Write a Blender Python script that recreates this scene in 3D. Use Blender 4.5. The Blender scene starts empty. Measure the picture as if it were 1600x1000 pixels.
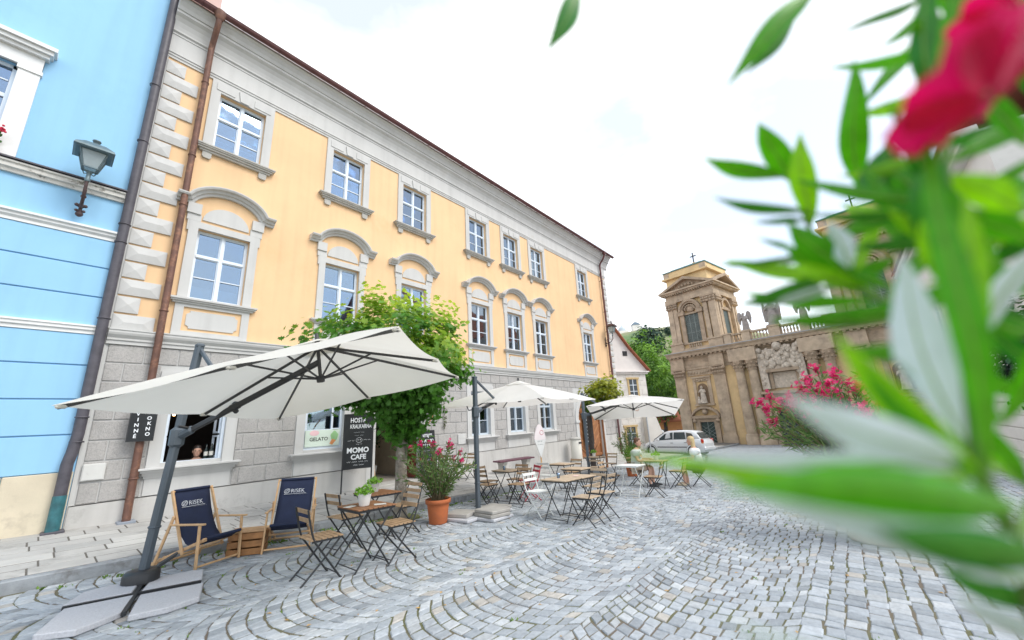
import bpy, bmesh, math, random
import numpy as np
from mathutils import Vector, Matrix, Euler
R=math.radians
rnd=random.Random(7)
SC=bpy.context.scene
COL=SC.collection
# ------------------------------------------------------------------ camera
F_PX=605.0; YAW,PIT,ROL=R(39.436),R(14.595),R(-3.086)     # measured from the vanishing points
CAMZ=1.58; SLOPE=.036; D=10.7                              # eye height, fall of the square, facade distance
fwd=Vector((math.cos(YAW)*math.cos(PIT),math.sin(YAW)*math.cos(PIT),math.sin(PIT)))
rt=Vector((math.sin(YAW),-math.cos(YAW),0)); up=rt.cross(fwd)
r2=math.cos(ROL)*rt+math.sin(ROL)*up; u2=-math.sin(ROL)*rt+math.cos(ROL)*up
cam=bpy.data.cameras.new('camera'); cam.sensor_width=36; cam.lens=36*F_PX/1600
cam.clip_start=.01; cam.clip_end=3000
cam.dof.use_dof=True; cam.dof.focus_distance=9.0; cam.dof.aperture_fstop=1.45
camo=bpy.data.objects.new('camera',cam); COL.objects.link(camo)
camo.matrix_world=Matrix(((r2.x,u2.x,-fwd.x,0),(r2.y,u2.y,-fwd.y,0),(r2.z,u2.z,-fwd.z,CAMZ),(0,0,0,1)))
SC.camera=camo
# ------------------------------------------------------------------ sky, sun, exposure
SUN_EL,SUN_AZ=R(50),R(-74)          # veiled high sun, over the right-hand side of the square
wld=bpy.data.worlds.new('World'); SC.world=wld; wld.use_nodes=True
nt=wld.node_tree; nt.nodes.clear()
def wn(t,**k):
    n=nt.nodes.new(t)
    for a,b in k.items(): setattr(n,a,b)
    return n
sky=wn('ShaderNodeTexSky'); sky.sky_type='NISHITA'; sky.sun_disc=False; sky.sun_elevation=SUN_EL; sky.sun_rotation=R(90)-SUN_AZ
sky.air_density=1.0; sky.dust_density=.6; sky.ozone_density=2.5
b1=wn('ShaderNodeBackground'); b1.inputs[1].default_value=.15
b2=wn('ShaderNodeBackground'); b2.inputs[0].default_value=(.97,.985,1,1); b2.inputs[1].default_value=.98
tc=wn('ShaderNodeTexCoord'); mp=wn('ShaderNodeMapping'); mp.inputs['Scale'].default_value=(1.0,1.0,1.8); mp.inputs['Location'].default_value=(4.1,2.2,.1)
nz=wn('ShaderNodeTexNoise'); nz.inputs['Scale'].default_value=2.1; nz.inputs['Detail'].default_value=6; nz.inputs['Roughness'].default_value=.52
rp=wn('ShaderNodeValToRGB'); rp.color_ramp.elements[0].position=.37; rp.color_ramp.elements[0].color=(.43,.43,.43,1); rp.color_ramp.elements[1].position=.60; rp.color_ramp.elements[1].color=(1,1,1,1)
mx=wn('ShaderNodeMixShader'); wo=wn('ShaderNodeOutputWorld')
L=nt.links.new
L(sky.outputs[0],b1.inputs[0]); L(tc.outputs['Generated'],mp.inputs[0]); L(mp.outputs[0],nz.inputs['Vector']); L(nz.outputs[0],rp.inputs[0])
L(rp.outputs[0],mx.inputs[0]); L(b1.outputs[0],mx.inputs[1]); L(b2.outputs[0],mx.inputs[2]); L(mx.outputs[0],wo.inputs[0])
sl=bpy.data.lights.new('sun','SUN'); sl.energy=1.35; sl.angle=R(28); sl.color=(1,.95,.87)
so=bpy.data.objects.new('sun',sl); COL.objects.link(so)
sd=Vector((math.cos(SUN_EL)*math.cos(SUN_AZ),math.cos(SUN_EL)*math.sin(SUN_AZ),math.sin(SUN_EL)))
so.rotation_euler=(-sd).to_track_quat('-Z','Y').to_euler(); so.location=(0,0,40)
SC.view_settings.view_transform='Standard'; SC.view_settings.look='None'; SC.view_settings.gamma=1; SC.view_settings.exposure=.88
SC.view_settings.use_curve_mapping=False
SC.cycles.max_bounces=8; SC.cycles.transparent_max_bounces=16; SC.cycles.use_denoising=True
# ------------------------------------------------------------------ photo pixel -> place
def ray(px,py):
    a=(px-800)/F_PX; b=-(py-500)/F_PX
    return r2*a+u2*b+fwd
def gz(x): return -SLOPE*min(max(x,-60),62)
def G(px,py,dz=0.0):            # a pixel on the square (dz above it)
    v=ray(px,py); k=-(CAMZ-dz)/(v.z+SLOPE*v.x); p=v*k; p.z+=CAMZ; return p
def Wl(px,py,y=D):              # a pixel on a plane parallel to the yellow facade
    v=ray(px,py); p=v*(y/v.y); p.z+=CAMZ; return p
def At(px,py,d):                # a pixel at a depth d
    p=ray(px,py)*d; p.z+=CAMZ; return p
def pave_z(x,y): return gz(x)+.13+(y-7.6)*.02
# ------------------------------------------------------------------ mesh builder
class MB:
    def __init__(s): s.v=[]; s.f=[]; s.m=[]; s.sm=[]
    def add(s,vs,fs,mi=0,smooth=False):
        b=len(s.v); s.v+= [tuple(p) for p in vs]; s.f+= [tuple(b+i for i in f) for f in fs]; s.m+=[mi]*len(fs); s.sm+=[smooth]*len(fs); return s
    def box(s,x0,x1,y0,y1,z0,z1,mi=0,bev=0.0):
        c=((x0+x1)/2,(y0+y1)/2,(z0+z1)/2); return s.obox(c,(abs(x1-x0),abs(y1-y0),abs(z1-z0)),None,mi,bev)
    def obox(s,c,d,M=None,mi=0,bev=0.0):
        h=[a/2 for a in d]; V=[];Fc=[]
        if bev<=0:
            V=[(sx*h[0],sy*h[1],sz*h[2]) for sx in(-1,1) for sy in(-1,1) for sz in(-1,1)]
            Fc=[(0,1,3,2),(4,6,7,5),(0,4,5,1),(2,3,7,6),(0,2,6,4),(1,5,7,3)]
        else:
            bv=min(bev,min(h)*.9); idx={}
            for sx in(-1,1):
                for sy in(-1,1):
                    for sz in(-1,1):
                        for ax in range(3):
                            p=[sx*(h[0]-bv),sy*(h[1]-bv),sz*(h[2]-bv)]; p[ax]=(sx,sy,sz)[ax]*h[ax]
                            idx[(sx,sy,sz,ax)]=len(V); V.append(tuple(p))
            def q(*k): Fc.append(tuple(idx[a] for a in k))
            for sg in(-1,1):
                o=[(-1,-1),(1,-1),(1,1),(-1,1)]
                if sg<0: o=o[::-1]
                q(*[(sg,a,b,0) for a,b in o]); q(*[(b,sg,a,1) for a,b in o]); q(*[(a,b,sg,2) for a,b in o])
            for a in(-1,1):
                for b in(-1,1):
                    f1=[(a,b,-1,0),(a,b,1,0),(a,b,1,1),(a,b,-1,1)]; f2=[(a,-1,b,0),(a,1,b,0),(a,1,b,2),(a,-1,b,2)]; f3=[(-1,a,b,1),(1,a,b,1),(1,a,b,2),(-1,a,b,2)]
                    q(*(f1 if a*b<0 else f1[::-1])); q(*(f2 if a*b>0 else f2[::-1])); q(*(f3 if a*b<0 else f3[::-1]))
            for sx in(-1,1):
                for sy in(-1,1):
                    for sz in(-1,1):
                        t=[(sx,sy,sz,0),(sx,sy,sz,1),(sx,sy,sz,2)]; q(*(t if sx*sy*sz>0 else t[::-1]))
        c=Vector(c)
        if M is not None: V=[c+M@Vector(p) for p in V]
        else: V=[c+Vector(p) for p in V]
        return s.add(V,Fc,mi)
    def beam(s,p,q,w,h=None,upv=(0,0,1),mi=0,bev=0.0):
        p=Vector(p);q=Vector(q);h=w if h is None else h; d=(q-p); ln=d.length
        if ln<1e-6: return s
        d.normalize(); u=Vector(upv); sd=d.cross(u)
        if sd.length<1e-4: sd=d.cross(Vector((1,0,0)))
        sd.normalize(); uu=sd.cross(d); M=Matrix((d,sd,uu)).transposed()
        return s.obox((p+q)/2,(ln,w,h),M,mi,bev)
    def tube(s,pts,r,n=8,mi=0,cap=True,smooth=True):
        pts=[Vector(p) for p in pts]; k=len(pts); rs=r if isinstance(r,(list,tuple)) else [r]*k
        V=[];Fc=[]; t0=None; ref=None
        for i,p in enumerate(pts):
            t=(pts[min(i+1,k-1)]-pts[max(i-1,0)]).normalized()
            if ref is None:
                ref=t.orthogonal().normalized()
            else:
                ref=(ref-t*ref.dot(t)); ref=ref.normalized() if ref.length>1e-5 else t.orthogonal().normalized()
            b=t.cross(ref)
            for j in range(n):
                a=2*math.pi*j/n; V.append(p+(ref*math.cos(a)+b*math.sin(a))*rs[i])
        for i in range(k-1):
            for j in range(n): Fc.append((i*n+j,i*n+(j+1)%n,(i+1)*n+(j+1)%n,(i+1)*n+j))
        s.add(V,Fc,mi,smooth)
        if cap: s.add(V[:n],[tuple(range(n))[::-1]],mi); s.add(V[-n:],[tuple(range(n))],mi)
        return s
    def lathe(s,prof,n=16,c=(0,0,0),mi=0,smooth=True,arc=2*math.pi,sx=1,sy=1,rot=0):
        V=[];Fc=[];full=abs(arc-2*math.pi)<1e-6; m=n if full else n+1
        for r,z in prof:
            for j in range(m):
                a=arc*j/n+rot; V.append((c[0]+r*math.cos(a)*sx,c[1]+r*math.sin(a)*sy,c[2]+z))
        for i in range(len(prof)-1):
            for j in range(n):
                j2=(j+1)%m; Fc.append((i*m+j,i*m+j2,(i+1)*m+j2,(i+1)*m+j))
        return s.add(V,Fc,mi,smooth)
    def prism(s,poly,fn,t0,t1,mi=0):          # poly of 2d points, fn(a,b,t)->3d
        n=len(poly); V=[fn(a,b,t0) for a,b in poly]+[fn(a,b,t1) for a,b in poly]
        Fc=[tuple(range(n))[::-1],tuple(range(n,2*n))]+[(i,(i+1)%n,n+(i+1)%n,n+i) for i in range(n)]
        return s.add(V,Fc,mi)
    def loft(s,rings,mi=0,smooth=True,cap=True,closed=True):
        n=len(rings[0]);V=[p for r in rings for p in r];Fc=[]
        for i in range(len(rings)-1):
            for j in range(n if closed else n-1): Fc.append((i*n+j,i*n+(j+1)%n,(i+1)*n+(j+1)%n,(i+1)*n+j))
        s.add(V,Fc,mi,smooth)
        if cap: s.add(rings[0],[tuple(range(n))[::-1]],mi); s.add(rings[-1],[tuple(range(n))],mi)
        return s
    def sphere(s,c,r,n=12,k=8,mi=0,sc=(1,1,1)):
        rings=[]
        for i in range(k+1):
            a=math.pi*i/k; rr=max(math.sin(a),.001); rings.append([(c[0]+r*sc[0]*rr*math.cos(2*math.pi*j/n),c[1]+r*sc[1]*rr*math.sin(2*math.pi*j/n),c[2]-r*sc[2]*math.cos(a)) for j in range(n)])
        return s.loft(rings,mi,True,False)
    def mesh(s,name,mats,fixn=True,attr=None):
        me=bpy.data.meshes.new(name); me.from_pydata(s.v,[],s.f)
        for m in (mats if isinstance(mats,(list,tuple)) else [mats]): me.materials.append(m)
        me.polygons.foreach_set('material_index',s.m); me.polygons.foreach_set('use_smooth',s.sm)
        me.update()
        if fixn:
            bm=bmesh.new(); bm.from_mesh(me); bmesh.ops.recalc_face_normals(bm,faces=bm.faces[:]); bm.to_mesh(me); bm.free()
        return me
def place(o,parent=None):
    COL.objects.link(o)
    if parent is not None:
        o.parent=parent
    return o
def mk(name,mb,mat,parent=None,absolute=False,fixn=True):
    me=mb if isinstance(mb,bpy.types.Mesh) else mb.mesh(name,mat,fixn)
    o=bpy.data.objects.new(name,me); COL.objects.link(o)
    if parent is not None:
        o.parent=parent
        if absolute: o.matrix_parent_inverse=parent.matrix_basis.inverted()
    return o
def tag(o,label=None,cat=None,group=None,kind=None):
    if label: o['label']=label
    if cat: o['category']=cat
    if group: o['group']=group
    if kind: o['kind']=kind
    return o
def thing(name,label,cat,loc=(0,0,0),rz=0,group=None,tilt=False):
    o=bpy.data.objects.new(name,None); COL.objects.link(o); o.empty_display_size=.1
    o.location=loc
    M=Matrix.Rotation(rz,3,'Z')
    if tilt: M=Matrix.Rotation(math.atan(SLOPE),3,'Y')@M
    o.rotation_euler=M.to_euler()
    return tag(o,label,cat,group)
def copy_tree(o,loc,rz,label=None,group=None,tilt=True,top=True,parent=None):
    c=o.copy(); COL.objects.link(c)
    if top:
        c.location=loc; M=Matrix.Rotation(rz,3,'Z')
        if tilt: M=Matrix.Rotation(math.atan(SLOPE),3,'Y')@M
        c.rotation_euler=M.to_euler()
        if label: c['label']=label
        if group: c['group']=group
    else: c.parent=parent
    for ch in list(o.children): copy_tree(ch,None,None,top=False,parent=c)
    return c
# ------------------------------------------------------------------ materials
MT={}
def mat(name,col,rough=.7,var=.12,vs=3.0,bump=0.0,bs=60.0,metal=0.0,spec=.5,stain=None,trans=0.0,coat=0.0,col2=None,c2s=1.2,c2r=(.45,.6),attr=None,emit=None,bd=3,streak=0.0):
    if name in MT: return MT[name]
    m=bpy.data.materials.new(name); m.use_nodes=True; t=m.node_tree; N=t.nodes; K=t.links.new
    b=N['Principled BSDF']; out=N['Material Output']
    b.inputs['Roughness'].default_value=rough; b.inputs['Metallic'].default_value=metal; b.inputs['Specular IOR Level'].default_value=spec; b.inputs['Coat Weight'].default_value=coat
    g=N.new('ShaderNodeNewGeometry')
    def noise(sc,det=4,ro=.55):
        n=N.new('ShaderNodeTexNoise'); n.inputs['Scale'].default_value=sc; n.inputs['Detail'].default_value=det; n.inputs['Roughness'].default_value=ro; K(g.outputs['Position'],n.inputs['Vector']); return n.outputs[0]
    def mixc(fac,a,bc):
        x=N.new('ShaderNodeMix'); x.data_type='RGBA'
        for sck,v in((0,fac),(6,a),(7,bc)):
            if isinstance(v,(tuple,float,int)): x.inputs[sck].default_value=v if not isinstance(v,tuple) else (v+(1,))[:4]
            else: K(v,x.inputs[sck])
        return x.outputs[2]
    def ramp(v,a,c):
        x=N.new('ShaderNodeMapRange'); x.inputs[1].default_value=a; x.inputs[2].default_value=c; x.clamp=True; K(v,x.inputs[0]); return x.outputs[0]
    cur=tuple(col)
    if attr:
        at=N.new('ShaderNodeAttribute'); at.attribute_name=attr; cur=at.outputs[0]
    if col2: cur=mixc(ramp(noise(c2s,5,.6),*c2r),cur,tuple(col2))
    if var>0:
        lo=1-var; hi=1+var
        n=ramp(noise(vs,6,.6),.3,.7); v=N.new('ShaderNodeMapRange'); v.inputs[3].default_value=lo; v.inputs[4].default_value=hi; K(n,v.inputs[0])
        x=N.new('ShaderNodeVectorMath'); x.operation='SCALE'
        if isinstance(cur,tuple): x.inputs[0].default_value=cur[:3]
        else: K(cur,x.inputs[0])
        K(v.outputs[0],x.inputs['Scale']); cur=x.outputs[0]
    if stain: cur=mixc(ramp(noise(stain[1],7,.7),stain[2],stain[3]),cur,tuple(stain[0]))
    if streak>0:       # faint rain streaks running down the wall
        vm=N.new('ShaderNodeVectorMath'); vm.operation='MULTIPLY'; vm.inputs[1].default_value=(4.5,4.5,.30); K(g.outputs['Position'],vm.inputs[0])
        n=N.new('ShaderNodeTexNoise'); n.inputs['Scale'].default_value=1.0; n.inputs['Detail'].default_value=5; K(vm.outputs[0],n.inputs['Vector'])
        v=N.new('ShaderNodeMapRange'); v.inputs[1].default_value=.45; v.inputs[2].default_value=.75; v.inputs[3].default_value=1.0; v.inputs[4].default_value=1-streak; K(n.outputs[0],v.inputs[0])
        x=N.new('ShaderNodeVectorMath'); x.operation='SCALE'; K(cur,x.inputs[0]); K(v.outputs[0],x.inputs['Scale']); cur=x.outputs[0]
    if isinstance(cur,tuple): b.inputs['Base Color'].default_value=cur+(1,)
    else: K(cur,b.inputs['Base Color'])
    if bump>0:
        bp=N.new('ShaderNodeBump'); bp.inputs['Strength'].default_value=bump; bp.inputs['Distance'].default_value=.01; K(noise(bs,bd,.6),bp.inputs['Height']); K(bp.outputs[0],b.inputs['Normal'])
    if emit: b.inputs['Emission Color'].default_value=tuple(emit[0])+(1,); b.inputs['Emission Strength'].default_value=emit[1]
    if trans>0:
        tr=N.new('ShaderNodeBsdfTranslucent'); ms=N.new('ShaderNodeMixShader'); ms.inputs[0].default_value=trans
        if isinstance(cur,tuple): tr.inputs[0].default_value=cur+(1,)
        else: K(cur,tr.inputs[0])
        K(b.outputs[0],ms.inputs[1]); K(tr.outputs[0],ms.inputs[2]); K(ms.outputs[0],out.inputs[0])
    MT[name]=m; return m
def glassmat(name,tint,refl=.3,dark=(.5,.6,.66)):
    m=bpy.data.materials.new(name); m.use_nodes=True; t=m.node_tree; N=t.nodes; K=t.links.new; N.remove(N['Principled BSDF']); out=N['Material Output']
    gl=N.new('ShaderNodeBsdfGlossy'); gl.inputs['Roughness'].default_value=.03; gl.inputs[0].default_value=tuple(tint)+(1,)
    tr=N.new('ShaderNodeBsdfTransparent'); tr.inputs[0].default_value=tuple(dark)+(1,)
    fr=N.new('ShaderNodeFresnel'); fr.inputs[0].default_value=1.5; ad=N.new('ShaderNodeMath'); ad.operation='ADD'; ad.use_clamp=True; ad.inputs[1].default_value=refl; K(fr.outputs[0],ad.inputs[0])
    g=N.new('ShaderNodeNewGeometry'); nz=N.new('ShaderNodeTexNoise'); nz.inputs['Scale'].default_value=1.7; nz.inputs['Detail'].default_value=1; bp=N.new('ShaderNodeBump'); bp.inputs['Strength'].default_value=.12; bp.inputs['Distance'].default_value=.05
    K(g.outputs['Position'],nz.inputs['Vector']); K(nz.outputs[0],bp.inputs['Height']); K(bp.outputs[0],gl.inputs['Normal'])
    ms=N.new('ShaderNodeMixShader'); K(ad.outputs[0],ms.inputs[0]); K(tr.outputs[0],ms.inputs[1]); K(gl.outputs[0],ms.inputs[2]); K(ms.outputs[0],out.inputs[0])
    MT[name]=m; return m
BLACKM=mat('black_metal',(.025,.027,.03),.45,.1,metal=.0)
GREYM=mat('anthracite_metal',(.08,.10,.12),.42,.1)
def text(name,body,size,M,m,parent,bold=0.0,align='CENTER',absolute=False,sx=1.0,thick=.001):
    c=bpy.data.curves.new(name,'FONT'); c.body=body; c.size=size; c.align_x=align; c.align_y='CENTER'; c.offset=bold; c.extrude=thick; c.resolution_u=3
    to=bpy.data.objects.new('tmp_text',c); COL.objects.link(to); bpy.context.view_layer.update()
    me=bpy.data.meshes.new_from_object(to.evaluated_get(bpy.context.evaluated_depsgraph_get())); bpy.data.objects.remove(to); bpy.data.curves.remove(c)
    me.transform(M@Matrix.Diagonal((sx,1,1,1))); me.materials.clear(); me.materials.append(m); me.name=name
    return mk(name,me,m,parent,absolute)
def frame(o,ex,ey,ez): return Matrix(((ex[0],ey[0],ez[0],o[0]),(ex[1],ey[1],ez[1],o[1]),(ex[2],ey[2],ez[2],o[2]),(0,0,0,1)))
# ================================================================== the square
def inview(p,mx=260,my=140):
    v=Vector(p)-Vector((0,0,CAMZ)); c=v.dot(fwd)
    if c<.2: return False
    x=800+F_PX*v.dot(r2)/c; y=500-F_PX*v.dot(u2)/c
    return -mx<x<1600+mx and y<1000+my
m_bed=bpy.data.materials.new('joint_earth'); m_bed.use_nodes=True
def bed_nodes(m):
    t=m.node_tree;N=t.nodes;K=t.links.new;b=N['Principled BSDF'];b.inputs['Roughness'].default_value=.9
    g=N.new('ShaderNodeNewGeometry')
    n1=N.new('ShaderNodeTexNoise');n1.inputs['Scale'].default_value=1.3;n1.inputs['Detail'].default_value=6
    n2=N.new('ShaderNodeTexNoise');n2.inputs['Scale'].default_value=60
    r1=N.new('ShaderNodeValToRGB');e=r1.color_ramp.elements;e[0].position=.42;e[0].color=(.14,.115,.09,1);e[1].position=.62;e[1].color=(.115,.12,.055,1)
    for n in(n1,n2): K(g.outputs['Position'],n.inputs['Vector'])
    K(n1.outputs[0],r1.inputs[0])
    # far from the eye the stones are a few pixels only: same stones as a texture
    vo=N.new('ShaderNodeTexVoronoi');vo.inputs['Scale'].default_value=6.6;vo.inputs['Randomness'].default_value=.7;K(g.outputs['Position'],vo.inputs['Vector'])
    vd=N.new('ShaderNodeTexVoronoi');vd.feature='DISTANCE_TO_EDGE';vd.inputs['Scale'].default_value=6.6;vd.inputs['Randomness'].default_value=.7;K(g.outputs['Position'],vd.inputs['Vector'])
    rs=N.new('ShaderNodeValToRGB');e=rs.color_ramp.elements;e[0].color=(.27,.295,.32,1);e[1].color=(.38,.41,.435,1);K(vo.outputs['Color'],rs.inputs[0])
    rj=N.new('ShaderNodeMapRange');rj.inputs[1].default_value=.02;rj.inputs[2].default_value=.07;K(vd.outputs[0],rj.inputs[0])
    mj=N.new('ShaderNodeMix');mj.data_type='RGBA';K(rj.outputs[0],mj.inputs[0]);mj.inputs[6].default_value=(.12,.105,.085,1);K(rs.outputs[0],mj.inputs[7])
    sp=N.new('ShaderNodeSeparateXYZ');K(g.outputs['Position'],sp.inputs[0])
    ab=N.new('ShaderNodeMath');ab.operation='GREATER_THAN';ab.inputs[1].default_value=33.9;K(sp.outputs[0],ab.inputs[0])
    mz=N.new('ShaderNodeMix');mz.data_type='RGBA';K(ab.outputs[0],mz.inputs[0]);K(r1.outputs[0],mz.inputs[6]);K(mj.outputs[2],mz.inputs[7])
    K(mz.outputs[2],b.inputs['Base Color'])
    bp=N.new('ShaderNodeBump');bp.inputs['Strength'].default_value=.6;bp.inputs['Distance'].default_value=.02;K(n2.outputs[0],bp.inputs['Height']);K(bp.outputs[0],b.inputs['Normal'])
bed_nodes(m_bed)
mb=MB(); xs=[-120,-60,-10,0,10,33.9,33.91,40,62,120,300,700]; ys=[-500,-60,-8,0,8,60,500]
zb=lambda x: gz(x)-(.0065 if x<33.905 else .004)
mb.add([(x,y,zb(x)) for x in xs for y in ys],[(i*7+j,(i+1)*7+j,(i+1)*7+j+1,i*7+j+1) for i in range(len(xs)-1) for j in range(6)])
ground=tag(mk('ground',mb,m_bed),kind='structure')
m_cob=mat('granite_cobble',(.3,.3,.3),.62,.16,vs=22,bump=.55,bs=75,attr='stone',stain=((.17,.165,.15),2.3,.60,.78),spec=.4)
stones=[]
def stone_col():
    r=rnd.random()
    if r<.04: c=(.36,.345,.32)
    elif r<.14: c=(.225,.25,.275)
    elif r<.45: c=(.285,.315,.345)
    elif r<.85: c=(.325,.355,.385)
    else: c=(.375,.40,.42)
    k=rnd.uniform(.94,1.24); return tuple(a*k for a in c)
def add_stone(c4):
    cx=sum(p[0] for p in c4)/4; cy=sum(p[1] for p in c4)/4
    if cy>7.55 or not inview((cx,cy,gz(cx))): return
    if (cx-4.95)**2+(cy-7.2)**2<.16: return
    stones.append((cx,cy,[(p[0]+rnd.uniform(-.008,.008),p[1]+rnd.uniform(-.008,.008)) for p in c4],rnd.uniform(-.003,.004),rnd.uniform(-.03,.03),rnd.uniform(-.03,.03),stone_col()))
PITCH=.147; HW=.725; RA=.98
for k in range(6):
    yc=.65+HW+1.45*k
    th=math.asin(HW/RA)
    for n in range(-8,231):
        x0=n*PITCH+rnd.uniform(-.006,.006); a=-th
        while a<th-.02:
            st=rnd.uniform(.10,.15)/RA
            if th-(a+st)<.07: st=th-a
            a2=a+st; gp=.017/RA
            P=lambda t,q: (x0+q+RA*(1-math.cos(t)), yc+RA*math.sin(t))
            g=.016
            add_stone([P(a+gp*.5,g*.5),P(a2-gp*.5,g*.5),P(a2-gp*.5,PITCH-g*.5),P(a+gp*.5,PITCH-g*.5)])
            a=a2
y=.655
while y>-9:
    wd=rnd.uniform(.12,.155); x=1.5+rnd.uniform(0,.15)
    while x<33.9:
        ln=rnd.uniform(.11,.19); j=rnd.uniform(-.011,.011); add_stone([(x+.008,y-wd+.006+j),(x+ln-.008,y-wd+.006+j),(x+ln-.008,y-.006+j),(x+.008,y-.006+j)]); x+=ln
    y-=wd
def stone_mesh(lst,o=None):
    n=len(lst); V=np.zeros((n,12,3),np.float32); C=np.zeros((n,12,4),np.float32); C[:,:,3]=1
    for i,(cx,cy,c4,dz,tx,ty,col) in enumerate(lst):
        ox,oy=(0,0) if o is None else (cx,cy)
        bz=gz(cx)
        for j,(x,y_) in enumerate(c4):
            tz=-SLOPE*(x-cx)+dz+tx*(x-cx)+ty*(y_-cy)
            V[i,j]=(x-ox,y_-oy,(bz if o is None else 0)+tz-.04)
            V[i,4+j]=(x-ox,y_-oy,(bz if o is None else 0)+tz-.005)
            xi=cx+(x-cx)*.87; yi=cy+(y_-cy)*.87
            V[i,8+j]=(xi-ox,yi-oy,(bz if o is None else 0)-SLOPE*(xi-cx)+dz+tx*(xi-cx)+ty*(yi-cy)+.003)
        C[i,:,:3]=col
    F1=np.array([(0,1,5,4),(1,2,6,5),(2,3,7,6),(3,0,4,7),(4,5,9,8),(5,6,10,9),(6,7,11,10),(7,4,8,11),(8,9,10,11)],np.int32)
    Fa=(F1[None]+(np.arange(n)*12)[:,None,None]).reshape(-1,4)
    me=bpy.data.meshes.new('cobble'); me.vertices.add(n*12); me.vertices.foreach_set('co',V.reshape(-1))
    me.loops.add(len(Fa)*4); me.loops.foreach_set('vertex_index',Fa.reshape(-1)); me.polygons.add(len(Fa)); me.polygons.foreach_set('loop_start',np.arange(len(Fa),dtype=np.int32)*4)
    me.polygons.foreach_set('use_smooth',np.zeros(len(Fa),dtype=bool)); me.update(calc_edges=True)
    at=me.attributes.new('stone','FLOAT_COLOR','POINT'); at.data.foreach_set('color',C.reshape(-1)); me.materials.append(m_cob); me.validate()
    return me
def near_key(s):
    v=Vector((s[0],s[1],gz(s[0])-CAMZ)); c=v.dot(fwd); x=800+F_PX*v.dot(r2)/c; yy=500-F_PX*v.dot(u2)/c
    inside=(-10<x<1610 and yy<1010)
    return c+(0 if inside else 100)
stones.sort(key=near_key)
for s in stones[:290]:
    o=mk('cobble',stone_mesh([s],1),None,ground); o.location=(s[0],s[1],gz(s[0]))
tag(mk('cobble_paving',stone_mesh(stones[290:]),None,ground),kind='stuff')
# weeds in the joints
m_weed=mat('joint_weed',(.16,.27,.05),.7,.3,vs=8,trans=.3)
mb=MB()
for i in range(380):
    if i<150: x=rnd.uniform(.3,9); y=rnd.uniform(7.3,7.56)
    elif i<260: x=rnd.uniform(.3,4); y=rnd.uniform(4.5,7.4)
    elif i<300: x=4.95+rnd.gauss(0,.3); y=7.25+rnd.gauss(0,.17)
    else: x=rnd.uniform(2,9); y=rnd.uniform(-1,5)
    y=min(y,7.56)
    hgt=rnd.uniform(.010,.028) if i>=150 else rnd.uniform(.015,.05)
    for k in range(7):
        a=rnd.uniform(0,6.3); dx,dy=math.cos(a)*hgt*.9,math.sin(a)*hgt*.9; px,py=x+rnd.uniform(-.03,.03),y+rnd.uniform(-.03,.03); wx,wy=-dy*.35,dx*.35; b=gz(px)-.02
        mb.add([(px,py,b),(px+dx*.5+wx,py+dy*.5+wy,b+hgt*.8),(px+dx,py+dy,b+hgt+.01),(px+dx*.5-wx,py+dy*.5-wy,b+hgt*.8)],[(0,1,2,3)])
tag(mk('joint_weeds',mb,m_weed,None,fixn=False),'small green weeds growing in the cobble joints','weeds',kind='stuff')
# fallen leaves
m_fl=mat('fallen_leaf',(.42,.25,.07),.7,.4,vs=9)
mb=MB()
for i in range(150):
    x=rnd.uniform(.6,10); y=rnd.uniform(3.2,7.5) if i<100 else rnd.uniform(-1,4); r=rnd.uniform(.012,.03); a=rnd.uniform(0,6.3); z=gz(x)+.006
    c,s=math.cos(a),math.sin(a)
    mb.add([(x-r*c,y-r*s,z),(x-r*s*.5,y+r*c*.5,z+.006),(x+r*c,y+r*s,z+.002),(x+r*s*.5,y-r*c*.5,z+.007)],[(0,1,2,3)])
tag(mk('leaf_litter',mb,m_fl,None,fixn=False),'small dry brown leaves scattered over the cobbles','leaf litter',kind='stuff')
# ------------------------------------------------------------------ pavement in front of the houses
m_slab=mat('pavement_slab',(.43,.42,.40),.8,.10,vs=2.2,bump=.35,bs=90,stain=((.27,.265,.25),1.6,.52,.70))
m_slabd=mat('pavement_slab_dark',(.34,.34,.33),.8,.1,vs=2.2,bump=.35,bs=90)
m_slab2=mat('pavement_slab_pale',(.49,.48,.455),.8,.10,vs=2.2,bump=.35,bs=90); m_slab3=mat('pavement_slab_grey',(.385,.38,.365),.8,.10,vs=2.2,bump=.35,bs=90)
m_kerb=mat('granite_kerb',(.27,.29,.31),.7,.18,vs=6,bump=.6,bs=50,stain=((.13,.125,.12),2.5,.52,.68))
m_sand=mat('pavement_joint',(.12,.11,.095),.95,.2,vs=20,bump=.5)
KY=7.60
mb=MB(); X0,X1=-3.0,40.0
sh=lambda a,b,t:None
mb.add([(x,yy,pave_z(x,yy)-.003) for x in(X0,0,12,24,X1) for yy in(KY+.14,10.9)],[(i*2,i*2+2,i*2+3,i*2+1) for i in range(4)])
pavement=tag(mk('pavement',mb,m_sand),kind='structure')
tl=Matrix.Rotation(math.atan(SLOPE),3,'Y')@Matrix.Rotation(math.atan(.02),3,'X')
x=X0; i=0
while x<38:
    ln=rnd.uniform(.95,1.25); zc=pave_z(x+ln/2,KY)
    o=mk('kerb_stone',MB().obox((0,0,0),(ln-.012,.15,.24),Matrix.Rotation(math.atan(SLOPE),3,'Y'),bev=.012),m_kerb,pavement)
    o.location=(x+ln/2,KY+.065+rnd.uniform(-.004,.004),zc-.12+rnd.uniform(-.004,.004)); x+=ln
slabs=[];y=KY+.15;row=0
while y<10.66:
    dp=min(.372,10.68-y); x=X0+rnd.uniform(0,.5)
    while x<34:
        ln=rnd.choice((.42,.5,.5,.58,.66)); slabs.append((x+ln/2,y+dp/2,ln,dp)); x+=ln
    y+=.372; row+=1
slabs=[s for s in slabs if inview((s[0],s[1],pave_z(s[0],s[1])),200)]
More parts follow.
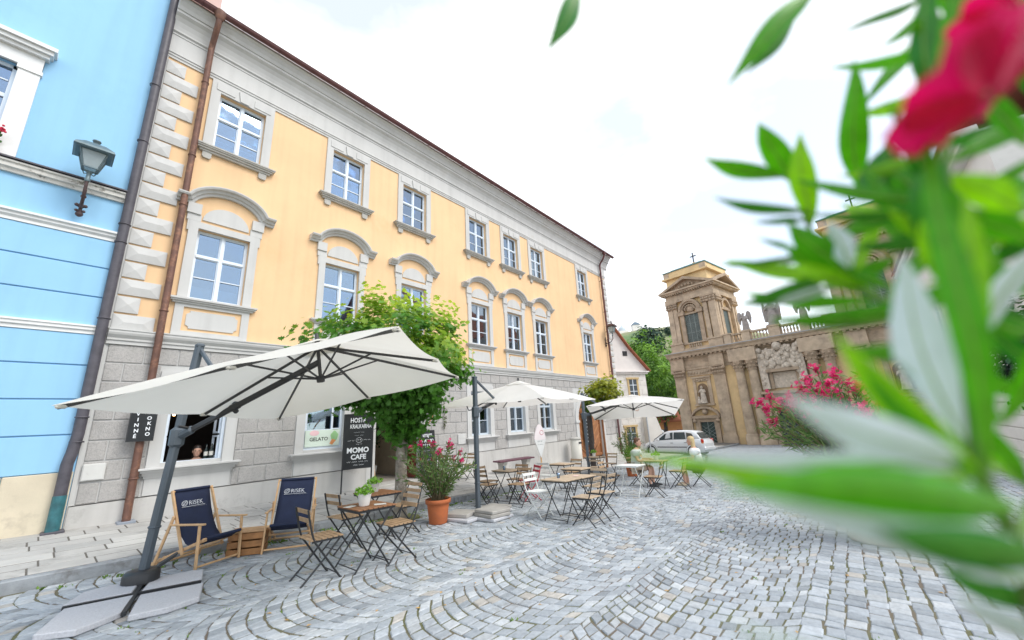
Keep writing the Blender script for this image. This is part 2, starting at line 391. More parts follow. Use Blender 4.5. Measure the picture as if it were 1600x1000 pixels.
slabs.sort(key=lambda s:(Vector((s[0],s[1],-CAMZ))).dot(fwd))
cache={}
rest=MB()
for i,(sx,sy,ln,dp) in enumerate(slabs):
    mm=rnd.choice((m_slab,m_slab,m_slab2,m_slab3)) if rnd.random()>.05 else m_slabd
    zz=pave_z(sx,sy)-.02+rnd.uniform(-.0025,.0025)
    if i<280:
        k=(round(ln,2),round(dp,2),mm.name)
        if k not in cache: cache[k]=MB().obox((0,0,0),(ln-.014,dp-.020,.04),tl,bev=.006).mesh('paving_slab',mm)
        o=mk('paving_slab',cache[k],None,pavement); o.location=(sx,sy,zz)
    else: rest.obox((sx,sy,zz),(ln-.014,dp-.020,.04),tl)
if rest.v: tag(mk('paving_slab_field',rest,m_slab,pavement),kind='stuff')
# ================================================================== yellow house
m_yel=mat('yellow_plaster',(.80,.545,.315),.85,.05,vs=.9,bump=.12,bs=140,stain=((.72,.49,.26),.7,.55,.8),streak=.08)
m_gry=mat('pale_grey_plaster',(.57,.57,.56),.85,.05,vs=1.1,bump=.1,bs=120,stain=((.49,.475,.44),1.1,.58,.8),streak=.10)
m_gry2=mat('grey_moulding',(.53,.53,.52),.8,.07,vs=2.5,bump=.1,bs=120)
m_sillst=mat('weathered_sill',(.44,.43,.40),.8,.12,vs=4,bump=.2,bs=90,stain=((.28,.27,.25),3,.55,.75))
m_ash=mat('rough_cast_ashlar',(.46,.445,.43),.9,.10,vs=2.0,bump=1.0,bs=85,stain=((.35,.34,.33),42,.46,.62),bd=2)
m_plinth=mat('plinth_plaster',(.54,.53,.51),.88,.07,vs=1.2,bump=.12,bs=70,stain=((.36,.35,.33),1.7,.57,.74),streak=.15)
m_frame=mat('white_window_paint',(.70,.78,.87),.45,.04)
m_glass=glassmat('window_glass',(.66,.80,.95),.24,(.55,.70,.82))
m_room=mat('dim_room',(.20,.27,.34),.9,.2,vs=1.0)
m_curt=mat('pale_curtain',(.62,.65,.68),.9,.1)
m_cop=mat('copper_pipe',(.15,.075,.055),.5,.25,vs=5,metal=.25,stain=((.30,.15,.09),7,.5,.7))
m_gut=mat('dark_copper_gutter',(.13,.055,.055),.45,.25,vs=6,metal=.25)
m_tile=mat('clay_roof_tile',(.36,.13,.075),.85,.25,vs=6)
HX0,HX1=.58,23.0; HTOP=11.2
hroot=thing('yellow_house','long three storey yellow house with grey ashlar ground floor','house',((HX0+HX1)/2,D,gz(11.8)))
def hp(name,mb,m,parent=None): return mk(name,mb,m,parent or hroot,absolute=parent is None)
def wall_holes(mb,x0,x1,z0,z1,holes,y,th,mi=0,ri=None):
    xs=sorted({x0,x1,*[h[0] for h in holes],*[h[1] for h in holes]}); zs=sorted({z0,z1,*[h[2] for h in holes],*[h[3] for h in holes]})
    xs=[x for x in xs if x0<=x<=x1]; zs=[z for z in zs if z0<=z<=z1]
    for i in range(len(xs)-1):
        for j in range(len(zs)-1):
            cx,cz=(xs[i]+xs[i+1])/2,(zs[j]+zs[j+1])/2
            if any(h[0]<cx<h[1] and h[2]<cz<h[3] for h in holes): continue
            mb.add([(xs[i],y,zs[j]),(xs[i+1],y,zs[j]),(xs[i+1],y,zs[j+1]),(xs[i],y,zs[j+1])],[(0,1,2,3)],mi)
    for a,b,c,d in holes:
        lo,hi=c<z0,d>z1; c=max(c,z0); d=min(d,z1)
        ring=[(a,c),(b,c),(b,d),(a,d)]
        for k in range(4):
            if (k==0 and lo) or (k==2 and hi): continue
            p,q=ring[k],ring[(k+1)%4]
            mb.add([(p[0],y,p[1]),(q[0],y,q[1]),(q[0],y+th,q[1]),(p[0],y+th,p[1])],[(0,1,2,3)],mi if ri is None else ri)
WX=[2.21,5.15,7.70,10.97,13.17,15.25,19.82]; WW=.52
GX=[2.21,4.93,10.83,13.03,15.15]
up_h=[(x-WW,x+WW,8.5,10.12) for x in WX]; mid_h=[(x-WW,x+WW,4.6,6.29) for x in WX]; gf_h=[(x-.51,x+.51,1.13,2.74) for x in GX]
door_h=(6.42,7.92,-.6,2.45); gate_c,gate_w,gate_s=19.2,1.28,1.42; gate_h=(gate_c-gate_w,gate_c+gate_w,-1.2,gate_s+gate_w)
mb=MB(); wall_holes(mb,HX0,HX1,3.45,HTOP,up_h+mid_h,D,.42)
mb.add([(HX0,D,3.45),(HX0,D+9,3.45),(HX0,D+9,HTOP),(HX0,D,HTOP),(HX1,D,3.45),(HX1,D+9,3.45),(HX1,D+9,HTOP),(HX1,D,HTOP)],[(0,1,2,3),(4,5,6,7)])
hp('upper_wall',mb,m_yel)
mb=MB(); wall_holes(mb,HX0,HX1,.54,3.45,gf_h+[door_h,gate_h],D,.42)
for s in(-1,1):      # spandrels of the arched gateway
    pts=[(gate_c+s*gate_w,gate_s+gate_w),(gate_c,gate_s+gate_w)]+[(gate_c+s*gate_w*math.sin(a),gate_s+gate_w*math.cos(a)) for a in [math.pi/2*i/8 for i in range(1,9)]]
    mb.prism(pts,lambda a,b,t:(a,t,b),D,D+.3)
mb.add([(HX0,D,-1.5),(HX0,D+9,-1.5),(HX0,D+9,3.45),(HX0,D,3.45),(HX1,D,-1.5),(HX1,D+9,-1.5),(HX1,D+9,3.45),(HX1,D,3.45)],[(0,1,2,3),(4,5,6,7)])
hp('ground_floor_wall',mb,m_gry2)
mb=MB(); wall_holes(mb,HX0,HX1,-1.6,.545,[door_h,gate_h],D-.035,.4)
mb.box(HX0,6.42,D-.035,D,.53,.545); mb.box(7.92,gate_c-gate_w,D-.035,D,.53,.545); mb.box(gate_c+gate_w,HX1,D-.035,D,.53,.545)
hp('plinth',mb,m_plinth)
# rooms behind the openings
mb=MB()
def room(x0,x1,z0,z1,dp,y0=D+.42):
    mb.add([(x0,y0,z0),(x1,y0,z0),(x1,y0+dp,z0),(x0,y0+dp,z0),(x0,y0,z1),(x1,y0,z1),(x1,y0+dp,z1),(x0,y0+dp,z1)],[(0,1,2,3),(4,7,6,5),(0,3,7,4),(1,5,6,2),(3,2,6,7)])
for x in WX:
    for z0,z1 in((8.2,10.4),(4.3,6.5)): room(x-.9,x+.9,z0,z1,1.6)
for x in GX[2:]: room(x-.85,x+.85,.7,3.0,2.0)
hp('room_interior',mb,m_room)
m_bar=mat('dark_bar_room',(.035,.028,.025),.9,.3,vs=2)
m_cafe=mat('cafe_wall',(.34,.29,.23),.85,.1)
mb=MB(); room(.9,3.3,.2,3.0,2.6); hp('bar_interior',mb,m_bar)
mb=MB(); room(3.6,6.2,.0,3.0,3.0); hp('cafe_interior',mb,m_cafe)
m_hall=mat('hall_plaster',(.66,.55,.42),.85,.08); m_hfl=mat('hall_floor',(.36,.33,.29),.6,.15)
mb=MB(); zf=pave_z(7.6,D)+.10
x0,x1,y0,y1=6.2,8.15,D+.41,D+3.6
mb.add([(x0,y0,zf),(x1,y0,zf),(x1,y1,zf),(x0,y1,zf)],[(0,1,2,3)],1)
mb.add([(x0,y0,zf),(x0,y1,zf),(x1,y1,zf),(x1,y0,zf),(x0,y0,2.7),(x0,y1,2.7),(x1,y1,2.7),(x1,y0,2.7)],[(0,1,5,4),(1,2,6,5),(2,3,7,6),(4,5,6,7)])
hp('entrance_hall',mb,[m_hall,m_hfl])
hp('door_step',MB().box(6.34,8.0,D-.28,D+.42,pave_z(7.6,D)-.2,zf-.003,bev=.01),m_sillst)
m_red=mat('red_brown_door',(.16,.035,.022),.4,.2,vs=6)
dl=hp('door_leaf',MB().box(7.84,7.90,D+.02,D+.9,zf+.01,2.42,bev=.006).box(7.81,7.84,D+.12,D+.42,zf+.2,1.0,bev=.01).box(7.81,7.84,D+.5,D+.8,zf+.2,1.0,bev=.01),m_red)
mk('handle',MB().tube([(7.81,D+.1,1.0),(7.76,D+.1,1.0),(7.76,D+.22,1.0)],.01,6),m_sillst,dl)
hp('door_surround',MB().box(6.16,6.418,D-.045,D+.01,zf-.1,2.7).box(7.922,8.18,D-.045,D+.01,zf-.1,2.7).box(6.16,8.18,D-.046,D+.01,2.452,2.72).box(6.1,8.24,D-.11,D,2.722,2.79),m_gry)
# gate
m_oak=mat('varnished_gate_wood',(.30,.125,.05),.5,.25,vs=7); m_oak2=mat('varnished_gate_wood_light',(.38,.17,.07),.5,.25,vs=7)
gp=hp('gate',MB().prism([(gate_c-gate_w,-.9),(gate_c+gate_w,-.9)]+[(gate_c+gate_w*math.cos(a),gate_s+gate_w*math.sin(a)) for a in [math.pi*i/16 for i in range(17)]],lambda a,b,t:(a,t,b),D+.2,D+.26),m_oak)
zt=gz(gate_c)+.2
for s in(-1,1):
    c=gate_c+s*.66
    for k in range(11):
        z=zt+.35+k*.155
        def clip(zz): return max(zt+.15,min(zz,2.1))
        a,b=clip(z-.36),clip(z+.36)
        if b-a<.05: continue
        mk('plank',MB().beam((c-s*.5,D+.178,a),(c+s*.5,D+.178,b),.05,.135,(0,0,1),bev=.012),m_oak2 if k%3==0 else m_oak,gp)
    mk('rail',MB().box(c-.62,c+.62,D+.12,D+.2,zt+.02,zt+.16,bev=.01).box(c-.62,c-.53,D+.125,D+.2,zt+.16,2.1,bev=.01).box(c+.53,c+.62,D+.125,D+.2,zt+.16,2.1,bev=.01),m_oak,gp)
mb=MB()
arcp=[(math.cos(math.pi*i/20),math.sin(math.pi*i/20)) for i in range(21)]
for i in range(20):
    (c0,s0),(c1,s1)=arcp[i],arcp[i+1]; q=[]
    for r in(gate_w,gate_w+.28):
        for yy in(D-.05,D+.02): q+=[(gate_c+r*c0,yy,gate_s+r*s0),(gate_c+r*c1,yy,gate_s+r*s1)]
    mb.add(q,[(0,1,5,4),(2,3,7,6),(4,5,7,6),(0,1,3,2)])
for s in(-1,1): mb.box(gate_c+s*gate_w,gate_c+s*(gate_w+.28),D-.05,D+.02,-1.2,gate_s)
for s in(-1,1): mb.box(gate_c+s*(gate_w-.02),gate_c+s*(gate_w+.34),D-.10,D+.02,gate_s-.1,gate_s+.02)
hp('gate_surround',mb,m_gry)
# ashlar blocks
cuts=[(x-.73,x+.73) for x in GX]+[(6.15,8.19),(gate_c-gate_w-.30,gate_c+gate_w+.30)]
CZ=[.54+.3625*i for i in range(9)]; bc={}
for i in range(8):
    z0,z1=CZ[i]+.011,CZ[i+1]-.011
    segs=[(.64,22.92)]
    for a,b in cuts:
        if (z0>2.98 and b-a<1.6) or z0>2.9: continue
        ns=[]
        for p,q in segs:
            if b<=p or a>=q: ns.append((p,q))
            else:
                if a>p: ns.append((p,a))
                if b<q: ns.append((b,q))
        segs=ns
    off=(0 if i%2 else .27)
    for p,q in segs:
        js=[p]+[x for x in [.64+off+.54*k for k in range(-1,45)] if p+.1<x<q-.1]+[q]
        for a,b in zip(js,js[1:]):
            ln=round(b-a-.022,2); ln=b-a-.022
            k=round(ln,3)
            if k not in bc:
                h=(z1-z0)/2; w=ln/2; t=.022
                V=[(-w,0,-h),(w,0,-h),(w,0,h),(-w,0,h),(-w,-t+.008,-h),(w,-t+.008,-h),(w,-t+.008,h),(-w,-t+.008,h),(-w+.012,-t,-h+.012),(w-.012,-t,-h+.012),(w-.012,-t,h-.012),(-w+.012,-t,h-.012)]
                bc[k]=MB().add(V,[(0,1,5,4),(1,2,6,5),(2,3,7,6),(3,0,4,7),(4,5,9,8),(5,6,10,9),(6,7,11,10),(7,4,8,11),(8,9,10,11)]).mesh('ashlar_block',m_ash)
            o=hp('ashlar_block',bc[k],None); o.location=((a+b)/2,D+rnd.uniform(-.002,.002),(z0+z1)/2)
# quoins
for side,xa in((1,.62),(-1,HX1-.01)):
    for i in range(18):
        z0=3.70+i*.371; ln=.62 if i%2==0 else .345; h=.165; w=ln/2
        t=.065; rg=max(w-.17,.0)
        V=[(-w,0,-h),(w,0,-h),(w,0,h),(-w,0,h),(-w,-.035,-h),(w,-.035,-h),(w,-.035,h),(-w,-.035,h),(-rg,-t,0),(rg+.001,-t,0)]
        me=bc.get(('q',side,i%2))
        if me is None:
            me=bc[('q',side,i%2)]=MB().add(V,[(0,1,5,4),(1,2,6,5),(2,3,7,6),(3,0,4,7),(4,5,9,8),(5,6,9),(6,7,8,9),(7,4,8)]).mesh('quoin_stone',m_gry)
        o=hp('quoin_stone',me,None); o.location=(xa+side*w,D-.002,z0+.18)
# mouldings along the facade
def run(mb,prof,x0,x1,mi=0):      # prof (out,z)
    n=len(prof); V=[(x,D-o,z) for x in(x0,x1) for o,z in prof]
    mb.add(V,[(i,i+1,n+i+1,n+i) for i in range(n-1)]+[tuple(range(n)),tuple(range(n,2*n))],mi)
mb=MB(); run(mb,[(0,3.44),(.05,3.44),(.05,3.50),(.075,3.52),(.075,3.56),(.12,3.62),(.135,3.66),(.135,3.70),(.15,3.71),(.15,3.735),(0,3.76)],HX0+.02,HX1)
hp('string_course',mb,m_gry2)
mb=MB(); run(mb,[(0,10.44),(.03,10.44),(.03,10.50),(.05,10.51),(.05,10.56),(.07,10.57),(.07,10.61),(.035,10.63),(.035,11.16),(0,11.18)],HX0,HX1); hp('frieze',mb,m_gry)
mb=MB(); run(mb,[(0,11.12),(.05,11.12),(.05,11.17),(.09,11.20),(.09,11.25),(.11,11.34),(.15,11.45),(.21,11.54),(.28,11.60),(.28,11.66),(.31,11.67),(.34,11.76),(.40,11.85),(.46,11.89),(.46,11.94),(0,11.97)],HX0,HX1+.3); hp('cornice',mb,m_gry)
# roof, gutter, downpipes
mb=MB(); mb.add([(HX0,D-.5,11.93),(HX1+.4,D-.5,11.93),(HX1+.4,D+5,15.2),(HX0,D+5,15.2),(HX0,D+10.5,11.9),(HX1+.4,D+10.5,11.9)],[(0,1,2,3),(3,2,5,4)])
roof=hp('roof',mb,m_tile)
m_chim=mat('pink_chimney_plaster',(.62,.44,.40),.9,.08)
mk('chimney',MB().box(.72,1.42,D+.2,D+.9,12.0,14.2).box(.66,1.48,D+.14,D+.96,14.2,14.3).box(.74,1.3,D-.35,D-.05,11.9,12.25),m_chim,roof)
mb=MB(); gy,gr=D-.56,.085
prof=[(gy+gr*math.cos(a),12.0+gr*math.sin(a)) for a in [math.pi+math.pi*i/8 for i in range(9)]]+[(gy+(gr-.008)*math.cos(a),12.0+(gr-.008)*math.sin(a)) for a in [2*math.pi-math.pi*i/8 for i in range(9)]]
mb.prism(prof,lambda a,b,t:(t,a,b),HX0+.02,HX1+.5); gut=hp('gutter',mb,m_gut)
mb=MB(); mb.tube([(HX0+.02,gy-gr,12.005),(HX1+.5,gy-gr,12.005)],.013,6); mk('gutter_rim',mb,m_gut,gut)
for i in range(26):
    x=HX0+.4+i*.87
    mk('gutter_bracket',MB().tube([(x,gy+(gr+.006)*math.cos(a),12+(gr+.006)*math.sin(a)) for a in [math.pi+math.pi*k/6 for k in range(7)]],.008,4),m_gut,gut)
def downpipe(x,name,m,r,zb,kn=True):
    pts=[(x,gy,11.93),(x,gy,11.78),(x,gy+.12,11.55),(x,D-.2,11.28),(x,D-.15,11.12),(x,D-.15,3.9),(x,D-.17,3.5),(x,D-.15,3.2),(x,D-.15,zb+.25),(x,D-.18,zb)]
    o=hp(name,MB().tube(pts,r,12).lathe([(r*2.1,.1),(r*2,.02),(r*1.1,-.13),(r,-.14)],12,(x,gy,11.9)),m)
    for z in(10.1,8.0,6.7,4.2,2.4,.9):
        mk('pipe_clamp',MB().lathe([(r+.004,-.015),(r+.013,-.012),(r+.013,.012),(r+.004,.015)],12,(x,D-.15,z)).box(x-.012,x+.012,D-.10,D+.01,z-.012,z+.012),m,o)
    return o
dp=downpipe(1.335,'copper_downpipe',m_cop,.065,pave_z(1.3,D)+.0)
mk('pipe_shoe',MB().box(1.21,1.46,D-.30,D-.04,pave_z(1.3,D)-.02,pave_z(1.3,D)+.03,bev=.01),mat('lead_shoe',(.25,.28,.33),.5,.2),dp)
downpipe(22.2,'rear_downpipe',m_gut,.06,pave_z(22,D))
# ---------------------------------------------------------------- windows
def sweep_xz(mb,path,prof,mi=0):      # moulding following an arched line; prof (along normal, out)
    rings=[];n=len(path)
    for i,(x,z) in enumerate(path):
        a=path[max(i-1,0)];b=path[min(i+1,n-1)]; tx,tz=b[0]-a[0],b[1]-a[1]; l=math.hypot(tx,tz); nx,nz_=-tz/l,tx/l
        if i in(0,n-1): nx,nz_=0,1
        rings.append([(x+nx*k,D-o,z+nz_*k) for k,o in prof])
    mb.loft(rings,mi,False,True)
def sash(x,z0,z1,zt,w=WW,inner=True,bars=1):
    o=MB(); y0,y1=D+.10,D+.17; t=.042
    o.box(x-w,x-w+t,y0,y1,z0,z1).box(x+w-t,x+w,y0,y1,z0,z1).box(x-w+t,x+w-t,y0,y1,z0,z0+t).box(x-w+t,x+w-t,y0,y1,z1-t,z1)
    o.box(x-w+t,x+w-t,y0-.015,y1,zt-.028,zt+.028)
    o.box(x-.032,x+.032,y0-.02,y1-.002,z0+t,zt-.028).box(x-.032,x+.032,y0-.02,y1-.002,zt+.028,z1-t)
    for s in(-1,1):
        a,b=(x-w+t,x-.032) if s<0 else (x+.032,x+w-t)
        for za,zb in((z0+t,zt-.028),(zt+.028,z1-t)):
            f=.022
            o.box(a,a+f,y0+.012,y1-.01,za,zb).box(b-f,b,y0+.012,y1-.01,za,zb).box(a+f,b-f,y0+.012,y1-.01,za,za+f).box(a+f,b-f,y0+.012,y1-.01,zb-f,zb)
        for k in range(bars):
            zz=z0+t+(zt-z0-t)*(k+1)/(bars+1); o.box(a+.022,b-.022,y0+.018,y1-.018,zz-.012,zz+.012)
    return o
def panes(x,z0,z1,zt,par,w=WW,bars=1,cachekey=None):
    t=.042+.022
    for s in(-1,1):
        a,b=(x-w+t,x-.054) if s<0 else (x+.054,x+w-t)
        zs=[(zt+.05,z1-t)]
        lo,hi=z0+t,zt-.05
        zs+=[(lo+(hi-lo)*k/(bars+1)+(.012 if k else 0),lo+(hi-lo)*(k+1)/(bars+1)-(.012 if k<bars else 0)) for k in range(bars+1)]
        for za,zb in zs:
            mk('pane',MB().box(a,b,D+.135,D+.139,za,zb),m_glass,par)
def inner_frame(x,z0,z1,par,w=WW,curt=True):
    o=MB(); y0,y1=D+.30,D+.34; t=.06
    o.box(x-w,x-w+t,y0,y1,z0,z1).box(x+w-t,x+w,y0,y1,z0,z1).box(x-.05,x+.05,y0,y1,z0,z1).box(x-w,x+w,y0-.01,y1,z0+(z1-z0)*.62-.03,z0+(z1-z0)*.62+.03).box(x-w,x+w,y0,y1,z0,z0+t).box(x-w,x+w,y0,y1,z1-t,z1)
    mk('inner_frame',o,m_frame,par)
    if curt:
        c=MB(); kind=rnd.choice((0,1,1,2))
        if kind==0: zz=z0+(z1-z0)*rnd.uniform(.25,.5); c.box(x-w,x+w,D+.44,D+.445,z0,zz)
        elif kind==1:
            for k in range(rnd.randint(4,8)): zz=z0+.12+k*.13; c.box(x-w,x+w,D+.44,D+.47,zz,zz+.05)
        else: c.box(x-w,x-w*.55,D+.44,D+.45,z0,z1).box(x+w*.6,x+w,D+.44,D+.45,z0,z1)
        mk('blind',c,m_curt,par)
for x in WX:
    # top row
    mb=MB(); o=.045
    mb.box(x-.72,x-.522,D-o,D+.02,8.47,10.44).box(x+.522,x+.72,D-o,D+.02,8.47,10.44).box(x-.522,x+.522,D-o,D+.02,10.122,10.44)
    mb.prism([(x-.10,10.13),(x+.10,10.13),(x+.15,10.42),(x-.15,10.42)],lambda a,b,t:(a,t,b),D-.075,D-.02)
    for s in(-1,1): mb.box(x+s*.22,x+s*.62,D-.062,D-.03,10.18,10.39)
    w=hp('window',mb,m_gry)
    mk('frame',sash(x,8.5,10.12,9.47),m_frame,w); panes(x,8.5,10.12,9.47,w); inner_frame(x,8.5,10.12,w)
    sb=MB(); sb.box(x-.84,x+.84,D-.15,D+.1,8.405,8.44).box(x-.80,x+.80,D-.12,D,8.36,8.405).box(x-.76,x+.76,D-.08,D,8.31,8.36)
    sb.box(x-.87,x+.87,D-.17,D+.1,8.44,8.475)
    for s in(-1,1): sb.prism([(-.09,8.31),(.09,8.31),(.09,8.18),(.06,8.14),(-.06,8.14),(-.09,8.18)],lambda a,b,t:(x+s*.60+a,t,b),D-.06,D)
    mk('sill',sb,m_sillst,w)
    # middle row
    mb=MB()
    mb.box(x-.70,x-.522,D-.05,D+.02,4.58,6.45).box(x+.522,x+.70,D-.05,D+.02,4.58,6.45).box(x-.522,x+.522,D-.05,D+.02,6.292,6.45)
    for s in(-1,1):
        mb.box(x+s*.5,x+s*.76,D-.052,D+.02,6.45,6.62).box(x+s*.52,x+s*.78,D-.085,D+.02,6.62,6.88).box(x+s*.701,x+s*.735,D-.047,D+.02,6.2,6.45)
    mb.prism([(x+.46*math.cos(a)*1.02,6.53+.42*math.sin(a)) for a in [math.pi*i/14 for i in range(15)]],lambda a,b,t:(a,t,b),D-.03,D+.01)
    mb.box(x-.70,x-.545,D-.04,D+.01,3.75,4.46).box(x+.545,x+.70,D-.04,D+.01,3.75,4.46).box(x-.545,x+.545,D-.04,D+.01,3.75,3.85).box(x-.545,x+.545,D-.04,D+.01,4.39,4.46)
    P=[(x+px,4.115+pz) for px,pz in [(.42,-.20),(.42,-.16),(.48,-.12),(.48,.12),(.42,.16),(.42,.20),(-.42,.20),(-.42,.16),(-.48,.12),(-.48,-.12),(-.42,-.16),(-.42,-.20)]]
    mb.prism(P,lambda a,b,t:(a,t,b),D-.022,D+.01)
    w=hp('window',mb,m_gry)
    mk('frame',sash(x,4.6,6.29,5.66),m_frame,w); panes(x,4.6,6.29,5.66,w); inner_frame(x,4.6,6.29,w)
    mk('sill',MB().box(x-.83,x+.83,D-.15,D+.1,4.535,4.575).box(x-.80,x+.80,D-.12,D,4.50,4.535).box(x-.76,x+.76,D-.08,D,4.46,4.50),m_gry2,w)
    path=[(x-1.0,7.0),(x-.84,7.0)]+[(x+.80*math.cos(R(160)-R(140)*i/14)/math.cos(R(20)),7.0+.41*(math.sin(R(20)+R(140)*i/14)-math.sin(R(20)))/(1-math.sin(R(20)))) for i in range(15)]+[(x+.84,7.0),(x+1.0,7.0)]
    hb=MB(); sweep_xz(hb,path,[(-.16,0),(-.16,.07),(-.11,.09),(-.10,.13),(-.05,.16),(-.035,.22),(0,.24),(.025,.24),(.03,0)])
    mk('hood_moulding',hb,m_gry2,w)
# ground floor windows
for i,x in enumerate(GX):
    mb=MB()
    mb.box(x-.72,x-.512,D-.04,D+.03,1.06,2.96).box(x+.512,x+.72,D-.04,D+.03,1.06,2.96).box(x-.512,x+.512,D-.04,D+.03,2.742,2.96)
    mb.box(x-.70,x+.70,D-.03,D+.02,.55,.87)
    w=hp('window',mb,m_gry)
    mk('sill',MB().box(x-.84,x+.84,D-.20,D+.12,1.02,1.062,bev=.006).box(x-.80,x+.80,D-.15,D,.975,1.02).box(x-.76,x+.76,D-.10,D,.92,.975).box(x-.73,x+.73,D-.06,D,.87,.92),m_gry,w)
    if i==0:      # open serving window
        fb=MB().box(x-.51,x-.46,D+.06,D+.16,1.13,2.74).box(x+.46,x+.51,D+.06,D+.16,1.13,2.74).box(x-.46,x+.46,D+.06,D+.16,2.69,2.74).box(x-.46,x+.46,D+.06,D+.3,1.10,1.135)
        mk('frame',fb,m_frame,w)
        for s in(-1,1):
            hx=x+s*.455; cb=MB()
            for z0,z1 in((1.14,1.62),(1.66,2.12),(2.16,2.66)):
                cb.box(hx-.02,hx+.02,D+.17,D+.215,z0,z1).box(hx-.02,hx+.02,D+.555,D+.60,z0,z1).box(hx-.02,hx+.02,D+.215,D+.555,z0,z0+.04).box(hx-.02,hx+.02,D+.215,D+.555,z1-.04,z1)
            c=mk('casement',cb,m_frame,w)
    elif i==1:
        fb=MB().box(x-.51,x-.45,D+.08,D+.16,1.13,2.74).box(x+.45,x+.51,D+.08,D+.16,1.13,2.74).box(x-.45,x+.45,D+.08,D+.16,1.13,1.2).box(x-.45,x+.45,D+.08,D+.16,2.68,2.74)
        fb.box(x+.22,x+.27,D+.09,D+.15,1.2,2.68).box(x-.45,x+.22,D+.09,D+.15,1.6,1.63).box(x+.27,x+.45,D+.10,D+.14,1.62,1.65).box(x+.27,x+.45,D+.10,D+.14,2.1,2.13).box(x-.45,x-.41,D+.09,D+.15,1.63,2.68)
        mk('frame',fb,m_frame,w)
        mk('pane',MB().box(x-.41,x+.22,D+.118,D+.122,1.63,2.68),m_glass,w); mk('pane',MB().box(x+.27,x+.45,D+.118,D+.122,1.65,2.1),m_glass,w); mk('pane',MB().box(x+.27,x+.45,D+.118,D+.122,2.13,2.68),m_glass,w)
    else:
        fm=mat('blue_grey_sash',(.55,.62,.68),.5,.05)
        mk('frame',sash(x,1.13,2.74,2.15,.51,bars=1),fm,w); panes(x,1.13,2.74,2.15,w,.51,bars=1)
        cb=MB()
        for s in(-1,1):
            for k in range(6): cb.box(x+s*(.16+.055*k),x+s*(.20+.055*k),D+.44+.01*(k%2),D+.455+.01*(k%2),1.13,2.74)
        mk('curtain',cb,m_curt,w)
# meter box flush in the wall
mp_=tag(mk('meter_box',MB().box(.645,.945,D-.055,D-.024,.935,1.225,bev=.008).box(.66,.93,D-.062,D-.056,.95,1.21,bev=.003).box(.715,.735,D-.07,D-.06,1.06,1.085),mat('meter_box_paint',(.62,.62,.60),.6,.06)),'pale grey meter box on the ashlar between the two downpipes','meter box')
# pale letter box panel by the entrance
tag(mk('letter_box',MB().box(9.62,9.98,D-.06,D-.024,.88,1.22,bev=.008).box(9.66,9.94,D-.066,D-.06,1.08,1.11),m_gry),'flat pale letter box on the ashlar right of the entrance','letter box')
# ================================================================== blue house
m_blu=mat('light_blue_plaster',(.30,.56,.80),.85,.04,vs=.8,bump=.1,bs=120,stain=((.26,.50,.73),.8,.5,.8),streak=.07)
m_blw=mat('white_moulding',(.76,.77,.77),.8,.06,vs=3,bump=.1,bs=100)
m_blold=mat('flaking_white_moulding',(.62,.61,.58),.85,.12,vs=6,stain=((.20,.18,.15),9,.56,.66))
m_cream=mat('cream_plinth_stone',(.62,.55,.42),.85,.09,vs=1.6,bump=.3,bs=60,stain=((.42,.37,.29),2.2,.55,.78))
m_dpipe=mat('dark_painted_pipe',(.075,.07,.085),.5,.25,vs=6); m_teal=mat('teal_pipe_foot',(.03,.13,.15),.5,.35,vs=9)
BX0,BX1=-9.0,.56
broot=thing('blue_house','light blue house with white mouldings at the left edge','house',(-4,D,gz(-4)))
def bp_(name,mb,m,par=None): return mk(name,mb,m,par or broot,absolute=par is None)
bw=(-2.79,-1.31,6.62,8.62)
mb=MB(); wall_holes(mb,BX0,BX1,-.5,15.5,[bw],D,.35)
mb.add([(BX1,D,-.5),(BX1,D+9,-.5),(BX1,D+9,15.5),(BX1,D,15.5)],[(0,1,2,3)])
bp_('wall',mb,m_blu)
for z0,z1 in((1.12,1.755),(1.755,2.375),(2.375,2.995),(2.995,3.59),(3.75,4.32),(4.32,4.92),(4.92,5.51)):
    bp_('rustication_band',MB().box(BX0,BX1-.02,D-.035,D,z0+.011,z1-.011,bev=.008),m_blu)
def brun(prof,x0,x1,m,name):
    mb=MB();n=len(prof);V=[(x,D-o,z) for x in(x0,x1) for o,z in prof]
    mb.add(V,[(i,i+1,n+i+1,n+i) for i in range(n-1)]+[tuple(range(n)),tuple(range(n,2*n))]); return bp_(name,mb,m)
brun([(0,3.585),(.05,3.585),(.05,3.64),(.08,3.66),(.08,3.71),(.10,3.72),(.10,3.75),(0,3.775)],BX0,BX1-.01,m_blw,'lower_band')
brun([(0,5.505),(.05,5.505),(.05,5.56),(.09,5.60),(.09,5.64),(.13,5.66),(.13,5.70),(0,5.73)],BX0,BX1-.01,m_blw,'middle_band')
brun([(0,6.40),(.05,6.40),(.06,6.46),(.10,6.48),(.10,6.55),(.13,6.57),(.13,6.60),(0,6.62)],BX0,BX1-.01,m_blold,'sill_band')
bp_('band_flashing',MB().box(BX0,BX1-.01,D-.16,D,6.622,6.65),m_dpipe)
for x0,x1 in((BX0,-4),(-3.99,-.24),(-.23,BX1-.01)): bp_('plinth_stone',MB().box(x0,x1,D-.055,D,-.5,1.12,bev=.01),m_cream)
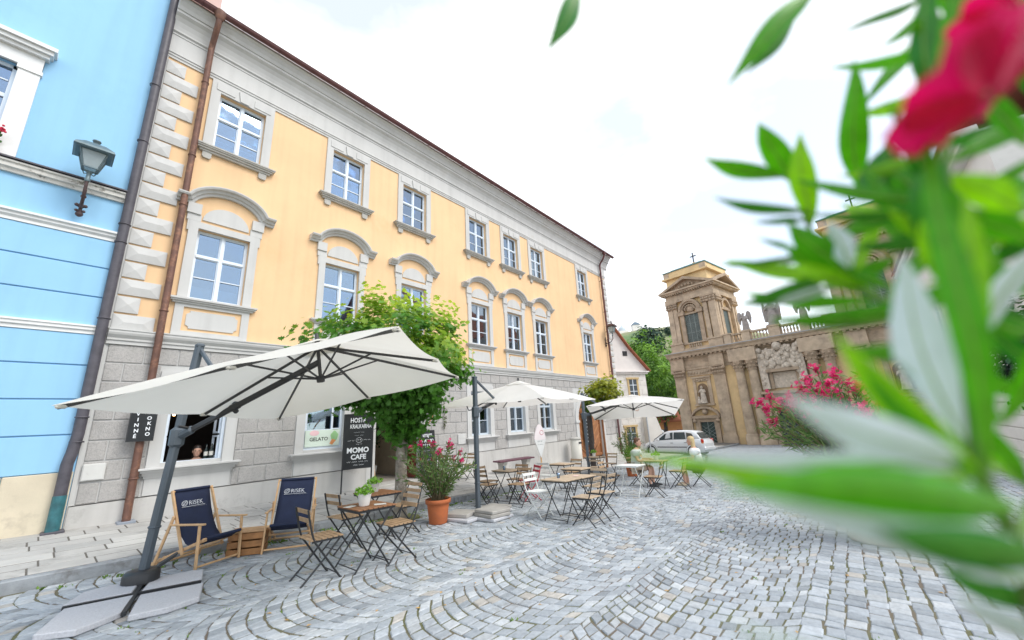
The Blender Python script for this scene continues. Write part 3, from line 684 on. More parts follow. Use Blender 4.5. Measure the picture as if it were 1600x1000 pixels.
# window
wb=MB(); wb.box(-1.31,-1.04,D-.06,D+.02,6.65,8.88).box(-3.06,-2.79,D-.06,D+.02,6.65,8.88).box(-3.06,-1.04,D-.061,D+.02,8.62,8.90)
wb.box(-1.33,-1.02,D-.085,D,8.52,8.60)
bwn=bp_('window',wb,m_blw)
mk('head_cornice',MB().box(-3.14,-.99,D-.14,D,8.90,8.97).box(-3.18,-.95,D-.20,D,8.97,9.05).box(-3.22,-.91,D-.25,D,9.05,9.13),m_blw,bwn)
cx=-2.05
fb=MB(); w=.74;t=.07
fb.box(cx-w,cx-w+t,D+.10,D+.17,6.65,8.62).box(cx+w-t,cx+w,D+.10,D+.17,6.65,8.62).box(cx-w,cx+w,D+.10,D+.17,8.55,8.62).box(cx-w+t,cx+w-t,D+.095,D+.17,7.9,7.98).box(cx-.05,cx+.05,D+.09,D+.165,6.65,8.55).box(cx-w,cx+w,D+.10,D+.17,6.65,6.72)
for s in(-1,1): fb.box(cx+s*.38-.012,cx+s*.38+.012,D+.11,D+.15,7.98,8.55).box(cx+s*.06,cx+s*.66,D+.112,D+.148,7.36,7.385).box(cx+s*.06,cx+s*.66,D+.112,D+.148,8.26,8.285)
mk('frame',fb,m_frame,bwn)
for s in(-1,1):
    for z0,z1 in((6.72,7.36),(7.385,7.9),(7.98,8.26),(8.285,8.55)): mk('pane',MB().box(cx+s*.055,cx+s*.665,D+.128,D+.132,z0,z1),m_glass,bwn)
mb=MB(); room(-3.0,-1.1,6.4,8.9,1.5,D+.35); bp_('room_interior',mb,m_room)
# geraniums on that sill
m_ger=mat('red_geranium',(.62,.02,.06),.6,.2); m_gleaf=mat('geranium_leaf',(.06,.16,.04),.6,.3,trans=.2)
gb=thing('flower_box','red geraniums in a box on the blue house window sill','flower box',(-1.75,D-.12,6.65))
mk('planter',MB().box(-.55,.48,-.09,.08,.0,.16,bev=.01),mat('box_terracotta',(.35,.14,.08),.8,.1),gb)
mb=MB();mf=MB()
for i in range(120):
    x,y,z=rnd.uniform(-.55,.5),rnd.uniform(-.14,.06),rnd.uniform(.14,.42); r=rnd.uniform(.025,.045); n=Vector((rnd.gauss(0,1),rnd.gauss(-.5,1),rnd.gauss(.6,1))).normalized(); a=n.orthogonal().normalized(); b=n.cross(a)
    mb.add([Vector((x,y,z))+(a*math.cos(k*1.047)+b*math.sin(k*1.047))*r for k in range(6)],[(0,1,2,3,4,5)])
for i in range(16):
    c=Vector((rnd.uniform(-.5,.5),rnd.uniform(-.18,.0),rnd.uniform(.3,.55)))
    for k in range(9): mf.sphere(c+Vector((rnd.gauss(0,.03),rnd.gauss(0,.03),rnd.gauss(0,.025))),.022,5,3)
mk('foliage',mb,m_gleaf,gb,fixn=False); mk('blossom',mf,m_ger,gb)
# dark downpipe between the houses
px=.505
pts=[(px+.02,D-.12,15.5),(px,D-.12,6.0),(px-.005,D-.12,1.75),(px-.03,D-.14,1.45),(px-.06,D-.16,1.25),(px-.06,D-.16,.42)]
dpp=bp_('downpipe',MB().tube(pts,.082,12),m_dpipe)
mk('pipe_foot',MB().tube([(px-.06,D-.16,.75),(px-.062,D-.165,.30),(px-.065,D-.17,pave_z(.4,D)-.02)],.088,12),m_teal,dpp)
mk('pipe_shoe',MB().box(px-.19,px+.08,D-.30,D-.06,pave_z(.4,D)-.03,pave_z(.4,D)+.025,bev=.01),m_dpipe,dpp)
for z in(9.4,7.9,5.9,5.5,3.9,2.05,1.62): mk('pipe_clamp',MB().lathe([(.084,-.014),(.096,-.012),(.096,.012),(.084,.014)],12,(px-.003,D-.12,z)).box(px-.012,px+.012,D-.06,D,z-.01,z+.01),m_dpipe,dpp)
# grey edge strip between the two fronts
hp('edge_strip',MB().box(.565,.62,D-.02,D+.05,-.3,11.1),m_gry)
# ------------------------------------------------------------------ wall lanterns
m_lamp=mat('lantern_green_grey',(.12,.17,.19),.45,.2,vs=12,metal=.3); m_iron=mat('rusty_cast_iron',(.075,.045,.045),.6,.4,vs=30)
m_milk=mat('frosted_lantern_glass',(.60,.68,.70),.25,.05,trans=.5)
def lantern(name,label,x,y,zbase,arm,s=1.0,crown=False):
    t=thing(name,label,'lantern',(x,y,zbase),group='old wall lanterns on scrolled iron brackets')
    b=MB(); P=lambda *a:tuple(c*s for c in a)
    b.tube([P(0,0,-.30),P(0,-.02,.28)],.028*s,8); b.sphere(P(0,-.02,-.28),.06*s,8,6); b.sphere(P(0,-.03,-.1),.055*s,8,6); b.sphere(P(0,-.02,.12),.045*s,8,6)
    b.tube([P(0,-.0,-.12),P(0,-.16,-.17),P(0,-arm*.75,-.05),P(0,-arm,.12),P(0,-arm,.30)],[.026*s]*5,8)
    for i in range(9):
        a=i/8*5.2; b.sphere(P(0,-.16-.09*math.cos(a)*(1-i/14),.05+.09*math.sin(a)*(1-i/14)),.020*s,6,4)
    for k in(-1,1): b.sphere(P(k*.06,-.05,-.1),.035*s,6,5); b.sphere(P(k*.05,-.05,-.22),.03*s,6,5)
    mk('bracket',b,m_iron,t)
    h=MB(); c=(0,-arm*s,0)
    h.lathe([(.035*s,.28*s),(.05*s,.32*s),(.032*s,.36*s),(.032*s,.46*s),(.045*s,.48*s),(.05*s,.50*s)],8,c)
    fr=MB(); r0,r1=.115*s,.215*s; z0,z1=.56*s,.94*s
    k4=[(1,1),(-1,1),(-1,-1),(1,-1)]; q=.707
    for (a,b_) in k4:
        fr.beam((c[0]+a*r0*q*1.3,c[1]+b_*r0*q*1.3,z0),(c[0]+a*r1*q*1.3,c[1]+b_*r1*q*1.3,z1),.022*s)
        h.tube([(c[0],c[1],.47*s),(c[0]+a*r0*.6,c[1]+b_*r0*.6,.47*s),(c[0]+a*r0*q*1.25,c[1]+b_*r0*q*1.25,z0)],.010*s,6)
    for z,r in((z0,r0),(z1,r1)):
        e=r*q*1.3
        for (a,b_),(a2,b2) in zip(k4,k4[1:]+k4[:1]): fr.beam((c[0]+a*e,c[1]+b_*e,z),(c[0]+a2*e,c[1]+b2*e,z),.026*s)
    mk('holder',h,m_lamp,t); mk('cage',fr,m_lamp,t)
    for (a,b_),(a2,b2) in zip(k4,k4[1:]+k4[:1]):
        e0,e1=r0*1.2*.72,r1*1.2*.75
        mk('pane',MB().add([(c[0]+a*e0,c[1]+b_*e0,z0),(c[0]+a2*e0,c[1]+b2*e0,z0),(c[0]+a2*e1,c[1]+b2*e1,z1),(c[0]+a*e1,c[1]+b_*e1,z1)],[(0,1,2,3)]),m_milk,t)
    e=r1*1.2; rf=MB()
    rings=[[(c[0]+a*k,c[1]+b_*k,z) for a,b_ in k4] for k,z in((e*.98,z1-.05*s),(e*1.12,z1-.03*s),(e*1.05,z1+.02*s),(e*.55,z1+.15*s),(e*.28,z1+.18*s))]
    rf.loft(rings,0,False,True); rf.lathe([(.05*s,z1+.17*s),(.05*s,z1+.25*s),(.065*s,z1+.26*s),(.065*s,z1+.285*s),(.0,z1+.29*s)],10,(c[0],c[1],0))
    if crown:
        for k in range(8): a=k*math.pi/4; rf.sphere((c[0]+math.cos(a)*e*.95,c[1]+math.sin(a)*e*.95,z1+.07*s),.03*s,6,4)
        rf.lathe([(.03*s,z1+.28*s),(.05*s,z1+.33*s),(.01*s,z1+.42*s),(0,z1+.44*s)],8,(c[0],c[1],0))
    mk('roof_cap',rf,m_lamp if not crown else m_iron,t)
    return t
lantern('wall_lantern','grey green glass lantern on a rusty bracket on the blue wall',-.13,D-.13,6.14,.42,.95)
lp=Wl(946,534,D-.03); lantern('wall_lantern','dark crowned lantern at the far corner of the yellow house',lp.x,D-.03,lp.z,.55,.95,True)
# ================================================================== things on and before the facade
m_chalk=mat('chalkboard_black',(.018,.021,.024),.75,.25,vs=4); m_chw=mat('white_chalk',(.80,.83,.86),.9,.1,vs=20); m_chg=mat('faint_chalk',(.42,.46,.48),.9,.1,vs=20)
XZ=lambda x,y,z: frame((x,y,z),(1,0,0),(0,0,1),(0,-1,0))
def squiggle(par,x0,x1,z,h,y,m,r=.004):       # a line of handwriting too small to read
    x=x0; mb=MB()
    while x<x1-.02:
        e=min(x+rnd.uniform(.06,.16),x1); n=max(4,int((e-x)/.012)); ph=rnd.uniform(0,6)
        mb.tube([(x+(e-x)*i/n,y,z+h*.5*math.sin(ph+i*1.9)*rnd.uniform(.4,1)) for i in range(n+1)],r,4); x=e+rnd.uniform(.02,.035)
    return mk('handwriting',mb,m,par)
# hanging board VINNE OKNO
p0=Wl(203,634,D-.28); p1=Wl(241,688,D-.28)
vx0,vx1,vz0,vz1=1.13,1.50,1.58,2.28
vs_=thing('hanging_board','black board lettered VINNÉ OKNO hung before the copper downpipe','sign',(1.31,D-.25,vz0))
mk('board',MB().box(-.185,.185,-.018,.018,0,.72,bev=.004),m_chalk,vs_); mk('rim',MB().box(-.195,-.18,-.022,.022,-.008,.728).box(.18,.195,-.022,.022,-.008,.728).box(-.18,.18,-.022,.022,-.008,.006).box(-.18,.18,-.022,.022,.714,.728),BLACKM,vs_)
mk('hook',MB().tube([(0,.018,.66),(0,.10,.68),(0,.06,.72)],.006,5),BLACKM,vs_)
for col,(wd,x,zt,st) in enumerate((('VINNÉ',-.085,.50,.103),('OKNO',.085,.42,.10))):
    for k,chh in enumerate(wd): text('lettering',chh,.088,XZ(x+(.008 if k%2 else 0),-.020,zt-k*st),m_chw,vs_,.0025)
# GELATO strip in the second window
gl=thing('gelato_sign','pale green GELATO strip with ice cream across the cafe window','sign',(4.93,D+.06,1.2))
mk('panel',MB().box(-.45,.45,-.006,.006,.0,.41),mat('pale_mint_print',(.66,.77,.68),.5,.05),gl)
m_pink=mat('pink_print',(.82,.55,.58),.5,.1); m_mint=mat('mint_scoop_print',(.33,.58,.28),.5,.15); m_orng=mat('cone_print',(.72,.30,.12),.5,.1); m_black=mat('black_print',(.02,.02,.02),.5,0)
mk('pink_blob',MB().prism([(-.22+.12*math.cos(a),.34+.07*math.sin(a)) for a in [R(18*i) for i in range(20)]],lambda a,b,t:(a,t,b),-.009,-.006),m_pink,gl)
mk('scoop',MB().prism([(.31+.10*math.cos(a)*(1+.08*math.sin(5*a)),.24+.13*math.sin(a)*(1+.08*math.cos(4*a))) for a in [R(15*i) for i in range(24)]],lambda a,b,t:(a,t,b),-.009,-.006),m_mint,gl)
mk('cone',MB().prism([(.19,.05),(.25,.17),(.36,.13),(.26,.02)],lambda a,b,t:(a,t,b),-.0115,-.0062),m_orng,gl)
text('lettering','GELATO',.125,XZ(-.10,-.0095,.18),m_black,gl,.0015)
# easel board
ea,eb=Vector((5.30,10.30,0)),Vector((5.92,10.02,0))
ez=pave_z(5.6,10.2); ang=math.atan2(eb.y-ea.y,eb.x-ea.x)
e=thing('menu_board','tall black easel board chalked HOSTR KRALKARNA MOMO CAFE by the entrance','chalkboard',((ea.x+eb.x)/2,(ea.y+eb.y)/2,ez),ang)
W2=.36
mk('board',MB().box(-W2,W2,-.02,.02,.62,1.98,bev=.004),m_chalk,e)
for s in(-1,1): mk('leg',MB().box(s*W2-.018,s*W2+.018,-.022,.022,.012,2.0,bev=.004),BLACKM,e)
mk('top_rail',MB().box(-W2,W2,-.024,.024,1.98,2.005).box(-W2+.018,W2-.018,-.024,.024,.60,.625),BLACKM,e)
mk('foot_plate',MB().box(-W2-.12,-W2+.12,-.2,.2,0,.012).box(W2-.12,W2+.12,-.2,.2,0,.012),BLACKM,e)
T=lambda x,z: frame((x,-.0225,z),(1,0,0),(0,0,1),(0,-1,0))
text('lettering','HOSTR',.17,T(-.02,1.83),m_chw,e,.003,sx=.72); text('lettering','KRALKARNA',.15,T(.05,1.67),m_chw,e,.002,sx=.62)
squiggle(e,-.12,.14,1.52,.035,-.024,m_chg,.003); squiggle(e,-.10,.12,1.44,.035,-.024,m_chg,.003); squiggle(e,-.26,-.10,1.31,.03,-.024,m_chw,.003); squiggle(e,.12,.30,1.32,.03,-.024,m_chw,.003); squiggle(e,-.06,.10,1.215,.03,-.024,m_chw,.003)
mk('skull_mark',MB().tube([(.02+.075*math.cos(R(20*i)),-.024,1.32+.062*math.sin(R(20*i))) for i in range(19)],.004,4).sphere((-.008,-.023,1.325),.013,6,4).sphere((.048,-.023,1.325),.013,6,4),m_chw,e)
text('lettering','MOMO',.18,T(-.0,1.06),m_chw,e,.007,sx=.95); text('lettering','CAFE',.17,T(.02,.89),m_chw,e,.006,sx=.95); squiggle(e,-.26,.26,.775,.045,-.024,m_chw,.003); squiggle(e,-.10,.16,.695,.04,-.024,m_chw,.003)
# board leaning by the door
b2=thing('wall_board','narrow black chalkboard VITEJTE V MOMO leaning right of the entrance','chalkboard',(8.12,10.32,pave_z(8.1,10.3)),R(-4))
b2.rotation_euler.rotate(Matrix.Rotation(R(-6),3,'X'))
mk('board',MB().box(-.27,.27,-.014,.014,0.03,1.52,bev=.003),m_chalk,b2); mk('rim',MB().box(-.285,-.262,-.02,.02,0,1.545).box(.262,.285,-.02,.02,0,1.545).box(-.262,.262,-.02,.02,0,.03).box(-.262,.262,-.02,.02,1.515,1.545),BLACKM,b2)
T2=lambda x,z: frame((x,-.0165,z),(1,0,0),(0,0,1),(0,-1,0))
for s_,z,sz in(('VITEJTE',1.38,.13),('V MOMO',1.22,.13),('TÝ DNE',1.07,.12)): text('lettering',s_,sz,T2(0,z),m_chw,b2,.002,sx=.85)
for k in range(6): squiggle(b2,-.2,.2,.92-k*.14,.05,-.017,m_chg,.004)
# board on the gate
b3=thing('gate_board','dark slate menu board hung on the arched wooden gate','chalkboard',(18.95,D+.02,.18))
mk('board',MB().box(-.42,.42,-.02,.02,0,1.75,bev=.004),m_chalk,b3); mk('rim',MB().box(-.44,-.42,-.025,.025,-.02,1.77).box(.42,.44,-.025,.025,-.02,1.77).box(-.42,.42,-.025,.025,-.02,0).box(-.42,.42,-.025,.025,1.75,1.77),BLACKM,b3)
for k in range(9): squiggle(b3,-.3,.3,1.6-k*.18,.08,-.024,m_chg if k%2 else m_chw,.007)
# ice cream cone sign
cs=thing('cone_sign','white ice cream cone shaped sign on a wooden stick by the wall','sign',(12.95,9.55,pave_z(12.95,9.55)),R(-20))
m_csw=mat('cone_sign_white',(.74,.75,.74),.6,.05); m_csp=mat('cone_sign_pink',(.82,.75,.76),.6,.05)
mk('cone',MB().prism([(-.26,1.08),(0,.42),(.26,1.08),(.24,1.14),(-.24,1.14)],lambda a,b,t:(a,t,b),-.02,.02),m_csw,cs)
mk('scoop',MB().prism([(.27*math.cos(a)*(1-.25*max(0,math.sin(a))),1.14+.55*max(math.sin(a),0)+ .05*min(math.sin(a),0)) for a in [R(12*i) for i in range(30)]],lambda a,b,t:(a,t,b),-.024,.018),m_csp,cs)
mk('cherry_mark',MB().tube([(.08+.085*math.cos(R(20*i)),-.026,1.37+.085*math.sin(R(20*i))) for i in range(18)],.008,5),mat('cherry_red',(.45,.05,.09),.6,.1),cs)
m_gpr=mat('grey_print',(.42,.45,.45),.7,0); squiggle(cs,-.13,.13,1.04,.07,-.022,m_gpr,.006); squiggle(cs,-.12,.12,.93,.05,-.022,m_gpr,.005)
m_pine=mat('raw_pine',(.55,.34,.16),.7,.15,vs=12)
mk('stick',MB().box(-.03,.03,-.012,.012,.0,.5,bev=.004),m_pine,cs); mk('foot',MB().lathe([(.0,.06),(.1,.06),(.16,.03),(.17,0),(0,0)],12),m_plinth,cs)
# white cylinder bin
wc=G(905,722,.16)
wb_=thing('ash_bin','white cylindrical litter bin beside the arched gate','bin',(16.6,10.15,pave_z(16.6,10.15)))
mk('drum',MB().lathe([(0,0),(.24,0),(.26,.04),(.25,.95),(.235,.97)],18),mat('bin_white',(.68,.66,.60),.6,.08),wb_); mk('lid',MB().lathe([(.235,.97),(.27,.985),(.27,1.05),(.2,1.09),(0,1.1)],18),mat('bin_lid_grey',(.45,.44,.41),.6,.1),wb_)
mk('opening_slot',MB().obox((0,-.245,.84),(.24,.03,.09),None,0,.01),BLACKM,wb_)
# bench
bn=thing('street_bench','purple plank bench on two stone feet by the grey wall','bench',(11.55,9.75,pave_z(11.5,9.75)),R(-8))
m_pur=mat('purple_bench_plank',(.12,.045,.065),.55,.2,vs=8)
for k in range(3): mk('seat_plank',MB().box(-.85,.85,-.215+k*.145,-.08+k*.145,.42,.47,bev=.008),m_pur,bn)
for s in(-1,1): mk('stone_foot',MB().prism([(-.2,0),(.2,0),(.2,.06),(.13,.12),(.13,.3),(.2,.42),(-.2,.42),(-.13,.3),(-.13,.12),(-.2,.06)],lambda a,b,t:(t,a,b),s*.58-.09,s*.58+.09),m_sillst,bn)
# ================================================================== cantilever parasols
m_can=mat('cream_canopy',(.82,.80,.735),.85,.03,vs=1.5,trans=.42)
m_can2=mat('white_canopy',(.85,.84,.81),.85,.03,vs=1.5,trans=.42)
m_gran=mat('speckled_granite',(.47,.48,.51),.75,.14,vs=70,bump=.3,bs=120)
m_conc=mat('concrete_paver',(.36,.345,.32),.85,.14,vs=5,bump=.4,bs=80)
m_rib=mat('dark_rib',(.04,.04,.042),.5,.1)
def parasol(label,cor,apex,base,top,crank_z,m,sag=.05,drop=.10):
    cor=[Vector(c) for c in cor]; apex=Vector(apex); base=Vector(base); top=Vector(top)
    t=thing('parasol',label,'parasol',tuple(base),group='cream cantilever parasols')
    ab=lambda n,mb,mm,par=None: mk(n,mb,mm,par or t,absolute=par is None)
    cen=sum(cor,Vector())/4; nrm=(cor[1]-cor[0]).cross(cor[2]-cor[1]).normalized()
    if nrm.z<0: nrm=-nrm
    rim=[]
    for i in range(4):
        a,b=cor[i],cor[(i+1)%4]; rim+=[a,(a+b)/2]
    # canopy: eight sagging panels
    mb=MB(); N=10
    for i in range(8):
        a,b=rim[i],rim[(i+1)%8]; V=[];idx={}
        for u in range(N+1):
            for v in range(u+1):
                fa=u/N; fb=(v/u if u else 0)
                e=a.lerp(b,fb); e=e.lerp(cen,.018*4*fb*(1-fb)) ; p=apex.lerp(e,fa)
                p=p+nrm*(-sag*math.sin(math.pi*fb)*fa*.7)+nrm*(.035*math.sin(math.pi*fa))
                idx[(u,v)]=len(V);V.append(p)
        Fc=[]
        for u in range(N):
            for v in range(u+1):
                Fc.append((idx[(u,v)],idx[(u+1,v)],idx[(u+1,v+1)]))
                if v<u: Fc.append((idx[(u,v)],idx[(u+1,v+1)],idx[(u,v+1)]))
        mb.add(V,Fc,0,True)
    can=ab('canopy',mb,m)
    vm=MB(); vp=apex+nrm*.06
    q=[apex.lerp(rim[2*i],.17)+nrm*.035 for i in range(4)]
    for i in range(4): vm.add([vp,q[i],q[(i+1)%4]],[(0,1,2)])
    mk('vent_cap',vm,m,can)
    # ribs and struts
    hub=apex-nrm*.46; ap2=apex-nrm*.045
    ab('hub',MB().tube([apex+nrm*.13,apex-nrm*.02],[.02,.035],10).tube([ap2,hub],.022,8).tube([hub+nrm*.035,hub-nrm*.035],[.05,.045],10).tube([ap2+nrm*.03,ap2-nrm*.03],.05,10),m_rib)
    for i in range(8):
        e=rim[i]-nrm*.03; p0=ap2; 
        r_=ab('rib',MB().beam(p0,p0.lerp(e,.985),.017,.03,nrm),m_rib)
        k=.44 if i%2 else .36
        mk('strut',MB().beam(hub,p0.lerp(e,k)-nrm*.01,.013,.02,nrm),m_rib,r_)
        mk('rib_pocket',MB().obox(p0.lerp(e,.975),(.07,.05,.03),None,0,.01),m,r_)
    # mast
    d=(top-base).normalized()
    ab('mast',MB().beam(base+d*.02,top,.09,.09,(cen-base).cross(Vector((0,0,1))),bev=.018).beam(base+d*.55,base+d*.585,.106,.106,(cen-base).cross(Vector((0,0,1))),bev=.015),GREYM)
    ck=base+d*((crank_z-base.z)/d.z); ap3=ap2; ap2=ap2-nrm*drop; arm_d=(ap2-ck)
    sl=ab('slider',MB().obox(ck,(.15,.15,.26),None,0,.04).beam(ck,ck.lerp(ap2,.12),.09,.1,nrm,bev=.03),GREYM)
    sd_=arm_d.cross(Vector((0,0,1))).normalized()
    mk('crank_handle',MB().tube([ck+Vector((0,0,.06)),ck+Vector((0,0,.06))-sd_*.14-arm_d.normalized()*.05,ck+Vector((0,0,.16))-sd_*.15-arm_d.normalized()*.10],.012,6),BLACKM,sl); mk('lock_lever',MB().tube([ck.lerp(ap2,.10)+nrm*.02,ck.lerp(ap2,.10)+sd_*.16+nrm*.05],.016,6),BLACKM,sl)
    ab('arm',MB().beam(ck.lerp(ap2,.06),ap2,.05,.068,nrm,bev=.01),m_rib)
    jp=ck.lerp(ap2,.42)
    ab('arm_collar',MB().beam(ck.lerp(ap2,.38),ck.lerp(ap2,.45),.06,.085,nrm,bev=.015).obox(jp-nrm*.06,(.06,.05,.06),None,0,.02),m_rib)
    ab('upper_strut',MB().beam(top-d*.03,jp+nrm*.02,.04,.05,nrm,bev=.008).obox(top,(.1,.1,.05),None,0,.015),GREYM)
    return t
B1=Vector((1.06,6.61,gz(1.05)+.05)); T1=Vector((1.265,6.59,2.80))
u1=parasol('large cream cantilever parasol nearest, tilted on granite slabs before the deckchairs',[(.05,5.00,1.90),(1.85,2.77,2.41),(4.25,4.66,2.32),(2.45,6.92,1.81)],(2.11,4.92,2.65),B1,T1,1.60,m_can,drop=.2)
u1c=u1
# its foot: collar, cross bars
ab=lambda n,mb,mm: mk(n,mb,mm,u1,absolute=True)
zb=lambda p,h: Vector((p.x,p.y,gz(p.x)+h))
ab('foot_collar',MB().lathe([(.17,.0),(.17,.09),(.15,.12),(.08,.13),(.0,.13)],18,(B1.x-.005,B1.y,gz(B1.x)+.052)),BLACKM)
ab('foot_pedal',MB().prism([(-.05,0),(.16,.12),(.18,.16),(.02,.08)],lambda a,b,t:(B1.x+.12+a,B1.y+t,gz(B1.x)+.12+b),-.04,.04),BLACKM)
for (a,b) in (((97,949),(315,907)),((193,957),(232,895))):
    pa,pb=G(*a,.055),G(*b,.055); ab('cross_bar',MB().beam(zb(pa,.045),zb(pb,.045),.035,.03),BLACKM)
def plate(px,h0,h1,label,name='ballast_slab',m=m_gran,group='granite ballast slabs of the nearest parasol'):
    P=[G(x,y,h1) for x,y in px]; c=sum(P,Vector())/len(P)
    o=tag(mk(name,MB().prism([(p.x-c.x,p.y-c.y) for p in P],lambda a,b,t:(a,b,t-SLOPE*a),h0,h1),m),label,'slab',group); o.location=(c.x,c.y,gz(c.x)); 
    bv=o.modifiers.new('bevel','BEVEL'); bv.width=.008; bv.segments=1
    return o
H0,H1=.006,.06
plate([(99,951),(51,992),(118,984),(168,965),(191,955),(210,929)],H0,H1,'granite slab at the left front of the nearest parasol foot')
plate([(200,962),(262,949),(312,932),(318,910),(219,929)],H0,H1,'granite slab at the right front of the nearest parasol foot')
plate([(97,946),(130,925),(168,915),(222,905),(206,925)],H0,H1,'granite slab at the left rear of the nearest parasol foot')
plate([(238,903),(300,891),(318,889),(316,904),(220,924)],H0,H1,'granite slab at the right rear of the nearest parasol foot')
# second parasol
B2=Vector((5.93,6.01,gz(5.93)+.05)); T2_=Vector((5.93,6.01,2.53))
u2_=parasol('white cantilever parasol in the middle, its mast beside the potted oleander',[(6.21,7.67,2.0),(9.17,8.08,2.01),(9.58,5.11,2.03),(6.61,4.71,2.02)],(7.89,6.39,2.53),B2,T2_,1.80,m_can2)
def paver(x,y,w,l,h,z,rz,m,label):
    o=tag(mk('ballast_paver',MB().obox((0,0,h/2),(w,l,h),None,0,.012),m),label,'paver','pavers weighing down the middle parasol'); o.location=(x,y,gz(x)+z); o.rotation_euler=(Matrix.Rotation(math.atan(SLOPE),3,'Y')@Matrix.Rotation(rz,3,'Z')).to_euler(); return o
paver(5.53,6.02,.5,.62,.055,.006,R(8),m_gran,'low granite plate under the left paver of the middle parasol')
paver(5.93,5.55,.62,.42,.055,.006,R(5),m_gran,'low granite plate under the front paver of the middle parasol')
paver(5.58,6.12,.48,.48,.07,.063,R(20),m_conc,'grey paver left of the middle parasol mast')
paver(5.90,5.60,.5,.5,.06,.063,R(-6),m_conc,'lower of two grey pavers stacked before the middle parasol mast')
paver(5.92,5.61,.5,.5,.06,.125,R(-2),m_conc,'upper of two grey pavers stacked before the middle parasol mast')
paver(6.42,6.0,.52,.5,.06,.063,R(10),m_conc,'grey paver right of the middle parasol mast')
paver(6.44,6.0,.5,.5,.055,.006,R(4),m_gran,'low granite plate under the right paver of the middle parasol')
mk('mast_socket',MB().lathe([(.14,0),(.14,.07),(.06,.1),(.0,.1)],14,(5.93,6.01,gz(5.93)+.01)),BLACKM,u2_,absolute=True)
# third parasol
B3=Vector((11.8,6.8,gz(11.8)+.05)); T3=Vector((11.8,6.8,2.35))
u3=parasol('white cantilever parasol farthest back, near the arched gate',[(11.41,6.47,1.92),(12.65,3.75,1.95),(15.35,4.97,1.49),(14.12,7.70,1.46)],(13.45,5.76,2.21),B3,T3,1.62,m_can2)
mk('foot_slab',MB().obox((11.8,6.8,gz(11.8)+.03),(.9,.9,.05),Matrix.Rotation(math.atan(SLOPE),3,'Y'),0,.01),m_conc,u3,absolute=True)
mk('horseshoe_mark',MB().tube([Vector((14.35,6.0,1.78))+Vector((.0,-.07*math.sin(a),-.08*math.cos(a))) for a in [R(-130+20*i) for i in range(14)]],.008,5),m_orng,u3,absolute=True)
# orange folded ribbon hanging from the middle parasol corner
rb=thing('orange_strap','bundle of orange straps hanging at the corner of the middle parasol','strap',(6.24,7.66,1.60))
for k in range(4): mk('strap',MB().beam((-.0+.01*k,.0,.38),(-.22+.03*k,.05,.0+.05*k),.02,.012,bev=.003),mat('orange_webbing',(.75,.22,.02),.6,.2),rb)
# ================================================================== cafe furniture
m_slat=mat('oiled_slat_brown',(.27,.125,.055),.55,.25,vs=14); m_slatg=mat('weathered_slat',(.36,.24,.14),.65,.25,vs=12); m_slatl=mat('pale_weathered_slat',(.43,.33,.23),.7,.2,vs=12)
m_wht=mat('white_chair_paint',(.70,.72,.70),.5,.08); m_redp=mat('red_chair_paint',(.42,.015,.04),.45,.1)
def chair_proto(ms,mm):
    t=thing('folding_chair','proto','chair'); w=.185
    for s in(-1,1):
        mk('leg',MB().tube([(-.235,s*w,.785),(-.175,s*w,.56),(-.13,s*w,.44),(.205,s*w,.012),(.225,s*w,.0)],.011,6),mm,t)
        mk('leg',MB().tube([(.19,s*(w-.025),.435),(.02,s*(w-.025),.24),(-.205,s*(w-.025),.012),(-.225,s*(w-.025),.0)],.011,6),mm,t)
    mk('crossbar',MB().tube([(.17,-w,.055),(.17,w,.055)],.006,6),mm,t); mk('crossbar',MB().tube([(-.165,-w+.025,.055),(-.165,w-.025,.055)],.006,6),mm,t)
    mk('seat_rail',MB().beam((-.15,-w+.012,.432),(.20,-w+.012,.432),.008,.022),mm,t); mk('seat_rail',MB().beam((-.15,w-.012,.432),(.20,w-.012,.432),.008,.022),mm,t)
    sl=MB().obox((0,0,0),(.052,.385,.014),None,0,.004).mesh('seat_slat',ms)
    for k in range(6): o=mk('seat_slat',sl,None,t); o.location=(-.148+k*.066,0,.451)
    bs=MB().obox((0,0,0),(.014,.385,.052),None,0,.004).mesh('back_slat',ms)
    for x,z in((-.222,.752),(-.193,.652)): o=mk('back_slat',bs,None,t); o.location=(x+.012,0,z); o.rotation_euler=(0,R(-15),0)
    return t
def table_proto(ms,mm,solid=False,name='bistro_table'):
    t=thing(name,'proto','table'); h=.71; a=.27
    if solid: mk('table_top',MB().obox((0,0,h-.012),(.56,.56,.024),None,0,.006),ms,t)
    else:
        sl=MB().obox((0,0,0),(.058,.555,.016),None,0,.004).mesh('table_slat',ms)
        for k in range(8): o=mk('table_slat',sl,None,t); o.location=(-.2415+k*.069,0,h-.008)
    mk('apron',MB().box(-a,a,-a+.02,-a+.028,h-.045,h-.017).box(-a,a,a-.028,a-.02,h-.045,h-.017).box(-a,-a+.008,-a+.028,a-.028,h-.045,h-.017).box(a-.008,a,-a+.028,a-.028,h-.045,h-.017),mm,t)
    for s in(-1,1):
        for q in(-1,1): mk('leg',MB().tube([(-q*.24,s*(.225-.012*q),h-.03),(q*.24,s*(.225-.012*q),.0)],.0105,6),mm,t)
    mk('crossbar',MB().tube([(.215,-.21,.04),(.215,.21,.04)],.007,6),mm,t); mk('crossbar',MB().tube([(-.215,-.235,.04),(-.215,.235,.04)],.007,6),mm,t)
    return t
chp={'b':chair_proto(m_slatg,BLACKM),'l':chair_proto(m_slatl,BLACKM),'w':chair_proto(m_wht,m_wht),'r':chair_proto(m_redp,m_redp)}
tbp={'b':table_proto(m_slat,BLACKM),'l':table_proto(m_slatl,BLACKM,True),'w':table_proto(m_wht,m_wht,True)}
used=set()
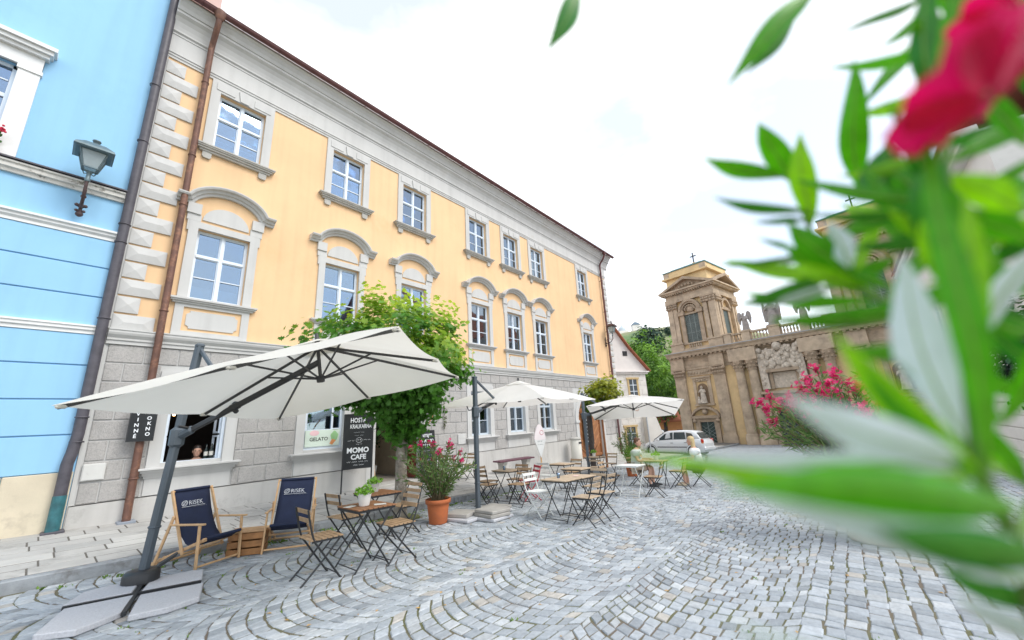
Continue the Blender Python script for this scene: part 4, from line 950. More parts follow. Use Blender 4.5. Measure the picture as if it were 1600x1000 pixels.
def put(proto,key,x,y,rz,label,group,z=None):
    loc=(x,y,(gz(x) if z is None else z)+.003)
    if (id(proto)) not in used:
        used.add(id(proto)); o=proto[key] if isinstance(proto,dict) else proto
    d=proto[key]
    if (key,d.name) not in used:
        used.add((key,d.name)); d.location=loc; d.rotation_euler=(Matrix.Rotation(math.atan(SLOPE),3,'Y')@Matrix.Rotation(rz,3,'Z')).to_euler(); d['label']=label; d['group']=group; return d
    return copy_tree(d,loc,rz,label,group)
GC='folding chairs of the cafe'; GT='bistro tables of the cafe'
for k,x,y,a,l in(
 ('b',2.38,5.14,-2,'brown slatted folding chair nearest the camera, left of the front table'),
 ('b',3.36,5.0,178,'brown slatted folding chair right of the front table with the white pot'),
 ('b',3.16,6.05,4,'brown slatted folding chair left of the second table, beside the right deckchair'),
 ('b',4.25,6.11,183,'brown slatted folding chair before the maple trunk, right of the second table'),
 ('b',6.84,6.66,3,'brown folding chair just behind the middle parasol mast'),
 ('b',7.35,7.12,-84,'brown folding chair by the kerb behind the table right of the mast'),
 ('b',7.28,6.04,186,'brown folding chair before the red chair, facing the mast'),
 ('b',8.02,6.72,184,'brown folding chair by the kerb next to the red chair'),
 ('r',7.95,6.27,150,'red folding chair between brown chairs by the kerb'),
 ('w',6.58,5.0,-92,'white folding chair behind the pale double table'),
 ('w',9.02,6.5,6,'white folding chair below the ice cream cone sign'),
 ('l',6.45,3.82,91,'pale slatted folding chair left of two before the double table'),
 ('l',7.07,3.85,88,'pale slatted folding chair right of two before the double table'),
 ('l',7.75,4.38,180,'pale folding chair at the right end of the double table'),
 ('b',10.1,6.38,176,'brown folding chair beside the farthest parasol mast'),
 ('b',9.86,3.92,98,'brown folding chair with its back to us at the white table'),
 ('b',9.62,4.98,-84,'brown folding chair behind the white table'),
 ('b',11.42,3.84,90,'empty brown folding chair before the seated man'),
 ('b',11.42,5.02,-86,'brown folding chair under the seated man'),
 ('b',12.15,3.50,100,'brown folding chair under the person in the white shirt'),
 ('l',11.6,6.42,14,'pale folding chair below the farthest parasol canopy, left of the rear table'),
 ('l',12.98,6.66,176,'pale folding chair below the farthest parasol, right of the rear table')):
    put(chp,k,x,y,R(a),l,GC)
for x,y,a,l in((9.12,9.72,180,'brown folding chair on the pavement left of the bench'),(8.55,9.85,20,'brown folding chair on the pavement behind the potted oleander')):
    put(chp,'b',x,y,R(a),l,GC,pave_z(x,y))
for k,x,y,a,l in(
 ('b',2.96,5.11,0,'brown slatted bistro table nearest, with a white plant pot'),
 ('b',3.72,6.10,2,'brown slatted bistro table second from the front, by the kerb'),
 ('l',7.52,6.60,0,'pale topped bistro table right of the middle mast'),
 ('l',6.53,4.41,0,'left half of the pale double table in the middle of the square'),
 ('l',7.10,4.40,1,'right half of the pale double table in the middle of the square'),
 ('l',9.53,6.36,0,'pale topped bistro table below the ice cream cone sign'),
 ('l',8.52,5.28,3,'pale topped bistro table between the double table and the cone sign'),
 ('w',9.75,4.45,0,'white metal bistro table below the farthest parasol'),
 ('l',11.38,4.42,2,'pale topped bistro table of the seated man'),
 ('l',12.3,6.85,0,'pale topped bistro table at the rear by the tree')):
    put(tbp,k,x,y,R(a),l,GT)
# papers and plants on the tables
def herb(name,label,x,y,z,pot_m,lm,n=90,r=.085,ph=.12,pr=.07):
    t=thing(name,label,'plant',(x,y,z))
    mk('pot',MB().lathe([(0,.0),(pr*.72,0),(pr*.78,.01),(pr,ph-.012),(pr*1.04,ph),(pr*.92,ph),(pr*.88,ph-.03),(0,ph-.03)],16),pot_m,t)
    mb=MB()
    for i in range(n):
        a=rnd.uniform(0,6.3); q=math.sqrt(rnd.random())*r*1.3; c=Vector((math.cos(a)*q,math.sin(a)*q,ph+rnd.uniform(.0,.11)*(1.15-q/r*.5))); s=rnd.uniform(.018,.032)
        nn=Vector((rnd.gauss(0,.7),rnd.gauss(0,.7),1)).normalized(); u=nn.orthogonal().normalized(); v=nn.cross(u)
        mb.add([c-u*s,c+v*s*.7+nn*.006,c+u*s,c-v*s*.7+nn*.006],[(0,1,2,3)])
    mk('foliage',mb,lm,t,fixn=False)
    st=MB()
    for i in range(9): a=i*.7; st.tube([(0,0,ph-.03),(math.cos(a)*r*.7,math.sin(a)*r*.7,ph+.06)],.003,4)
    mk('stem',st,lm,t); return t
m_lime=mat('bright_herb_leaf',(.22,.46,.05),.5,.3,vs=25,trans=.35); m_wpot=mat('white_ceramic',(.74,.74,.72),.3,.04)
herb('potted_herb','bright green herb in a white pot on the front table',2.93,5.08,gz(2.93)+.715,m_wpot,m_lime,130,.10,.15,.085)
herb('potted_herb','bright green herb in a grey pot on the second table',3.72,6.15,gz(3.72)+.715,m_plinth,m_lime,120,.10,.13,.075)
herb('potted_herb','small green plant in a pot on the table of the seated man',11.45,4.42,gz(11.45)+.715,m_wpot,m_lime,80,.10,.12,.07)
herb('potted_herb','small green plant in a pot on the rear table by the tree',12.3,6.85,gz(12.3)+.715,m_wpot,m_lime,70,.08,.12,.06)
for x,y,a,l in((2.78,5.16,20,'white folded menu lying left of the front pot'),(3.1,4.98,-25,'white paper menu lying right of the front pot'),(7.05,4.38,10,'pink menu card lying on the double table')):
    o=tag(mk('menu_card',MB().obox((0,0,.002),(.15,.10,.003),None),mat('pink_card',(.72,.50,.47),.6,.05) if 'pink' in l else m_wpot),l,'menu'); o.location=(x,y,gz(x)+.717); o.rotation_euler=(Matrix.Rotation(math.atan(SLOPE),3,'Y')@Matrix.Rotation(R(a),3,'Z')).to_euler()
for x,y,l in((6.62,4.5,'small glass holder on the left half of the double table'),(7.45,6.62,'small glass holder on the table right of the middle mast')):
    o=thing('glass_holder',l,'glass',(x,y,gz(x)+.715)); mk('glass',MB().lathe([(0,.002),(.03,.0),(.035,.09),(.031,.09),(.027,.008)],12),m_glass,o); mk('candle',MB().lathe([(0,.01),(.022,.01),(.022,.05),(0,.052)],10),m_wpot,o)
# ---------------------------------------------------------------- deckchairs and crate
m_beech=mat('beech_wood',(.60,.38,.20),.5,.15,vs=14); m_navy=mat('navy_canvas',(.012,.020,.055),.85,.15,vs=5,bump=.2,bs=300); m_wprint=mat('white_print',(.72,.75,.80),.7,.03)
def deckchair(label,x,y,rz):
    t=thing('deckchair',label,'deckchair',(x,y,gz(x)+.003),rz,'navy canvas deckchairs',tilt=True); w=.275
    for s in(-1,1):
        yy=s*w
        mk('back_rail',MB().beam((-.40,yy,.94),(-.02,yy,.17),.024,.042,bev=.006),m_beech,t)
        mk('seat_rail',MB().beam((-.60,s*(w-.028),.02),(.30,s*(w-.028),.36),.022,.04,bev=.006),m_beech,t)
        mk('rear_leg',MB().beam((-.245,s*(w+.026),.63),(-.45,s*(w+.026),.02),.022,.042,(1,0,0),bev=.006),m_beech,t)
        mk('front_leg',MB().beam((.27,s*(w+.028),.0),(.22,s*(w+.028),.53),.024,.04,(1,0,0),bev=.006),m_beech,t)
        mk('armrest',MB().beam((-.27,s*(w+.03),.525),(.30,s*(w+.03),.545),.046,.022,bev=.006),m_beech,t)
        for k in(0,1,2): mk('notch',MB().tube([(-.52+.07*k,s*(w-.028),.055+.027*k),(-.50+.07*k,s*(w-.028),.085+.027*k),(-.48+.07*k,s*(w-.028),.085+.027*k)],.008,5),m_beech,t)
    for p in((-.395,.925),(.29,.365),(.263,.05),(-.44,.05),(-.02,.19)): mk('crossbar',MB().tube([(p[0],-w-.01,p[1]),(p[0],w+.01,p[1])],.014,8),m_beech,t)
    cur=[(-.40,.935),(-.36,.82),(-.30,.66),(-.225,.51),(-.14,.385),(-.04,.295),(.06,.262),(.16,.285),(.30,.372)]
    mb=MB(); n=6
    rows=[[(px-.006*math.sin(math.pi*j/n),-w+.03+(2*w-.06)*j/n,pz-.012*math.sin(math.pi*j/n)*math.sin(math.pi*i/8)) for j in range(n+1)] for i,(px,pz) in enumerate(cur)]
    V=[p for r in rows for p in r]; mb.add(V,[(i*7+j,i*7+j+1,(i+1)*7+j+1,(i+1)*7+j) for i in range(8) for j in range(6)],0,True)
    cl=mk('canvas',mb,m_navy,t); so=cl.modifiers.new('solid','SOLIDIFY'); so.thickness=.004
    mk('canvas_sleeve',MB().tube([(-.398,-w+.03,.93),(-.398,w-.03,.93)],.021,8),m_navy,t); mk('canvas_sleeve',MB().tube([(.293,-w+.03,.368),(.293,w-.03,.368)],.021,8),m_navy,t)
    ey=Vector((-.36+.30,0,.82-.66)).normalized(); ex=Vector((0,1,0)); ez=ex.cross(ey)
    base=Vector((-.335,0,.755))+ez*.0165
    fr=lambda u,v: frame(base+ex*u+ey*v,ex,ey,ez)
    text('lettering','RISEK',.082,fr(.02,-.005),m_wprint,cl,-.001,sx=1.0)
    rg=MB()
    rg.tube([base+ex*(-.135+.038*math.cos(a)+.008*math.sin(a))+ey*(.034*math.sin(a)) for a in [R(20*i) for i in range(19)]],.0035,4)
    rg.tube([base+ex*(-.135+.022*math.cos(a))+ey*(.020*math.sin(a)) for a in [R(20*i) for i in range(19)]],.002,4)
    rg.tube([base+ex*-.165+ey*-.032,base+ex*-.105+ey*.036],.003,4); rg.tube([base+ex*-.175+ey*-.048,base+ex*.145+ey*-.048],.0035,4)
    mk('emblem',rg,m_wprint,cl)
    squiggle_c=MB()
    for k in range(9): squiggle_c.tube([base+ex*(-.02+.022*k)+ey*-.068,base+ex*(-.012+.022*k)+ey*-.060],.0012,4)
    mk('small_print',squiggle_c,m_chg,cl)
    return t
deckchair('navy deckchair with white lettering, left of the slatted crate',1.73,7.05,R(-64))
deckchair('navy deckchair with white lettering, right of the slatted crate',2.76,6.92,R(-117))
m_crate=mat('stained_crate_wood',(.33,.155,.055),.6,.3,vs=10); m_cratet=mat('crate_top_wood',(.50,.30,.15),.6,.2,vs=10)
cr=thing('wooden_crate','slatted wooden crate used as a side table between the deckchairs','crate',(2.27,7.10,gz(2.27)+.003),R(-30),tilt=True)
cw,cd,chh=.22,.17,.31
for k in range(3):
    z0=.01+k*.10
    for s in(-1,1):
        mk('slat',MB().box(-cw,cw,s*cd-.008,s*cd+.008,z0,z0+.08,bev=.003),m_crate,cr); mk('slat',MB().box(s*cw-.008,s*cw+.008,-cd+.01,cd-.01,z0,z0+.08,bev=.003),m_crate,cr)
for k in range(4): mk('top_board',MB().box(-cw-.005,cw+.005,-cd+k*.0875-.005,-cd+k*.0875+.076,chh-.01,chh+.006,bev=.003),m_cratet,cr)
mk('corner_post',MB().box(-cw+.01,-cw+.04,-cd+.01,-cd+.04,0,.3).box(cw-.04,cw-.01,-cd+.01,-cd+.04,0,.3).box(-cw+.01,-cw+.04,cd-.04,cd-.01,0,.3).box(cw-.04,cw-.01,cd-.04,cd-.01,0,.3),m_crate,cr)
# chair and plant inside the entrance hall
ic=thing('wooden_chair','pale wooden armchair inside the entrance hall','chair',(6.75,D+1.05,zf),R(-60))
for sx in(-1,1):
    for sy in(-1,1): mk('leg',MB().tube([(sx*.23,sy*.22,0),(sx*.19,sy*.2,.45 if sx>0 else .78)],.017,6),m_beech,ic)
mk('seat',MB().obox((0,0,.45),(.44,.44,.03),None,0,.01),m_beech,ic); mk('backrest',MB().tube([(.12,-.24,.66),(-.1,-.25,.70),(-.22,-.12,.74),(-.24,.0,.75),(-.22,.12,.74),(-.1,.25,.70),(.12,.24,.66)],.02,6).tube([(.12,-.24,.66),(.14,-.2,.45)],.014,6).tube([(.12,.24,.66),(.14,.2,.45)],.014,6),m_beech,ic)
# ================================================================== foliage
MAPLE=[(0,-.5),(.10,-.18),(.42,-.30),(.34,-.02),(.55,.14),(.26,.20),(.30,.40),(.12,.34),(0,.62),(-.12,.34),(-.30,.40),(-.26,.20),(-.55,.14),(-.34,-.02),(-.42,-.30),(-.10,-.18)]
RHOMB=[(0,-.5),(.28,-.05),(.16,.3),(0,.5),(-.16,.3),(-.28,-.05)]
LANCE=[(0,-.5),(.08,-.15),(.075,.15),(0,.5),(-.075,.15),(-.08,-.15)]
def leaf_mesh(name,P,N,A,S,tmpl,cols,m,fold=.12):
    """P positions, N blade normals, A axis (towards the tip), S sizes, cols rgb"""
    P=np.array(P,np.float32);N=np.array(N,np.float32);A=np.array(A,np.float32);S=np.array(S,np.float32);n=len(P)
    N/=np.linalg.norm(N,axis=1,keepdims=True)+1e-9
    A=A-N*(A*N).sum(1,keepdims=True); A/=np.linalg.norm(A,axis=1,keepdims=True)+1e-9
    B=np.cross(A,N); T=np.array(tmpl,np.float32); k=len(T)
    z=np.abs(T[:,0])*fold-.15*np.maximum(T[:,1],0)**2
    V=P[:,None]+S[:,None,None]*(B[:,None]*T[None,:,0,None]+A[:,None]*T[None,:,1,None]+N[:,None]*z[None,:,None])
    me=bpy.data.meshes.new(name); me.vertices.add(n*k); me.vertices.foreach_set('co',V.astype(np.float32).reshape(-1))
    me.loops.add(n*k); me.loops.foreach_set('vertex_index',np.arange(n*k,dtype=np.int32)); me.polygons.add(n); me.polygons.foreach_set('loop_start',np.arange(n,dtype=np.int32)*k)
    me.update(calc_edges=True); C=np.ones((n,k,4),np.float32); C[:,:,:3]=np.array(cols,np.float32)[:,None]
    at=me.attributes.new('leafcol','FLOAT_COLOR','POINT'); at.data.foreach_set('color',C.reshape(-1)); me.materials.append(m); return me
m_leaf=mat('leaf_surface',(.1,.2,.03),.45,.12,vs=9,attr='leafcol',trans=.5,spec=.4)
m_leafd=mat('dense_leaf_surface',(.1,.2,.03),.55,.12,vs=3,attr='leafcol',trans=.25,spec=.3)
m_bark=mat('grey_bark',(.23,.20,.165),.9,.35,vs=14,bump=.9,bs=35,stain=((.42,.39,.34),10,.5,.65)); m_barkd=mat('dark_bark',(.06,.05,.045),.9,.3,vs=12,bump=.8,bs=30)
rs=np.random.RandomState(5)
def rvec(n): v=rs.normal(size=(n,3)); return v/np.linalg.norm(v,axis=1,keepdims=True)
def crown(centre,rad,nclump,nleaf,cr,size,tmpl,colf,m,name='crown',shell=.55,flat=.8,bulge=.18,taper=0,taper_to=(0,0)):
    d=rvec(nclump); rr=shell+(1-shell)*rs.rand(nclump,1)**.6; rr*=1+bulge*rs.normal(size=(nclump,1))
    cc=d*rr*np.array(rad)
    if taper:
        lo=np.clip(-cc[:,2:3]/rad[2],0,1); cc[:,:2]=cc[:,:2]*(1-taper*lo)+np.array(taper_to)*lo
    P=[];N=[];A=[];S=[];Cc=[]
    for i in range(nclump):
        k=int(nleaf*rs.uniform(.6,1.4)); q=rs.normal(size=(k,3))*cr*rs.uniform(.6,1.25)*np.array([1,1,flat]); p=cc[i]+q
        out=p/np.array(rad)**2; out/=np.linalg.norm(out,axis=1,keepdims=True)+1e-6
        nn=out*.7+np.array([0,0,.6])+rs.normal(size=(k,3))*.45; ax=np.array([0,0,-.8])+out*.5+rs.normal(size=(k,3))*.5
        tone=rs.rand(); P.append(p);N.append(nn);A.append(ax);S.append(rs.uniform(.7,1.25,k)*size); Cc.append(colf(p/np.array(rad),q/cr,tone,k))
    P=np.concatenate(P)+np.array(centre); return leaf_mesh(name,P,np.concatenate(N),np.concatenate(A),np.concatenate(S),tmpl,np.concatenate(Cc),m)
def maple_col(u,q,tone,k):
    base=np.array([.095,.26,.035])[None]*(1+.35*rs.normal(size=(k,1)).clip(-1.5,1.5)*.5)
    yellow_green=np.array([.55,.70,.05])[None]
    h=np.clip((u[:,2]-.1)*.95+(u[:,0]*.45)+.25*q[:,2]+(tone-.55)*.9,0,1)[:,None]*rs.uniform(.5,1,(k,1))  # yellow-green share grows toward the top and right of the crown
    return base*(1-h)+yellow_green*h
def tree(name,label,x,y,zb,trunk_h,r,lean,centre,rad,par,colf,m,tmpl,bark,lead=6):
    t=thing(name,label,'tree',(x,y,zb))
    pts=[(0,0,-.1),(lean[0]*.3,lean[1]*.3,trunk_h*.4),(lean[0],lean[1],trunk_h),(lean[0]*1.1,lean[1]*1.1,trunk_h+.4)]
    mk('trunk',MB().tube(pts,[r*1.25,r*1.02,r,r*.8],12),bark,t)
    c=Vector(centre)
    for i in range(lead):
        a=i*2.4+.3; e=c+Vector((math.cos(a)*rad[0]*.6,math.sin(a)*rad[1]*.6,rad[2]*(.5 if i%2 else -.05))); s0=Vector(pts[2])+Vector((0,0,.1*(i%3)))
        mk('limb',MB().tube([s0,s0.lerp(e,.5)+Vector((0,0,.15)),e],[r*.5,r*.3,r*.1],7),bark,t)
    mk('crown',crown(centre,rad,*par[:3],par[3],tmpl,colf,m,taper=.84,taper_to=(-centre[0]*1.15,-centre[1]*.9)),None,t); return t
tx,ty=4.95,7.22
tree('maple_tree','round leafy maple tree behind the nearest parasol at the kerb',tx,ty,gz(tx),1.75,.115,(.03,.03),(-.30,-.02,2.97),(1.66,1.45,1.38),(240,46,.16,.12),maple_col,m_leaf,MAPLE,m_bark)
# tree pit
tag(mk('tree_pit',MB().prism([(tx+.42*math.cos(a),ty+.30*math.sin(a)) for a in [R(20*i) for i in range(18)]],lambda a,b,t:(a,b,gz(a)+t),-.03,.012),mat('mossy_soil',(.14,.15,.06),.95,.4,vs=14,bump=.8,bs=40)),kind='structure')
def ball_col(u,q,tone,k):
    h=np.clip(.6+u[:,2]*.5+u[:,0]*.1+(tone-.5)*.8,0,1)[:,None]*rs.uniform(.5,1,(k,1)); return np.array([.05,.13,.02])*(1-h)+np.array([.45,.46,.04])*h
p=G(957,737); tx2,ty2=14.35,8.05
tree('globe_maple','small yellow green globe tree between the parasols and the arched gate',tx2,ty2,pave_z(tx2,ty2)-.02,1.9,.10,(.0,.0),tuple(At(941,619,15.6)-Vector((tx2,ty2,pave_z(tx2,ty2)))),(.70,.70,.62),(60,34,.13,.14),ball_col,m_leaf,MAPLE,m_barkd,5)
# brown post beside it
pt=G(968,730,.14); ps=thing('wooden_post','slim brown wooden post right of the globe tree','post',(14.9,7.75,pave_z(14.9,7.75)))
mk('shaft',MB().tube([(0,0,0),(-.02,0,2.1)],.045,8),m_oak,ps); mk('cap',MB().sphere((-.02,0,2.12),.055,8,6),m_oak,ps)
# ---------------------------------------------------------------- oleanders in pots
m_olf=mat('oleander_petal',(.66,.02,.16),.55,.15,vs=30,trans=.35); m_stem=mat('oleander_stem',(.16,.13,.07),.8,.25,vs=20)
def ole_col(k): h=rs.rand(k,1); return np.array([.06,.15,.035])*(1-h)+np.array([.22,.32,.10])*h
def oleander(name,label,x,y,z,pot,shoots,height,spread,nleaf,lsize,nflow,fr,m_f=None,cat='oleander',lean=(0,0)):
    t=thing(name,label,cat,(x,y,z)); pot(t)
    h0=pot_h[0]; sm=MB();P=[];N=[];A=[];S=[];tips=[]
    for i in range(shoots):
        a=i*2.399+.4; q=spread*math.sqrt((i+.5)/shoots); hh=height*rnd.uniform(.68,1.0)*(1-.42*(q/spread)**2)
        b=Vector((math.cos(a)*.06,math.sin(a)*.06,h0-.06)); e=Vector((math.cos(a)*q+lean[0],math.sin(a)*q+lean[1],h0+hh)); mid=b.lerp(e,.5)+Vector((-math.cos(a)*q*.12,-math.sin(a)*q*.12,.05))
        path=[b,b.lerp(mid,.5)*1.0,mid,mid.lerp(e,.5)+Vector((0,0,.02)),e]; sm.tube(path,[.012,.010,.008,.006,.004],5); tips.append((e,(e-mid).normalized()))
        for j in range(nleaf):
            f=.16+.84*(j+rnd.random())/nleaf; k=min(int(f*4),3); pp=path[k].lerp(path[k+1],f*4-k); d=(e-b).normalized(); s_=Vector(tuple(rvec(1)[0])); s_=(s_-d*s_.dot(d)).normalized()
            ax=(d*rnd.uniform(.3,1.0)+s_).normalized(); sz=lsize*rnd.uniform(.7,1.2); P.append(pp+ax*sz*.5);A.append(ax);N.append(s_.cross(ax).cross(ax)*-1+Vector(tuple(rvec(1)[0]))*.3+Vector((0,0,.3)));S.append(sz)
    mk('stem',sm,m_stem,t)
    mk('foliage',leaf_mesh('foliage',[tuple(p) for p in P],[tuple(p) for p in N],[tuple(p) for p in A],S,LANCE,ole_col(len(P)),m_leaf,.2),None,t)
    if nflow:
        for i in range(nflow):
            e,d=tips[i%len(tips)] if nflow<=len(tips) else tips[rnd.randrange(len(tips))]
            fb=MB()
            for k in range(fr[0]):
                c=e+d*rnd.uniform(-.02,.05)+Vector(tuple(rvec(1)[0]))*fr[1]*rnd.random(); n=(d+Vector(tuple(rvec(1)[0]))*.8).normalized(); u=n.orthogonal().normalized(); v=n.cross(u)
                for j in range(5):
                    a=j*1.2566; w=u*math.cos(a)+v*math.sin(a); w2=n.cross(w); r=fr[2]
                    fb.add([c,c+w*r*.6+w2*r*.34+n*r*.2,c+w*r+n*r*.12,c+w*r*.6-w2*r*.34+n*r*.2],[(0,1,2,3)])
            mk('blossom',fb,m_f or m_olf,t,fixn=False)
    return t
m_terra=mat('terracotta',(.48,.135,.045),.75,.12,vs=6,stain=((.36,.12,.06),5,.55,.75)); m_beig=mat('beige_stone_pot',(.52,.48,.42),.8,.1,vs=6,bump=.3)
pot_h=[.42]
def pot_terra(t):
    mk('pot',MB().lathe([(0,0),(.155,0),(.165,.015),(.205,.34),(.205,.345),(.235,.35),(.24,.42),(.225,.425),(.205,.40),(.20,.37)],24),m_terra,t); mk('soil',MB().lathe([(.2,.385),(.1,.40),(0,.405)],16),mat('potting_soil',(.06,.04,.028),.95,.3,vs=30,bump=.8),t)
oleander('potted_oleander','pink flowering oleander in a terracotta pot left of the middle mast',5.09,6.22,gz(5.09)+.003,pot_terra,38,1.12,.80,42,.125,17,(11,.055,.03))
pot_h=[.40]
oleander('potted_shrub','yellowish oleander in a terracotta pot behind the seated man',13.6,6.15,gz(13.6)+.003,pot_terra,20,1.35,.55,40,.14,9,(8,.06,.03),mat('cream_petal',(.72,.55,.25),.6,.15,trans=.3))
pot_h=[.55]
def pot_beige(t):
    mk('pot',MB().lathe([(0,0),(.34,0),(.37,.05),(.30,.1),(.36,.35),(.43,.52),(.45,.55),(.41,.55),(.36,.45)],24),m_beig,t); mk('soil',MB().lathe([(.4,.5),(.2,.53),(0,.53)],16),MT['potting_soil'],t)
oleander('potted_oleander','big pink flowering oleander in a beige pot at the right of the square',7.72,.0,gz(7.72)+.003,pot_beige,64,1.95,1.05,60,.15,46,(24,.11,.038),lean=(0,.22))
# clematis-like tendril on the facade by the door lintel
tv=thing('hanging_vine','thin brown vine tendril hanging on the ashlar right of the maple','vine',(9.0,D-.06,1.45))
mk('stem',MB().tube([(0,0,1.0),(.02,-.01,.6),(-.02,0,.3),(.0,0,.0)],.006,5),m_stem,tv)
kk=60; mk('foliage',leaf_mesh('foliage',rs.normal(size=(kk,3))*[.04,.02,.0]+np.stack([np.zeros(kk),np.full(kk,-.02),rs.rand(kk)*.8],1),rvec(kk),rvec(kk),np.full(kk,.07),RHOMB,np.array([.09,.12,.04])*rs.uniform(.6,1.4,(kk,1)),m_leaf),None,tv)
# cacti / plants in the small windows
for i,x in enumerate(GX[2:]):
    z0=1.14; t=thing('window_plant',('spiky green plant inside the ground floor window behind the middle mast','spiky green plant inside the ground floor window left of the cone sign','spiky green plant inside the ground floor window behind the cone sign')[i],'plant',(x-(.32,.02,-.1)[i],D+.37,1.08))
    mk('pot',MB().lathe([(0,.0),(.07,0),(.09,.12),(.08,.12),(.07,.1),(0,.1)],12),m_terra,t)
    kk=46; f=rs.rand(kk); mk('foliage',leaf_mesh('foliage',np.stack([rs.normal(size=kk)*.05,rs.normal(size=kk)*.02,.14+f*.62],1),rvec(kk)*.6+[0,-1,0],rvec(kk)*.5+[0,0,1],rs.uniform(.14,.26,kk),LANCE,np.array([.08,.2,.04])*rs.uniform(.6,1.5,(kk,1)),m_leaf),None,t)
# potted ficus in the hall
t=thing('hall_ficus','dark green potted tree inside the entrance hall','plant',(7.45,D+1.9,zf))
mk('pot',MB().lathe([(0,0),(.16,0),(.2,.35),(.17,.35),(.16,.3),(0,.3)],14),m_wpot,t); mk('stem',MB().tube([(0,0,.3),(.02,0,1.2)],.02,6),m_stem,t); mk('foliage',crown((0,0,1.45),(.38,.3,.5),26,22,.09,.10,RHOMB,lambda u,q,tn,k:np.array([.03,.08,.02])*rs.uniform(.6,1.5,(k,1)),m_leaf),None,t)
# ================================================================== church
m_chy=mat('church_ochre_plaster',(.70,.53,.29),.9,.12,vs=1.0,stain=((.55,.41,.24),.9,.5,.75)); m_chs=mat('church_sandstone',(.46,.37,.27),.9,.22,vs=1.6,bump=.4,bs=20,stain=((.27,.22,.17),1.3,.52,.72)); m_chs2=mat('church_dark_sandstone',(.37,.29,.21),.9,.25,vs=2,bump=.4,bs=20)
m_chw=m_chw; m_wst=mat('pale_relief_stone',(.56,.50,.42),.9,.22,vs=5,bump=.9,bs=9,stain=((.33,.29,.24),4,.5,.7)); m_grn=mat('green_copper_roof',(.09,.19,.18),.6,.25,vs=3); m_lat=mat('dark_green_lattice',(.03,.055,.05),.5,.2); m_gold=mat('gilded_ball',(.55,.33,.07),.35,.1,metal=.6); m_lead=mat('lead_flashing',(.40,.43,.46),.6,.1)
CO=Vector((40.80,12.20,gz(40.8))); CRZ=R(-101.24)
ch=thing('church','baroque sandstone church with two towers closing the square','church',tuple(CO),CRZ)
cp=lambda n,mb,m,par=None: mk(n,mb,m,par or ch)
mb=MB(); mb.box(-.3,18.3,0,14,-.8,8.6)
cp('nave_wall',mb,m_chy)
def both(fn):
    fn(lambda x:x); fn(lambda x:18-x)
def bx(mb,f,x0,x1,y0,y1,z0,z1): a,b=sorted((f(x0),f(x1))); mb.box(a,b,y0,y1,z0,z1)
